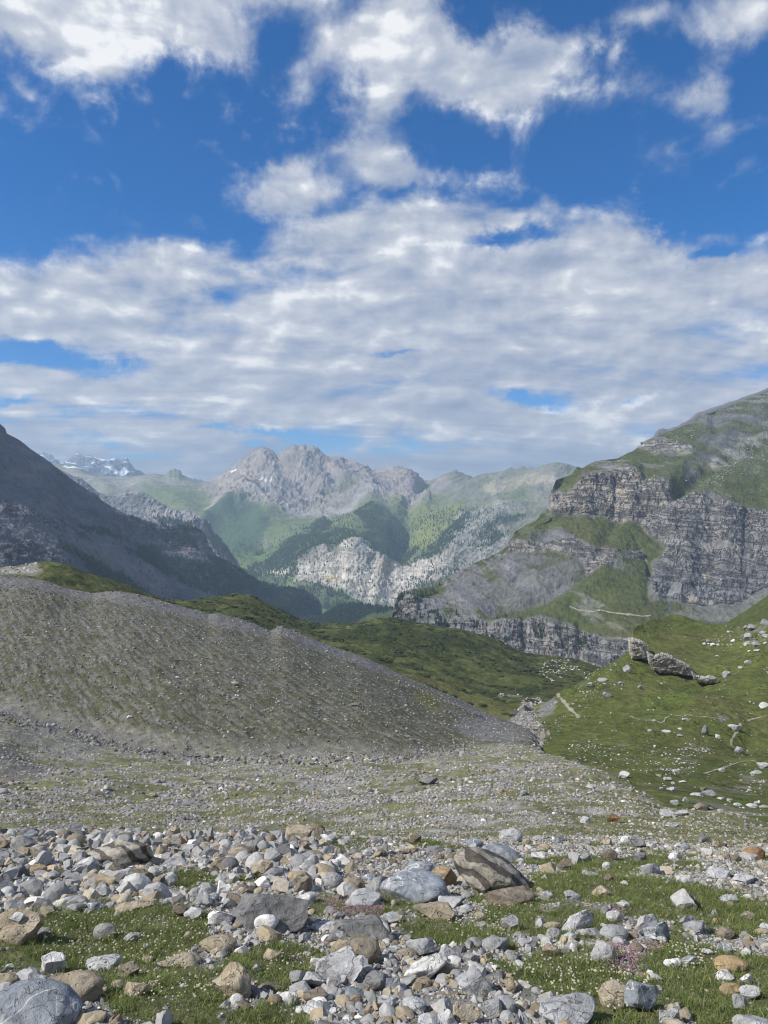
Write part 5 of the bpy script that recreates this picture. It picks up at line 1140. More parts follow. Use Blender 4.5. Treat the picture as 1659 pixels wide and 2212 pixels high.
add('R', 1415, 1308, 1700, 1450, 'pale grey', 'slab', None, pre=(1, 1, 1.6)); add('R', 45, 815, 142, 882, 'pale grey', 'angular'); add('R', 458, 373, 562, 418, 'pale grey', 'slab', None, pre=(1, 1, 1.5)); add('R', 588, 318, 647, 368, 'pale grey', 'round'); add('R', 263, 165, 327, 212, 'blue-grey', 'angular'); add('R', 618, 5, 697, 70, 'rust-brown', 'blocky'); add('R', 448, 28, 522, 75, 'pale grey', 'angular')
add('R', 1088, 655, 1192, 742, 'blue-grey', 'slab', None, pre=(1, 1, 1.5)); add('R', 228, 745, 325, 822, 'grey', 'round'); add('R', 340, 775, 420, 830, 'pale grey', 'angular'); add('R', 205, 705, 320, 760, 'tan', 'slab', None, pre=(1, 1, 1.4)); add('R', 460, 750, 585, 820, 'pale grey', 'angular'); add('R', 890, 790, 1010, 850, 'white', 'slab', None, tilt=20)
add('R', 1110, 700, 1260, 780, 'grey', 'angular'); add('R', 1340, 530, 1470, 590, 'pale grey', 'slab', None, pre=(1, 1, 1.5)); add('R', 1310, 1020, 1440, 1090, 'white', 'angular'); add('R', 1480, 1045, 1560, 1120, 'white', 'angular'); add('R', 980, 940, 1100, 1000, 'white', 'slab'); add('R', 1080, 925, 1200, 1005, 'blue-grey', 'slab', None, tilt=-25)
add('R', 1232, 880, 1312, 920, 'pale grey', 'slab'); add('R', 1600, 710, 1700, 780, 'pale grey', 'slab', None, tilt=20); add('R', 1480, 900, 1525, 930, 'white', 'angular'); add('R', 1010, 60, 1090, 100, 'pale grey', 'slab'); add('R', 380, 740, 520, 800, 'grey', 'slab', None, tilt=-20); add('R', -30, 1090, 35, 1180, 'tan', 'round')
# farther off, on the fan and in the meadow
add('Z4', 148, 713, 232, 762, 'dark grey', 'blocky', 'dark grey boulder alone in the middle of the gravel fan', key='the lone dark fan boulder'); add('Z4', 1015, 698, 1062, 733, 'white', 'blocky', 'squared white boulder at the foot of the green slope', key='the squared white boulder'); add('Z4', 588, 780, 617, 808, 'blue-grey', 'round', 'small round blue-grey boulder between the dark boulder and squared white boulder')
add('Z4', 1190, 863, 1255, 903, 'pale grey', 'slab', 'pale slab on the edge of the gravel where the meadow begins', key='the pale edge slab', tilt=-15, pre=(1, 1, 1.5)); add('Z4', 1256, 868, 1312, 897, 'pale grey', 'angular', None, tilt=-10); add('Z4', 538, 428, 577, 468, 'dark grey', 'angular', 'grey crag at the head of the stream bed', key='the stream bed crag'); add('Z4', 675, 535, 715, 562, 'brown', 'angular', None)
add('Z3', -10, 948, 62, 978, 'brown', 'round', 'brown boulder beside the dark mound at the left edge', key='the brown mound boulder'); add('Z3', -10, 992, 36, 1026, 'grey', 'round'); add('Z3', 548, 675, 572, 692, 'white', 'angular', 'small white boulder alone on the grey moraine slope', key='the white moraine stone'); add('Z3', 1000, 530, 1032, 548, 'tan', 'round'); add('Z3', 758, 508, 774, 520, 'white', 'angular'); add('Z3', 1500, 622, 1560, 640, 'brown', 'slab'); add('Z3', 210, 585, 232, 600, 'pale grey', 'angular'); add('Z3', 545, 745, 562, 762, 'grey', 'angular')
for b in [(1550, 205, 1680, 290, 'white', 'slab'), (1005, 600, 1066, 668, 'white', 'angular'), (822, 485, 932, 632, 'dark grey', 'angular'), (1165, 480, 1330, 582, 'pale grey', 'slab'), (1225, 755, 1362, 845, 'grey', 'angular'), (1520, 958, 1680, 1042, 'pale grey', 'slab'), (1430, 1058, 1592, 1107, 'pale grey', 'slab'),
          (473, 1038, 552, 1107, 'pale grey', 'angular'), (263, 1103, 327, 1137, 'pale grey', 'angular'), (358, 1133, 452, 1192, 'grey', 'blocky'), (543, 1183, 642, 1217, 'white', 'slab'), (448, 1198, 512, 1252, 'pale grey', 'angular'), (393, 1258, 527, 1317, 'pale grey', 'angular'), (298, 1268, 352, 1292, 'pale grey', 'slab'),
          (843, 1298, 1012, 1384, 'pale grey', 'slab'), (818, 1262, 902, 1312, 'brown', 'blocky'), (693, 1338, 852, 1388, 'pale grey', 'slab'), (588, 1388, 672, 1447, 'pale grey', 'angular'), (738, 1468, 907, 1578, 'brown', 'blocky'), (898, 1508, 972, 1557, 'pale grey', 'angular'), (433, 1418, 547, 1522, 'pale grey', 'slab'),
          (1018, 1388, 1122, 1422, 'pale grey', 'slab'), (1148, 1398, 1212, 1452, 'grey', 'angular'), (1228, 1458, 1332, 1502, 'pale grey', 'slab'), (1388, 1468, 1532, 1528, 'pale grey', 'slab'), (1478, 1438, 1522, 1482, 'pale grey', 'angular'), (1528, 1428, 1572, 1472, 'white', 'angular'), (1538, 1488, 1690, 1532, 'pale grey', 'slab'),
          (308, 1543, 462, 1603, 'pale grey', 'slab'), (498, 1553, 602, 1603, 'grey', 'angular'), (1028, 1538, 1102, 1603, 'grey', 'angular'), (338, 548, 437, 587, 'white', 'slab'), (578, 403, 672, 447, 'pale grey', 'angular'), (203, 413, 277, 452, 'pale grey', 'angular'), (518, 598, 602, 642, 'grey', 'slab'),
          (158, 543, 217, 582, 'grey', 'round'), (528, 523, 592, 552, 'white', 'slab'), (1038, 1018, 1122, 1082, 'pale grey', 'slab'), (230, 738, 262, 777, 'white', 'angular')]: add('Z7', *b)
for b in [(1595, 768, 1690, 842, 'grey', 'angular'), (1478, 818, 1592, 878, 'grey', 'angular'), (1438, 898, 1522, 972, 'grey', 'blocky'), (1440, 978, 1492, 1022, 'pale grey', 'blocky'), (1510, 973, 1592, 1032, 'grey', 'blocky'), (1578, 878, 1652, 907, 'pale grey', 'slab'), (1618, 978, 1662, 1012, 'pale grey', 'angular'), (1600, 908, 1680, 948, 'pale grey', 'angular'),
          (1318, 953, 1367, 992, 'white', 'angular'), (1068, 983, 1102, 1007, 'white', 'angular'), (1100, 958, 1147, 987, 'pale grey', 'slab'), (1140, 988, 1192, 1022, 'white', 'angular'), (1190, 993, 1227, 1017, 'pale grey', 'angular'), (1523, 1043, 1582, 1072, 'white', 'slab'), (1478, 1053, 1512, 1077, 'white', 'angular'),
          (1428, 828, 1482, 882, 'grey', 'angular'), (1248, 1238, 1322, 1302, 'grey', 'slab'), (1388, 1198, 1432, 1227, 'pale grey', 'angular'), (1443, 1143, 1512, 1202, 'pale grey', 'slab'), (1288, 878, 1327, 907, 'white', 'angular'), (1183, 1098, 1222, 1117, 'pale grey', 'slab'),
          (10, 1345, 95, 1395, 'grey', 'angular'), (165, 1430, 250, 1490, 'grey', 'slab'), (480, 1365, 525, 1410, 'grey', 'angular'), (300, 1338, 345, 1368, 'grey', 'slab'), (350, 1185, 430, 1265, 'grey', 'slab'), (120, 1300, 215, 1350, 'grey', 'slab')]: add('Z6', *b)

placed = []
def place_rock(h, seed, parent_top=None):
    x0, y0, x1, y1 = h['b']; cx = (x0 + x1) / 2; hh = y1 - y0
    cand = [p for p in (ray(o_, cx, y1 - .12 * hh) for o_ in LANDS) if p is not None]
    if h['on'] and placed:      # rests on the boulder placed before it
        # on[k]: find by ray against earlier boulders
        hit = None
        for q_ in placed[-3:]:
            bx_ = q_['o']; d_ = Vector(((cx - CX) / F, 1, (CY - (y1 - 1)) / F)).normalized()
            ok, p, n_, _ = bx_.ray_cast(bx_.matrix_world.inverted() @ Vector((0, 0, 0)), d_)
            if ok: hit = np.array(bx_.matrix_world @ p)
        if hit is not None: cand = [hit]
    if h['on'] == 2:            # leans against the face of the boulder placed before it
        q_ = placed[-1]['o']; d_ = Vector(((cx - CX) / F, 1, (CY - (y0 + y1) / 2) / F)).normalized()
        ok, p, n_, _ = q_.ray_cast(q_.matrix_world.inverted() @ Vector((0, 0, 0)), d_)
        p = q_.matrix_world @ p; w = (x1 - x0) / F * p[1]; hg = (y1 - y0) / F * p[1]
        V, Fc = rock_shape(seed, 4, h['shape'], h['pre'], h['tilt']); V = V / (V.max(0) - V.min(0)) * np.array([w, w * .6, hg])
        o = mesh_obj('stone', V, Fc, RM[h['col']], smooth=True, loc=(p[0], p[1] - w * .18, p[2])); bpy.context.view_layer.update()
        placed.append(dict(o=o, h=h, b=h['b'], d=p[1], w=w)); return o
    if not cand: return None
    p = min(cand, key=lambda v: v[1])
    d = p[1]; w = (x1 - x0) / F * d
    dep = w * (.55 if h['shape'] == 'slab' else .7)
    dc = d + dep * .38
    ztop = (CY - y0) / F * dc
    if h['on']: gz = p[2]; zb = gz - .01
    else:
        gz = None
        for o_ in LANDS:
            ok, q_, n_, _ = o_.ray_cast(Vector(((cx - CX) / F * dc, dc, 400)), Vector((0, 0, -1)))
            if ok and (gz is None or abs(q_.z - p[2]) < abs(gz - p[2])): gz = q_.z
        if gz is None: gz = p[2] - .315 * dep * .38
        zb = min(gz, p[2]) - .18 * (ztop - gz) - .02 * w
    hgt = max(ztop - zb, .12 * w)
    sub = 5 if w / d > .10 else (4 if w / d > .025 else 3)
    V, Fc = rock_shape(seed, sub, h['shape'], h['pre'], h['tilt'])
    ext = V.max(0) - V.min(0)
    V = V / ext * np.array([w * 1.04, dep, hgt])
    nm = 'boulder' if w > .45 else 'stone'
    o = mesh_obj(nm, V, Fc, RM[h['col']], smooth=sub > 3, loc=((cx - CX) / F * dc, dc, zb + hgt / 2))
    bpy.context.view_layer.update()
    if sub > 3:
        at_ = o.data.attributes.new('sharp_edge', 'BOOLEAN', 'EDGE')
    placed.append(dict(o=o, h=h, b=h['b'], d=dc, w=w))
    return o
bpy.context.view_layer.update()
for i_, h_ in enumerate(HERO): place_rock(h_, 4000 + i_ * 7)
print('HERO', len(HERO), len(placed))

# more single stones, scattered in the foreground among the named ones
r_ = np.random.default_rng(21)
extra = 0; tries = 0
shp = ['angular', 'blocky', 'round', 'slab']
clr = ['grey', 'pale grey', 'blue-grey', 'tan', 'white', 'brown', 'dark grey', 'grey', 'brown', 'tan', 'dark grey']
while len(placed) < 296 and tries < 5000:
    tries += 1
    X_ = r_.uniform(0, 1659); Y_ = r_.uniform(1815, 2205)
    sc_ = np.interp(Y_, [1815, 2205], [11, 34]) * r_.uniform(.75, 1.35)
    bx4 = (X_ - sc_, Y_ - sc_ * r_.uniform(.7, 1.25), X_ + sc_ * .9, Y_ + sc_ * .5)
    ok = True
    for q_ in placed:
        c_ = q_['b']
        if bx4[0] < c_[2] and bx4[2] > c_[0] and bx4[1] < c_[3] and bx4[3] > c_[1]: ok = False; break
    if not ok: continue
    gm = 0
    for pg in NEAR_GRASS: gm = max(gm, float(poly_mask(np.array([X_]), np.array([Y_]), pg, 6)[0]))
    if gm > .5 and r_.random() < .85: continue
    place_rock(dict(b=bx4, col=clr[r_.integers(len(clr))], shape=shp[r_.integers(4)], words=None, tilt=r_.uniform(-20, 20), pre=(1, 1, 1), key=None, on=None), 9000 + tries)

# ---- wording: each stone is placed by the named boulder nearest to it in the view
anch = [q_ for q_ in placed if q_['h']['key']]
bins = {}
for q_ in placed:
    if q_['h']['words']: continue
    x = (q_['b'][0] + q_['b'][2]) / 2; y = (q_['b'][1] + q_['b'][3]) / 2
    best = None
    for a_ in anch:
        ax = (a_['b'][0] + a_['b'][2]) / 2; ay = (a_['b'][1] + a_['b'][3]) / 2
        dd = math.hypot(x - ax, (y - ay) * 1.6)
        if best is None or dd < best[0]: best = (dd, a_, x - ax, y - ay)
    dd, a_, ddx, ddy = best
    ang = math.degrees(math.atan2(ddy * 1.6, ddx)) % 360
    rel = ['right of', 'in front and right of', 'in front of', 'in front and left of', 'left of', 'behind and left of', 'behind', 'behind and right of'][int((ang + 22.5) // 45) % 8]
    asp = {'angular': 'angular', 'blocky': 'blocky', 'round': 'rounded', 'slab': 'flat'}[q_['h']['shape']]
    q_['t'] = (q_['h']['col'], asp, rel, a_['h']['key']); q_['dd'] = dd
    bins.setdefault(q_['t'], []).append(q_)
ORD = ['', 'second', 'third', 'fourth', 'fifth', 'sixth', 'seventh', 'eighth', 'ninth', 'tenth']
for t_, lst in bins.items():
    lst.sort(key=lambda v: v['dd'])
    for k_, q_ in enumerate(lst):
        nn = 'boulder' if q_['w'] > .45 else 'stone'
        pre_ = ('nearest ' if len(lst) > 1 else '') if k_ == 0 else ORD[min(k_, 9)] + ' nearest '
        q_['words'] = f"{pre_}{t_[0]} {t_[1]} {nn} {t_[2]} {t_[3]}"
for q_ in placed:
    wd = q_['h']['words'] or q_['words']
    far_ = q_['d'] > 60
    g_ = 'boulders scattered over the green slope' if q_['d'] > 60 else 'boulders and stones on the foreground ground'
    set_props(q_['o'], wd, 'boulder' if q_['w'] > .45 else 'stone', g_)

# ---------------------------------------------------------------- loose stones past counting
r_ = np.random.default_rng(33)
s = S_gr
dd_ = s.P[..., 1]
vis = ((s.X > -60) & (s.X < 1720)) * 1.0 + ((s.X > -450) & (s.X < 2150) & (dd_ < 40) & ((s.X <= -60) | (s.X >= 1720))) * .6 + ((s.X > -1400) & (s.X < 3000) & (dd_ < 14) & ((s.X <= -450) | (s.X >= 2150))) * .4
ng, mg, mo = s.grass_near, s.grass_mid, s.moraine
pile = poly_mask(s.X, s.Y, [(-100, 1795), (700, 1800), (740, 1850), (700, 1935), (480, 1960), (-100, 1985)], 14)
mix_ = [22, 18, 16, 8, 3, 10, 8, 7, 7, 8]
pt, ri, ci = sample(s, vis * sstep(dd_, 2.9, 3.2) * sstep(dd_, 15.5, 14) * (1 - .93 * ng) * np.clip(8 / dd_, .5, 2.2), 90000, r_); merged_stones('gravel', pt, r_.uniform(.008, .026, len(pt)) * np.clip(pt[:, 1] / 8, .7, 1.4), r_, 1, M_STONE, mix_, label='fine gravel between the foreground stones')
pt, ri, ci = sample(s, vis * sstep(dd_, 2.9, 3.2) * sstep(dd_, 15.5, 14) * (1 - .955 * ng) * (.45 + 1.2 * pile + .15 * sstep(s.X, 1100, 800)) * np.clip(9 / dd_, .7, 1.8), 33000, r_); merged_stones('scree', pt, .016 + .05 * r_.random(len(pt)) ** 2.4, r_, 2, M_STONE, mix_, label='fist-sized loose stones of the foreground')
pt, ri, ci = sample(s, vis * sstep(dd_, 3.2, 3.6) * sstep(dd_, 14.5, 13) * (1 - .97 * ng) * (.2 + 1.6 * pile) * (1 - .7 * sstep(s.X, 900, 1250)), 2500, r_); merged_stones('scree', pt, .05 + .12 * r_.random(len(pt)) ** 3.2, r_, 3, M_STONE, mix_, label='head-sized loose stones of the foreground', sink=.1)
lump = sstep(fbm(s.P[..., 0] * .13, s.P[..., 1] * .13, None, 3, seed=201), -.5, .6)
pt, ri, ci = sample(s, vis * sstep(dd_, 12, 15) * sstep(dd_, 48, 40) * (1 - .78 * mg) * (1 - mo) * (.3 + lump) * np.clip(22 / dd_, 0, 1.5), 56000, r_); merged_stones('scree', pt, (.018 + .07 * r_.random(len(pt)) ** 2.6) * np.clip(pt[:, 1] / 24, .7, 1.5), r_, 1, M_STONE, mix_, label='loose stones of the gravel fan', dim=.92)
pt, ri, ci = sample(s, vis * sstep(dd_, 38, 50) * (1 - mo) * (1 - .78 * mg) * (.3 + lump) * np.clip(70 / dd_, 0, 1.5), 26000, r_); merged_stones('scree', pt, .05 + .20 * r_.random(len(pt)) ** 3, r_, 1, M_STONE, mix_, label='loose stones on the far part of the fan', dim=.9)
band_ = np.exp(-(seg_dist(s.X, s.Y, [(-60, 1540), (130, 1580), (330, 1630), (530, 1645), (850, 1640), (1020, 1620)]) / 10) ** 2)
pt, ri, ci = sample(s, vis * mo * (.45 + 2.5 * band_), 15000, r_); merged_stones('scree', pt, .08 + .42 * r_.random(len(pt)) ** 4, r_, 1, M_STONE, [18, 24, 14, 6, 2, 9, 9, 5, 9, 4], label='stones on the moraine slope', dim=.8)
pt, ri, ci = sample(s, vis * band_ * sstep(dd_, 80, 100), 2200, r_); merged_stones('scree', pt, .12 + .55 * r_.random(len(pt)) ** 2.5, r_, 1, M_STONE, [18, 24, 14, 6, 2, 9, 9, 5, 12, 4], label='blocks along the foot of the moraine', dim=.75)
s = S_mead
q_ = s.P / 100.
cl_ = sstep(fbm(q_[..., 0] * 7, q_[..., 1] * 7, None, 4, seed=203), .05, .5)
rk_ = in_any(s.X, s.Y, [[(1460, 1630), (1530, 1560), (1550, 1600), (1500, 1660), (1440, 1680), (1240, 1660), (1230, 1600)], [(1590, 1670), (1659, 1660), (1659, 1720), (1590, 1720)], [(1440, 1740), (1500, 1725), (1659, 1745), (1659, 1810), (1450, 1790)], [(1590, 1345), (1659, 1345), (1659, 1400), (1600, 1395), (1540, 1405), (1510, 1395)], [(1110, 1520), (1155, 1520), (1180, 1600), (1100, 1640)], [(1262, 1460), (1330, 1440), (1380, 1430), (1290, 1520), (1200, 1560)]], 10)
vis2 = (s.X > 1080) & (s.X < 1700)
pt, ri, ci = sample(s, vis2 * (.04 + .25 * cl_ + 1.7 * rk_ * cl_ + .4 * rk_) * np.clip(150 / s.P[..., 1], .3, 3), 3000, r_); merged_stones('scree', pt, (.07 + .42 * r_.random(len(pt)) ** 3.5) * np.clip(pt[:, 1] / 170, .45, 1.7), r_, 1, M_STONE, [12, 6, 22, 30, 22, 3, 2, 1, 1, 6], label='pale stones strewn over the green slope', dim=.8)
pt, ri, ci = sample(s, in_any(s.X, s.Y, [[(1110, 1545), (1134, 1515), (1158, 1520), (1150, 1550), (1186, 1585), (1172, 1615), (1150, 1640), (1100, 1640)]], 6), 3600, r_); merged_stones('scree', pt, .12 + .7 * r_.random(len(pt)) ** 3, r_, 1, M_STONE, mix_, label='boulders and gravel of the stream bed', dim=.85)
s = S_past
vis3 = (s.X > 0) & (s.X < 1400)
pt, ri, ci = sample(s, vis3 * (in_any(s.X, s.Y, [[(1175, 1430), (1230, 1425), (1220, 1460), (1190, 1475), (1165, 1455)], [(1225, 1438), (1250, 1440), (1250, 1448), (1228, 1446)], [(1260, 1455), (1275, 1455), (1270, 1468), (1258, 1466)]], 4) * 3 + in_any(s.X, s.Y, [[(1075, 1500), (1130, 1501), (1128, 1506), (1078, 1504)], [(0, 1224), (40, 1224), (80, 1220), (90, 1230), (40, 1238), (0, 1236)]], 3) * 2 + .004), 420, r_); merged_stones('scree', pt, .3 + 1.1 * r_.random(len(pt)) ** 2, r_, 1, M_STONE, [10, 5, 20, 30, 20, 2, 2, 1, 1, 6], label='pale stones in the pasture')
pt, ri, ci = sample(s, vis3 * in_any(s.X, s.Y, [[(1118, 1540), (1130, 1512), (1165, 1508), (1200, 1560), (1190, 1600), (1105, 1570)]], 4), 1500, r_); merged_stones('scree', pt, .2 + .9 * r_.random(len(pt)) ** 2.5, r_, 1, M_STONE, mix_, label='stones at the head of the stream bed')
s = S_right
pt, ri, ci = sample(s, ((s.X > 1180) & (s.X < 1700)) * (in_any(s.X, s.Y, [[(1480, 925), (1540, 888), (1620, 868), (1659, 860), (1659, 900), (1560, 900), (1500, 940)], [(1500, 1060), (1560, 1000), (1659, 930), (1659, 1000), (1560, 1050)], [(1400, 960), (1460, 940), (1480, 960), (1430, 970)]], 12) + .03), 1900, r_); merged_stones('scree', pt, .7 + 3.2 * r_.random(len(pt)) ** 3, r_, 1, M_STONE, [14, 8, 24, 26, 8, 5, 2, 1, 1, 8], label='fallen blocks on the upper slopes of the right mountain', dim=.72)
del dd_, vis, ng, mg

def bushes(name, s, weight, n, r0, r1, col, label, seed):
    r = np.random.default_rng(seed); pt, ri, ci = sample(s, weight, n, r); V, Fc = ICO[2]
    W_ = V[None] * (1 + .35 * r.random((n, len(V), 1))) * (r.uniform(r0, r1, (n, 1, 1)) * np.array((1.3, 1.3, .42))) + pt[:, None]
    o = mesh_obj(name, W_.reshape(-1, 3), (Fc[None] + (np.arange(n) * len(V))[:, None, None]).reshape(-1, 3), M_STONE, col=np.repeat(np.array(col) * r.uniform(.6, 1.3, (n, 1)), len(V), 0), smooth=False)
    set_props(o, kind='stuff', label=label)
qp = S_past.P / 100.
bushes('shrubs', S_past, ((S_past.X > 250) & (S_past.X < 1350)) * sstep(fbm(qp[..., 0] * 4, qp[..., 1] * 4, None, 4, seed=211), .0, .3), 4200, .4, 1.5, (.030, .042, .015), 'low dark heath and juniper on the pasture', 71)
qp = S_mead.P / 100.
bushes('shrubs', S_mead, ((S_mead.X > 1150) & (S_mead.X < 1700)) * sstep(fbm(qp[..., 0] * 6, qp[..., 1] * 6, None, 4, seed=212), .1, .4) * np.clip(150 / S_mead.P[..., 1], .3, 3), 2600, .12, .5, (.060, .075, .022), 'low tussocks on the green slope', 72)

# ---------------------------------------------------------------- turf and flowers of the foreground
def leaf_mat(name, rough=.7, trans=.35):
    m, T, b = new_mat(name)
    at = T.node('ShaderNodeAttribute', attribute_name='Col')
    T.l.new(at.outputs['Color'], b.inputs['Base Color']); b.inputs['Roughness'].default_value = rough
    tr = T.node('ShaderNodeBsdfTranslucent'); T.l.new(at.outputs['Color'], tr.inputs['Color'])
    mx = T.node('ShaderNodeMixShader'); mx.inputs[0].default_value = trans
    out = [n for n in T.n if n.type == 'OUTPUT_MATERIAL'][0]
    T.l.new(b.outputs[0], mx.inputs[1]); T.l.new(tr.outputs[0], mx.inputs[2]); T.l.new(mx.outputs[0], out.inputs[0])
    return m
M_LEAF = leaf_mat('turf_blades')
def blades(name, pts, h, wd, lean, cols, label):
    n = len(pts); a = r_.random(n) * 6.283; c, s_ = np.cos(a), np.sin(a)
    la = r_.random(n) * 6.283; lx, ly = np.cos(la) * lean, np.sin(la) * lean
    V = np.zeros((n, 5, 3)); hw = wd / 2
    for k, (t, wf) in enumerate([(0, 1), (0, -1), (.55, .75), (.55, -.75), (1, 0)]):
        V[:, k, 0] = pts[:, 0] + c * hw * wf + lx * t * t * h; V[:, k, 1] = pts[:, 1] + s_ * hw * wf + ly * t * t * h
        V[:, k, 2] = pts[:, 2] - .006 + h * (t - .35 * lean * t * t)
    b0 = (np.arange(n) * 5)[:, None]
    o = mesh_obj(name, V.reshape(-1, 3), [b0 + np.array([[0, 1, 3, 2]]), b0 + np.array([[2, 3, 4]])], M_LEAF, col=np.repeat(cols, 5, 0), smooth=False)
    set_props(o, kind='stuff', label=label)
s = S_gr; dd_ = s.P[..., 1]; vis = ((s.X > -40) & (s.X < 1700)) * 1.0 + ((s.X > -450) & (s.X < 2150) & ((s.X <= -40) | (s.X >= 1700))) * .5 + ((s.X > -1400) & (s.X < 3000) & (dd_ < 14) & ((s.X <= -450) | (s.X >= 2150))) * .35
GC = np.array([(.125, .160, .050), (.165, .185, .065), (.095, .125, .042), (.22, .21, .095), (.27, .24, .13), (.115, .15, .075)]) * np.array((1.25, 1.31, 1.2))
def gcols(n, p): return GC[r_.choice(6, n, p=p)] * r_.uniform(.75, 1.25, (n, 1))
pt, _, _ = sample(s, vis * sstep(dd_, 2.8, 3.1) * sstep(dd_, 15, 13.5) * s.grass_near ** 1.5 * sstep(fbm(s.P[..., 0] * 2.6, s.P[..., 1] * 2.6, None, 4, seed=207), -.45, .3), 245000, r_)
tuft = sstep(fbm(pt[:, 0] * 3.2, pt[:, 1] * 3.2, None, 3, seed=205), -.1, .6)
blades('grass', pt, (.014 + .035 * r_.random(len(pt)) ** 1.5) * (1 + 1.1 * tuft), .0035 + .0045 * r_.random(len(pt)), r_.uniform(.2, 1.1, len(pt)), gcols(len(pt), [.3, .24, .22, .1, .05, .09]), 'short alpine turf in the foreground')
k_ = 9000
pt, _, _ = sample(s, vis * sstep(dd_, 2.8, 3.1) * sstep(dd_, 12, 9) * s.grass_near ** 2, k_, r_)
blades('grass', pt, .06 + .07 * r_.random(k_), np.full(k_, .0032), r_.uniform(.15, .7, k_), gcols(k_, [.25, .2, .1, .25, .2, 0]), 'longer grass stalks in the foreground')
pt, _, _ = sample(s, vis * sstep(dd_, 13, 15) * sstep(dd_, 60, 40) * s.grass_mid, 90000, r_)
blades('grass', pt, .02 + .05 * r_.random(len(pt)), .012 + .018 * r_.random(len(pt)), r_.uniform(.3, 1.2, len(pt)), gcols(len(pt), [.2, .2, .15, .25, .14, .06]) * .9, 'turf patches on the gravel fan')
ct, _, _ = sample(s, vis * sstep(dd_, 2.8, 3.1) * sstep(dd_, 13, 9) * s.grass_near, 420, r_)
pt = np.repeat(ct, 34, 0); pt[:, :2] += r_.normal(0, .022, (len(pt), 2)); pt[:, 2] -= .315 * 0
blades('grass', pt, .05 + .08 * r_.random(len(pt)), np.full(len(pt), .004), r_.uniform(.3, 1.3, len(pt)), gcols(len(pt), [.35, .3, .1, .15, .1, 0]), 'grass tufts in the foreground turf')
# leafy herbs hugging the stones
pt, _, _ = sample(s, vis * sstep(dd_, 2.8, 3.1) * sstep(dd_, 14, 12) * (.12 + s.grass_near), 52000, r_)
blades('grass', pt, .010 + .016 * r_.random(len(pt)), .009 + .008 * r_.random(len(pt)), r_.uniform(.8, 1.6, len(pt)), gcols(len(pt), [.3, .1, .35, .05, .05, .15]), 'low herbs between the stones')
def heads(name, pts, rad, cols, label):
    V, Fc = ICO[1]; n = len(pts)
    W_ = V[None] * rad[:, None, None] * np.array((1, 1, .7)) + pts[:, None]
    o = mesh_obj(name, W_.reshape(-1, 3), (Fc[None] + (np.arange(n) * 12 if len(V) == 12 else np.arange(n) * len(V))[:, None, None]).reshape(-1, 3), M_LEAF, col=np.repeat(cols, len(V), 0), smooth=False)
    set_props(o, kind='stuff', label=label)
def flower_pts(pgs, n, hz):
    pt, _, _ = sample(s, vis * in_any(s.X, s.Y, pgs, 10) * sstep(dd_, 14, 12), n, r_); pt[:, 2] += hz * r_.uniform(.6, 1.3, n); return pt
pt = flower_pts([[(80, 1990), (480, 2000), (430, 2080), (230, 2180), (430, 2190), (480, 2120), (350, 2110), (100, 2090)], [(1050, 2100), (1280, 2070), (1400, 2130), (1400, 2212), (1200, 2180)], [(600, 2040), (690, 2040), (690, 2100), (560, 2120)], [(430, 1900), (500, 1910), (480, 1945)], [(950, 1960), (1100, 1990), (1100, 2040), (980, 2030)], [(1400, 2040), (1560, 2040), (1500, 2120)]], 900, .045)
heads('flowers', pt, r_.uniform(.005, .011, len(pt)), np.array((.60, .58, .46)) * r_.uniform(.75, 1.15, (len(pt), 1)), 'fluffy off-white seed heads in the turf')
pt = flower_pts([[(699, 1960), (760, 1945), (833, 1950), (830, 1985), (720, 1990)], [(1291, 2060), (1340, 2045), (1392, 2075), (1370, 2105), (1310, 2095)], [(1370, 2040), (1430, 2040), (1430, 2060), (1375, 2058)], [(1310, 1975), (1350, 1978), (1345, 1992), (1312, 1990)], [(920, 2000), (970, 2000), (965, 2020)], [(615, 2060), (655, 2060), (650, 2075)]], 2600, .025)
heads('flowers', pt, r_.uniform(.003, .006, len(pt)), np.array((.50, .30, .42)) * r_.uniform(.8, 1.3, (len(pt), 1)), 'pink thyme cushions between the stones')
pt = flower_pts([[(0, 1990), (1659, 1990), (1659, 2212), (0, 2212)]], 110, .04)
heads('flowers', pt, r_.uniform(.004, .008, len(pt)), np.array((.75, .58, .03)) * r_.uniform(.8, 1.1, (len(pt), 1)), 'tiny yellow flowers dotted in the turf')

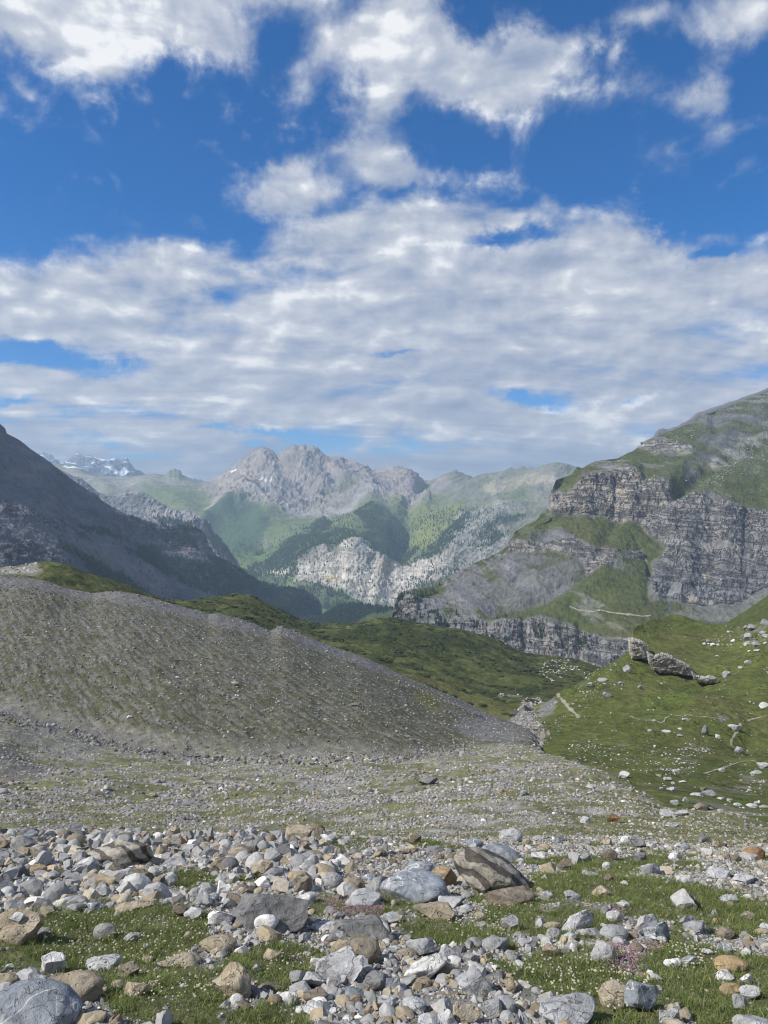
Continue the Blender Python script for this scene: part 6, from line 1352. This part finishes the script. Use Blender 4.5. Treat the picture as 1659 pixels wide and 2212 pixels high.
# ---------------------------------------------------------------- conifers
def needles(name, c0, c1):
    m, T, b = new_mat(name)
    geo = T.node('ShaderNodeNewGeometry'); n1 = T.noise(geo.outputs['Position'], .9, 5.0, .6)
    T.l.new(T.mix(n1, c0, c1), b.inputs['Base Color']); b.inputs['Roughness'].default_value = .9; b.inputs['Specular IOR Level'].default_value = .1
    return m
M_NEEDLE = needles('conifer_needles', (.014, .027, .016), (.045, .072, .034))
M_WOOD = needles('mixed_wood_leaves', (.030, .055, .028), (.085, .125, .050))
m, T, b = new_mat('bark'); b.inputs['Base Color'].default_value = (.09, .07, .055, 1)
n1 = T.noise(T.node('ShaderNodeNewGeometry').outputs['Position'], 3.0, 4.0); T.l.new(T.mix(n1, (.06, .045, .035), (.13, .105, .085)), b.inputs['Base Color'])
M_BARK = m
def conifer_crown(seed, tiers=11, ns=14):
    r = np.random.default_rng(seed); V = []; Fc = []
    for t in range(tiers):
        z0 = .10 + .88 * t / tiers; R = .17 * (1 - .93 * t / tiers) * r.uniform(.8, 1.2) + .008; hh = .19 * (1 - .5 * t / tiers)
        b0 = len(V); V.append((r.normal() * .004, r.normal() * .004, min(z0 + hh, 1.0)))
        for k in range(ns):
            a = 2 * math.pi * (k + r.uniform(-.3, .3)) / ns; q = R * (r.uniform(.75, 1.25) if k % 2 == 0 else r.uniform(.35, .55))
            V.append((math.cos(a) * q, math.sin(a) * q, z0 - (.035 * r.uniform(.3, 1.5) if k % 2 == 0 else -.02)))
        c_ = len(V); V.append((0, 0, z0 + .03))
        for k in range(ns):
            Fc.append((b0, b0 + 1 + k, b0 + 1 + (k + 1) % ns)); Fc.append((c_, b0 + 1 + (k + 1) % ns, b0 + 1 + k))
    return np.array(V), np.array(Fc)
def trunk_mesh(ns=7):
    a = np.linspace(0, 2 * np.pi, ns, endpoint=False); V = []
    for z, r in ((-.08, .02), (.05, .015), (.5, .008), (.93, .002)): V += [(math.cos(t) * r, math.sin(t) * r, z) for t in a]
    i = np.arange(4 * ns).reshape(4, ns)
    return np.array(V), np.stack([i[:-1], np.roll(i[:-1], -1, 1), np.roll(i[1:], -1, 1), i[1:]], -1).reshape(-1, 4)
TREES = [(170, 255, 35), (190, 255, 40), (215, 260, 30), (240, 262, 45), (265, 265, 35), (290, 285, 70), (325, 270, 60), (345, 285, 40), (378, 240, 55), (425, 195, 35), (443, 190, 18), (300, 315, 35), (320, 360, 45), (275, 370, 55), (262, 400, 50),
         (285, 430, 60), (120, 430, 40), (210, 450, 50), (245, 450, 30), (345, 430, 40), (400, 470, 60), (393, 440, 40), (440, 480, 50), (465, 470, 45), (548, 408, 56), (562, 420, 30), (843, 432, 45), (902, 410, 28), (420, 472, 45), (470, 492, 40), (545, 480, 40),
         (905, 606, 60), (765, 560, 50), (155, 300, 40), (140, 330, 30), (130, 290, 40), (160, 272, 30), (150, 250, 26), (360, 262, 45), (305, 280, 55), (232, 258, 30), (205, 300, 30), (250, 300, 34), (108, 350, 34), (180, 420, 36), (1590, 560, 34), (1545, 600, 30), (1000, 640, 26), (350, 330, 26), (335, 400, 30)]
WORDS = {9: 'topmost conifer standing on the skyline of the right mountain', 24: 'lone tall conifer on grass right of the grey scree bowl', 26: 'conifer at the top of the low cliff, left of its neighbour by the gully', 27: 'small conifer above the low cliff, right of its larger neighbour',
         31: 'tall dark conifer at the foot of the low cliff above the pasture', 32: 'conifer on the low cliff left of the tall one at its foot', 45: 'round dark tree at the lip of the low cliff nearest the knoll', 5: 'tallest conifer of the row on the mountain shoulder'}
protos = []
for k in range(6):
    root = bpy.data.objects.new('conifer', None)
    cv, cf = conifer_crown(300 + k); tv, tf = trunk_mesh()
    cr_ = bpy.data.meshes.new('crown')
    protos.append((mesh_obj('crown', cv, cf, M_NEEDLE, smooth=False), mesh_obj('trunk', tv, tf, M_BARK)))
    bpy.data.objects.remove(root); bpy.data.meshes.remove(cr_)
bpy.context.view_layer.update()
r_ = np.random.default_rng(5); used = set(); tree_l = []
for i_, (zx, zy, zh) in enumerate(TREES):
    X_ = 822.9 + .2976 * zx; Y_ = 1207 + .2976 * zy
    p = ray(S_right.obj, X_, Y_ + .5)
    if p is None: continue
    h_m = zh * .2976 / F * p[1] * 1.02
    root = bpy.data.objects.new('conifer', None); COL.objects.link(root); root.location = p; root.scale = (h_m * r_.uniform(.9, 1.15), h_m * r_.uniform(.9, 1.15), h_m); root.rotation_euler = (0, 0, r_.random() * 6.28)
    set_props(root, WORDS.get(i_), 'tree', 'conifers on the left shoulder of the right mountain'); tree_l.append((i_, X_, Y_, zh, root))
    k = i_ % 6
    for src in protos[k]:
        if k not in used: c = src
        else: c = src.copy(); COL.objects.link(c)
        c.parent = root
    used.add(k)

TK = {9: 'the topmost skyline conifer', 24: 'the lone conifer by the scree bowl', 5: 'the tallest shoulder conifer', 31: 'the tall conifer below the low cliff', 16: 'the conifer at the cliff\'s left foot', 20: 'the tall conifer under the scree bowl', 33: 'the leftmost high crag conifer', 13: 'the conifer on the crag face'}
WORDS.update({16: 'conifer rooted at the left foot of the crag, beside the pasture', 20: 'tall conifer just under the grey scree bowl', 33: 'leftmost conifer high on the crag edge', 13: 'conifer standing in the middle of the crag face'})
tb = {}
for i_, X_, Y_, zh, root in tree_l:
    if i_ in WORDS: root['label'] = WORDS[i_]; continue
    best = min(((math.hypot(X_ - a[1], Y_ - a[2]), a) for a in tree_l if a[0] in TK), key=lambda v: v[0])
    a = best[1]; ang = math.degrees(math.atan2(Y_ - a[2], X_ - a[1])) % 360
    rel = ['right of', 'below and right of', 'below', 'below and left of', 'left of', 'above and left of', 'above', 'above and right of'][int((ang + 22.5) // 45) % 8]
    tb.setdefault((rel, TK[a[0]]), []).append((best[0], root))
for (rel, key), lst in tb.items():
    lst.sort(key=lambda v: v[0])
    for k_, (dd, root) in enumerate(lst):
        root['label'] = (('nearest ' if len(lst) > 1 else '') if k_ == 0 else ['', 'second', 'third', 'fourth', 'fifth', 'sixth', 'seventh', 'eighth'][k_] + ' nearest ') + f'conifer {rel} {key}'

# woods seen as one mass
def wood(name, s, weight, n, h0, h1, label, seed, mat=None):
    r = np.random.default_rng(seed)
    pt, ri, ci = sample(s, weight, n, r)
    V = []; hh = r.uniform(h0, h1, n); ns = 5
    a = np.linspace(0, 2 * np.pi, ns, endpoint=False)
    ring = lambda R, z: np.stack([np.cos(a) * R, np.sin(a) * R, np.full(ns, z)], -1)
    pr = np.concatenate([ring(.20, .05), [[0, 0, .62]], ring(.14, .40), [[0, 0, 1.0]]])
    fc = [(k, (k + 1) % ns, ns) for k in range(ns)] + [(ns + 1 + k, ns + 1 + (k + 1) % ns, 2 * ns + 1) for k in range(ns)]
    fc = np.array(fc)
    W_ = pr[None] * (hh[:, None, None] * np.stack([r.uniform(.8, 1.3, n), r.uniform(.8, 1.3, n), np.ones(n)], -1)[:, None]) + (pt - np.array((0, 0, 1.)))[:, None]
    o = mesh_obj(name, W_.reshape(-1, 3), (fc[None] + (np.arange(n) * len(pr))[:, None, None]).reshape(-1, 3), mat or M_NEEDLE, smooth=False)
    set_props(o, kind='stuff', label=label)
def nz(s, k, seed): 
    q = s.P / k; return fbm(q[..., 0], q[..., 1], q[..., 2], 4, seed=seed)
s = S_far; Xw, Yw = warp(s, 260.0, 9)
wood('forest', s, in_any(Xw, Yw, FAR_WOODS, 6) * sstep(nz(s, 160., 41), -.3, .1) + .10 * poly_mask(s.X, s.Y, [(500, 1180), (860, 1120), (1060, 1120), (1060, 1230), (850, 1320), (640, 1330), (520, 1240)], 20), 12000, 12, 22, 'conifer woods on the lower slopes across the valley', 61, M_WOOD)
s = S_left; Xw, Yw = warp(s, 90., 9)
wood('forest', s, in_any(Xw, Yw, LEFT_WOODS, 6) * sstep(nz(s, 80., 98), -.4, .0) + .008 * poly_mask(s.X, s.Y, [(60, 1140), (500, 1200), (690, 1290), (690, 1340), (300, 1310), (0, 1200)], 10), 11000, 7, 14, 'dark conifer woods on the foot of the left mountain', 62)
s = S_wood
wood('forest', s, sstep(nz(s, 30., 98), -.9, -.5) * (1 - poly_mask(s.X, s.Y, [(770, 1345), (790, 1328), (860, 1318), (900, 1330), (860, 1350)], 4)), 4200, 9, 16, 'dark wood on the hill at the valley mouth', 63)
s = S_mid; Xw, Yw = warp(s, 120., 8)
wood('forest', s, in_any(Xw, Yw, [[(440, 1125), (458, 1135), (470, 1165), (500, 1205), (515, 1235), (470, 1200), (445, 1160)], [(330, 1120), (430, 1130), (440, 1140), (380, 1140)]], 5) + .0, 1200, 10, 20, 'woods clinging to the grey ridge', 64)
s = S_right
clw_ = poly_mask(s.X, s.Y, [(850, 1320), (900, 1300), (960, 1345), (1100, 1350), (1280, 1380), (1350, 1400), (1330, 1420), (1100, 1400), (960, 1370), (850, 1350)], 8)
wood('shrubs', s, clw_ * sstep(nz(s, 30., 71), .1, .5), 700, 3, 8, 'dark shrubs and dwarf trees on the lower cliffs', 65)

# ---------------------------------------------------------------- rocky outcrop breaking out of the knoll
def slab_from_outline(name, pts, d, thick, mat, seed, amp, parent=None):
    """an outcrop with the outline seen: a broken, bedded rock face standing proud of the slope, its body going back into the hill"""
    pts = np.array(pts, float)
    x0, y0 = pts.min(0); x1, y1 = pts.max(0)
    st = .45
    xs = np.arange(x0 - 2, x1 + 2, st); ys = np.arange(y0 - 2, y1 + 2, st)
    GX, GY = np.meshgrid(xs, ys)
    jx = fbm(GX * .35, GY * .35, None, 3, seed=seed + 7) * 1.3; jy = fbm(GX * .35, GY * .35, None, 3, seed=seed + 8) * 1.3
    bxc = np.floor(GX / 3.2); jy = jy + (np.sin(bxc * 12.9898 + seed) * 43758.5453 % 1.0 - .5) * 2.2      # stepped brow and foot
    m_ = poly_mask(GX + jx, GY + jy, pts, 1.6)
    dist = poly_mask(GX + jx, GY + jy, pts, 9)
    hsh = lambda a, b, k: (np.sin(a * 12.9898 + b * 78.233 + seed + k) * 43758.5453) % 1.0
    wx = GX + fbm(GX * .12, GY * .12, None, 2, seed=seed) * 4; wy = GY + GX * .10 + fbm(GX * .06, GY * .1, None, 2, seed=seed + 1) * 3
    row_ = np.floor(wy / 4.2); colm = np.floor(wx / 8.5 + hsh(row_, 0, 1) * 3)
    b1 = hsh(colm, row_, 2); row2 = np.floor(wy / 1.7); b2 = hsh(np.floor(wx / 3.1 + hsh(row2, 1, 5) * 5), row2, 3)
    brow = sstep(wy - np.interp(GX, pts[:, 0][np.argsort(pts[:, 0])], np.full(len(pts), y0)), 0, 1) * 0
    proud = m_ * (.8 + 1.3 * sstep(dist, .5, .95)) + m_ * ((b1 - .5) * .8 + (b2 - .5) * .35 + fbm(GX * .8, GY * .8, None, 4, seed=seed + 2) * .7) * amp
    dep = d + thick * (1 - m_) ** 1.6 * .5 - proud
    P = unproj(GX, GY, dep)
    gf = grid_faces(*GX.shape); gf = gf[(m_.ravel()[gf] > .04).any(1)]
    o = mesh_obj(name, P.reshape(-1, 3), gf, mat, parent, smooth=False)
    return o
def depth_at(X_, Y_, o_=None):
    p = ray(o_ or S_mead.obj, X_, Y_); return p[1] if p is not None else 400.
OUT = [[(1359, 1378), (1372, 1380), (1386, 1386), (1396, 1393), (1397, 1412), (1404, 1424), (1398, 1428), (1384, 1424), (1364, 1424), (1359, 1402)],
       [(1398, 1408), (1412, 1417), (1432, 1411), (1450, 1417), (1462, 1426), (1476, 1430), (1490, 1440), (1500, 1452), (1497, 1462), (1484, 1462), (1462, 1458), (1448, 1456), (1424, 1454), (1410, 1444), (1402, 1432)],
       [(1494, 1452), (1505, 1460), (1522, 1462), (1534, 1460), (1548, 1464), (1544, 1475), (1530, 1479), (1512, 1474), (1500, 1466)]]
LB = ['dark layered crag at the left end of the knoll', 'long pale overhanging rock band below the knoll', 'low broken rock band at the right end of the knoll']
for k, (pg, lb) in enumerate(zip(OUT, LB)):
    a_ = np.array(pg); d_ = min(depth_at(x, y) for x, y in pg[::3]) - 3
    o = slab_from_outline('rock_outcrop', pg, d_, 22, RM['crag'], 70 + k * 9, [1.2, 1.5, .8][k]); set_props(o, lb, 'rock outcrop', 'rock bands around the knoll')

# ---------------------------------------------------------------- footpaths
m, T, b = new_mat('trodden_earth'); n1 = T.noise(T.node('ShaderNodeNewGeometry').outputs['Position'], 1.5, 5.0, .6)
T.l.new(T.mix(n1, (.22, .20, .15), (.36, .33, .26)), b.inputs['Base Color']); b.inputs['Roughness'].default_value = .95
def path(pts, width, land, label, pxw=None):
    P = []
    for i in range(len(pts) - 1):
        n_ = max(2, int(math.hypot(pts[i + 1][0] - pts[i][0], pts[i + 1][1] - pts[i][1]) / 1.5))
        for t in np.linspace(0, 1, n_, endpoint=False):
            q_ = ray(land, pts[i][0] + (pts[i + 1][0] - pts[i][0]) * t, pts[i][1] + (pts[i + 1][1] - pts[i][1]) * t)
            if q_ is not None: P.append(q_)
    P = np.array(P); 
    if len(P) < 3: return
    t_ = np.gradient(P, axis=0); t_[:, 2] = 0; t_ /= np.linalg.norm(t_, axis=1, keepdims=True) + 1e-9
    side = np.stack([-t_[:, 1], t_[:, 0], np.zeros(len(P))], -1)
    wv = width * (1 + .45 * np.sin(np.arange(len(P)) * .7) * np.cos(np.arange(len(P)) * .23))
    rows_ = []
    for u in (-1, -.33, .33, 1):
        Q = P + side * (u * wv / 2)[:, None]
        for k in range(len(Q)):
            ok, h_, n_, _ = land.ray_cast(Vector((Q[k, 0], Q[k, 1], 900)), Vector((0, 0, -1)))
            if ok: Q[k, 2] = h_.z
            Q[k, 2] += .10
        rows_.append(Q)
    P4 = np.array(rows_)
    o = mesh_obj('path', P4.reshape(-1, 3), grid_faces(4, P4.shape[1]), m); set_props(o, label, kind='structure')
z7 = lambda L: [(1371.5 + .1733 * x, 1481.2 + .1733 * y) for x, y in L]
z5 = lambda L: [(822.9 + .2976 * x, 1207 + .2976 * y) for x, y in L]
z6 = lambda L: [(1261.8 + .2394 * x, 1152 + .2394 * y) for x, y in L]
path(z5([(1285, 972), (1290, 1000), (1330, 1040), (1360, 1080), (1400, 1115), (1430, 1140), (1437, 1160)]), 1.3, S_mead.obj, 'pale footpath climbing beside the stream bed')
path(z7([(-60, 380), (60, 430), (250, 430), (320, 465), (360, 450), (385, 400), (430, 380), (520, 375), (680, 365), (720, 380), (820, 385), (960, 400), (1080, 415), (1150, 450)]), .55, S_mead.obj, 'narrow footpath winding across the green slope')
path(z7([(1310, 470), (1320, 540), (1250, 600), (1235, 630), (1200, 690), (1200, 740), (1230, 770), (1340, 815), (1400, 840)]), .7, S_mead.obj, 'footpath leading down to the hiker')
path(z7([(870, 1100), (1000, 1055), (1180, 1000), (1300, 955), (1430, 932), (1520, 950)]), .45, S_mead.obj, 'footpath rising to the right below the hiker')
path(z7([(1405, 438), (1480, 415), (1560, 395), (1659, 365)]), .7, S_mead.obj, 'pale track leaving the slope at the right')
path(z6([(0, 700), (80, 708)]), 2.5, S_right.obj, 'start of the path across the grass ramp')
path(z6([(-130, 660), (-60, 690), (80, 708), (150, 690), (220, 710), (300, 722), (440, 735), (520, 748), (610, 742)]), 3.0, S_right.obj, 'thin path crossing the grass ramp of the right mountain')

# ---------------------------------------------------------------- the hiker
def plain(name, c, r=.8):
    m, T, b = new_mat(name); b.inputs['Roughness'].default_value = r
    n_ = T.noise(T.node('ShaderNodeTexCoord').outputs['Object'], 30, 3.0); T.l.new(T.mix(n_, tuple(x * .85 for x in c), tuple(min(1, x * 1.12) for x in c)), b.inputs['Base Color']); return m
def skin(name, joints, edges, mat, parent=None, sub=1):
    me = bpy.data.meshes.new(name); me.from_pydata([j[:3] for j in joints], edges, []); me.materials.append(mat)
    o = bpy.data.objects.new(name, me); COL.objects.link(o)
    sk = o.modifiers.new('skin', 'SKIN')
    for i, j in enumerate(joints):
        rr = j[3] if isinstance(j[3], tuple) else (j[3], j[3]); me.skin_vertices[0].data[i].radius = rr
    me.skin_vertices[0].data[0].use_root = True
    sb = o.modifiers.new('sub', 'SUBSURF'); sb.levels = sub; sb.render_levels = sub + 1
    if parent: o.parent = parent
    return o
hp = ray(S_mead.obj, 1371.5 + .1733 * 1402, 1481.2 + .1733 * 856)
hs_ = (856 - 788) * .1733 / F * hp[1] / 1.75
J = [(0, 0, .95, (.15, .11)), (0, 0, 1.15, (.13, .10)), (0, -.01, 1.35, (.17, .11)), (0, -.02, 1.47, (.07, .06)), (0, -.04, 1.56, (.055, .06)), (0, -.06, 1.66, (.085, .10)), (0, -.05, 1.74, (.06, .07)),
     (-.10, 0, .88, .09), (-.12, -.10, .50, .06), (-.12, -.02, .10, .042), (-.12, -.14, .04, .035), (.10, 0, .88, .09), (.12, .04, .50, .06), (.12, .16, .12, .042), (.12, .06, .05, .035),
     (-.19, -.01, 1.40, .055), (-.27, .03, 1.13, .042), (-.24, -.16, .95, .03), (-.235, -.22, .90, .026), (.19, -.01, 1.40, .055), (.29, .02, 1.14, .042), (.34, -.14, .97, .03), (.345, -.19, .92, .026),
     (-.26, -.26, .86, .009), (-.24, -.27, .85, .009), (-.22, -.27, .85, .009), (-.205, -.26, .86, .009), (-.21, -.22, .86, .010), (.32, -.24, .88, .009), (.34, -.25, .87, .009), (.36, -.25, .87, .009), (.375, -.24, .88, .009), (.32, -.20, .87, .010)]
E = [(0, 1), (1, 2), (2, 3), (3, 4), (4, 5), (5, 6), (0, 7), (7, 8), (8, 9), (9, 10), (0, 11), (11, 12), (12, 13), (13, 14), (2, 15), (15, 16), (16, 17), (17, 18), (2, 19), (19, 20), (20, 21), (21, 22)] + [(18, k) for k in (23, 24, 25, 26, 27)] + [(22, k) for k in (28, 29, 30, 31, 32)]
body = skin('person', J, E, plain('skin', (.50, .32, .24), .6))
body.location = hp; body.scale = (hs_,) * 3; body.rotation_euler = (0, 0, math.radians(-18))
set_props(body, 'hiker with dark hair, pale pink shirt and black shorts walking down the path', 'person')
hd = plain('dark_hair', (.015, .012, .010)); sh = plain('pink_shirt', (.55, .38, .36)); bl = plain('black_shorts', (.012, .012, .015))
def near_body(name, joints, edges, mat): 
    o = skin(name, joints, edges, mat, body); return o
near_body('hair', [(0, -.02, 1.70, (.10, .105)), (0, -.02, 1.78, (.07, .08)), (0, .03, 1.62, (.08, .06))], [(0, 1), (0, 2)], hd)
near_body('shirt', [(0, 0, 1.02, (.16, .125)), (0, 0, 1.2, (.15, .12)), (0, -.01, 1.38, (.19, .125)), (-.20, -.01, 1.40, .075), (-.25, .02, 1.24, .062), (.20, -.01, 1.40, .075), (.265, .01, 1.25, .062)], [(0, 1), (1, 2), (2, 3), (3, 4), (2, 5), (5, 6)], sh)
near_body('shorts', [(0, 0, .97, (.17, .13)), (-.10, 0, .86, .11), (-.12, -.06, .62, .09), (.10, 0, .86, .11), (.12, .02, .62, .09)], [(0, 1), (1, 2), (0, 3), (3, 4)], bl)
near_body('boot', [(-.12, -.02, .16, .055), (-.12, -.03, .06, .055), (-.12, -.17, .045, .045)], [(0, 1), (1, 2)], bl)
near_body('boot', [(.12, .15, .18, .055), (.12, .15, .08, .055), (.12, .03, .05, .045)], [(0, 1), (1, 2)], bl)
near_body('rucksack', [(0, .14, 1.05, (.13, .09)), (0, .16, 1.3, (.15, .10)), (0, .14, 1.5, (.11, .08))], [(0, 1), (1, 2)], bl)

# ---------------------------------------------------------------- haze in the valley air
mh = bpy.data.materials.new('haze'); mh.use_nodes = True; mh.node_tree.nodes.clear()
T = NT(mh.node_tree)
pv = T.node('ShaderNodeVolumePrincipled'); mo = T.node('ShaderNodeOutputMaterial'); T.l.new(pv.outputs[0], mo.inputs['Volume'])
pv.inputs['Density'].default_value = 0.000078; pv.inputs['Color'].default_value = (.54, .75, 1.0, 1); pv.inputs['Anisotropy'].default_value = 0.1
bpy.context.view_layer.update()
lo = np.array([1e9] * 3); hi = -lo
for o in sc.objects:
    if o.type == 'MESH' and not o.name.startswith('cloud'):
        v = np.empty(len(o.data.vertices) * 3, np.float32); o.data.vertices.foreach_get('co', v); v = v.reshape(-1, 3)
        if o.parent is None: v = v + np.array(o.location)
        lo = np.minimum(lo, v.min(0)); hi = np.maximum(hi, v.max(0))
print('BOUNDS', lo, hi)
lo = lo - np.array((30, 30, 1)); hi = hi + np.array((30, 30, 3))
hv = np.array([[x, y, z] for z in (lo[2], hi[2]) for y in (lo[1], hi[1]) for x in (lo[0], hi[0])])
hf = np.array([[0, 2, 3, 1], [4, 5, 7, 6], [0, 1, 5, 4], [2, 6, 7, 3], [0, 4, 6, 2], [1, 3, 7, 5]])
o = mesh_obj('haze', hv, hf, mh, smooth=False); set_props(o, kind='stuff', label='thin blue summer haze filling the valley')
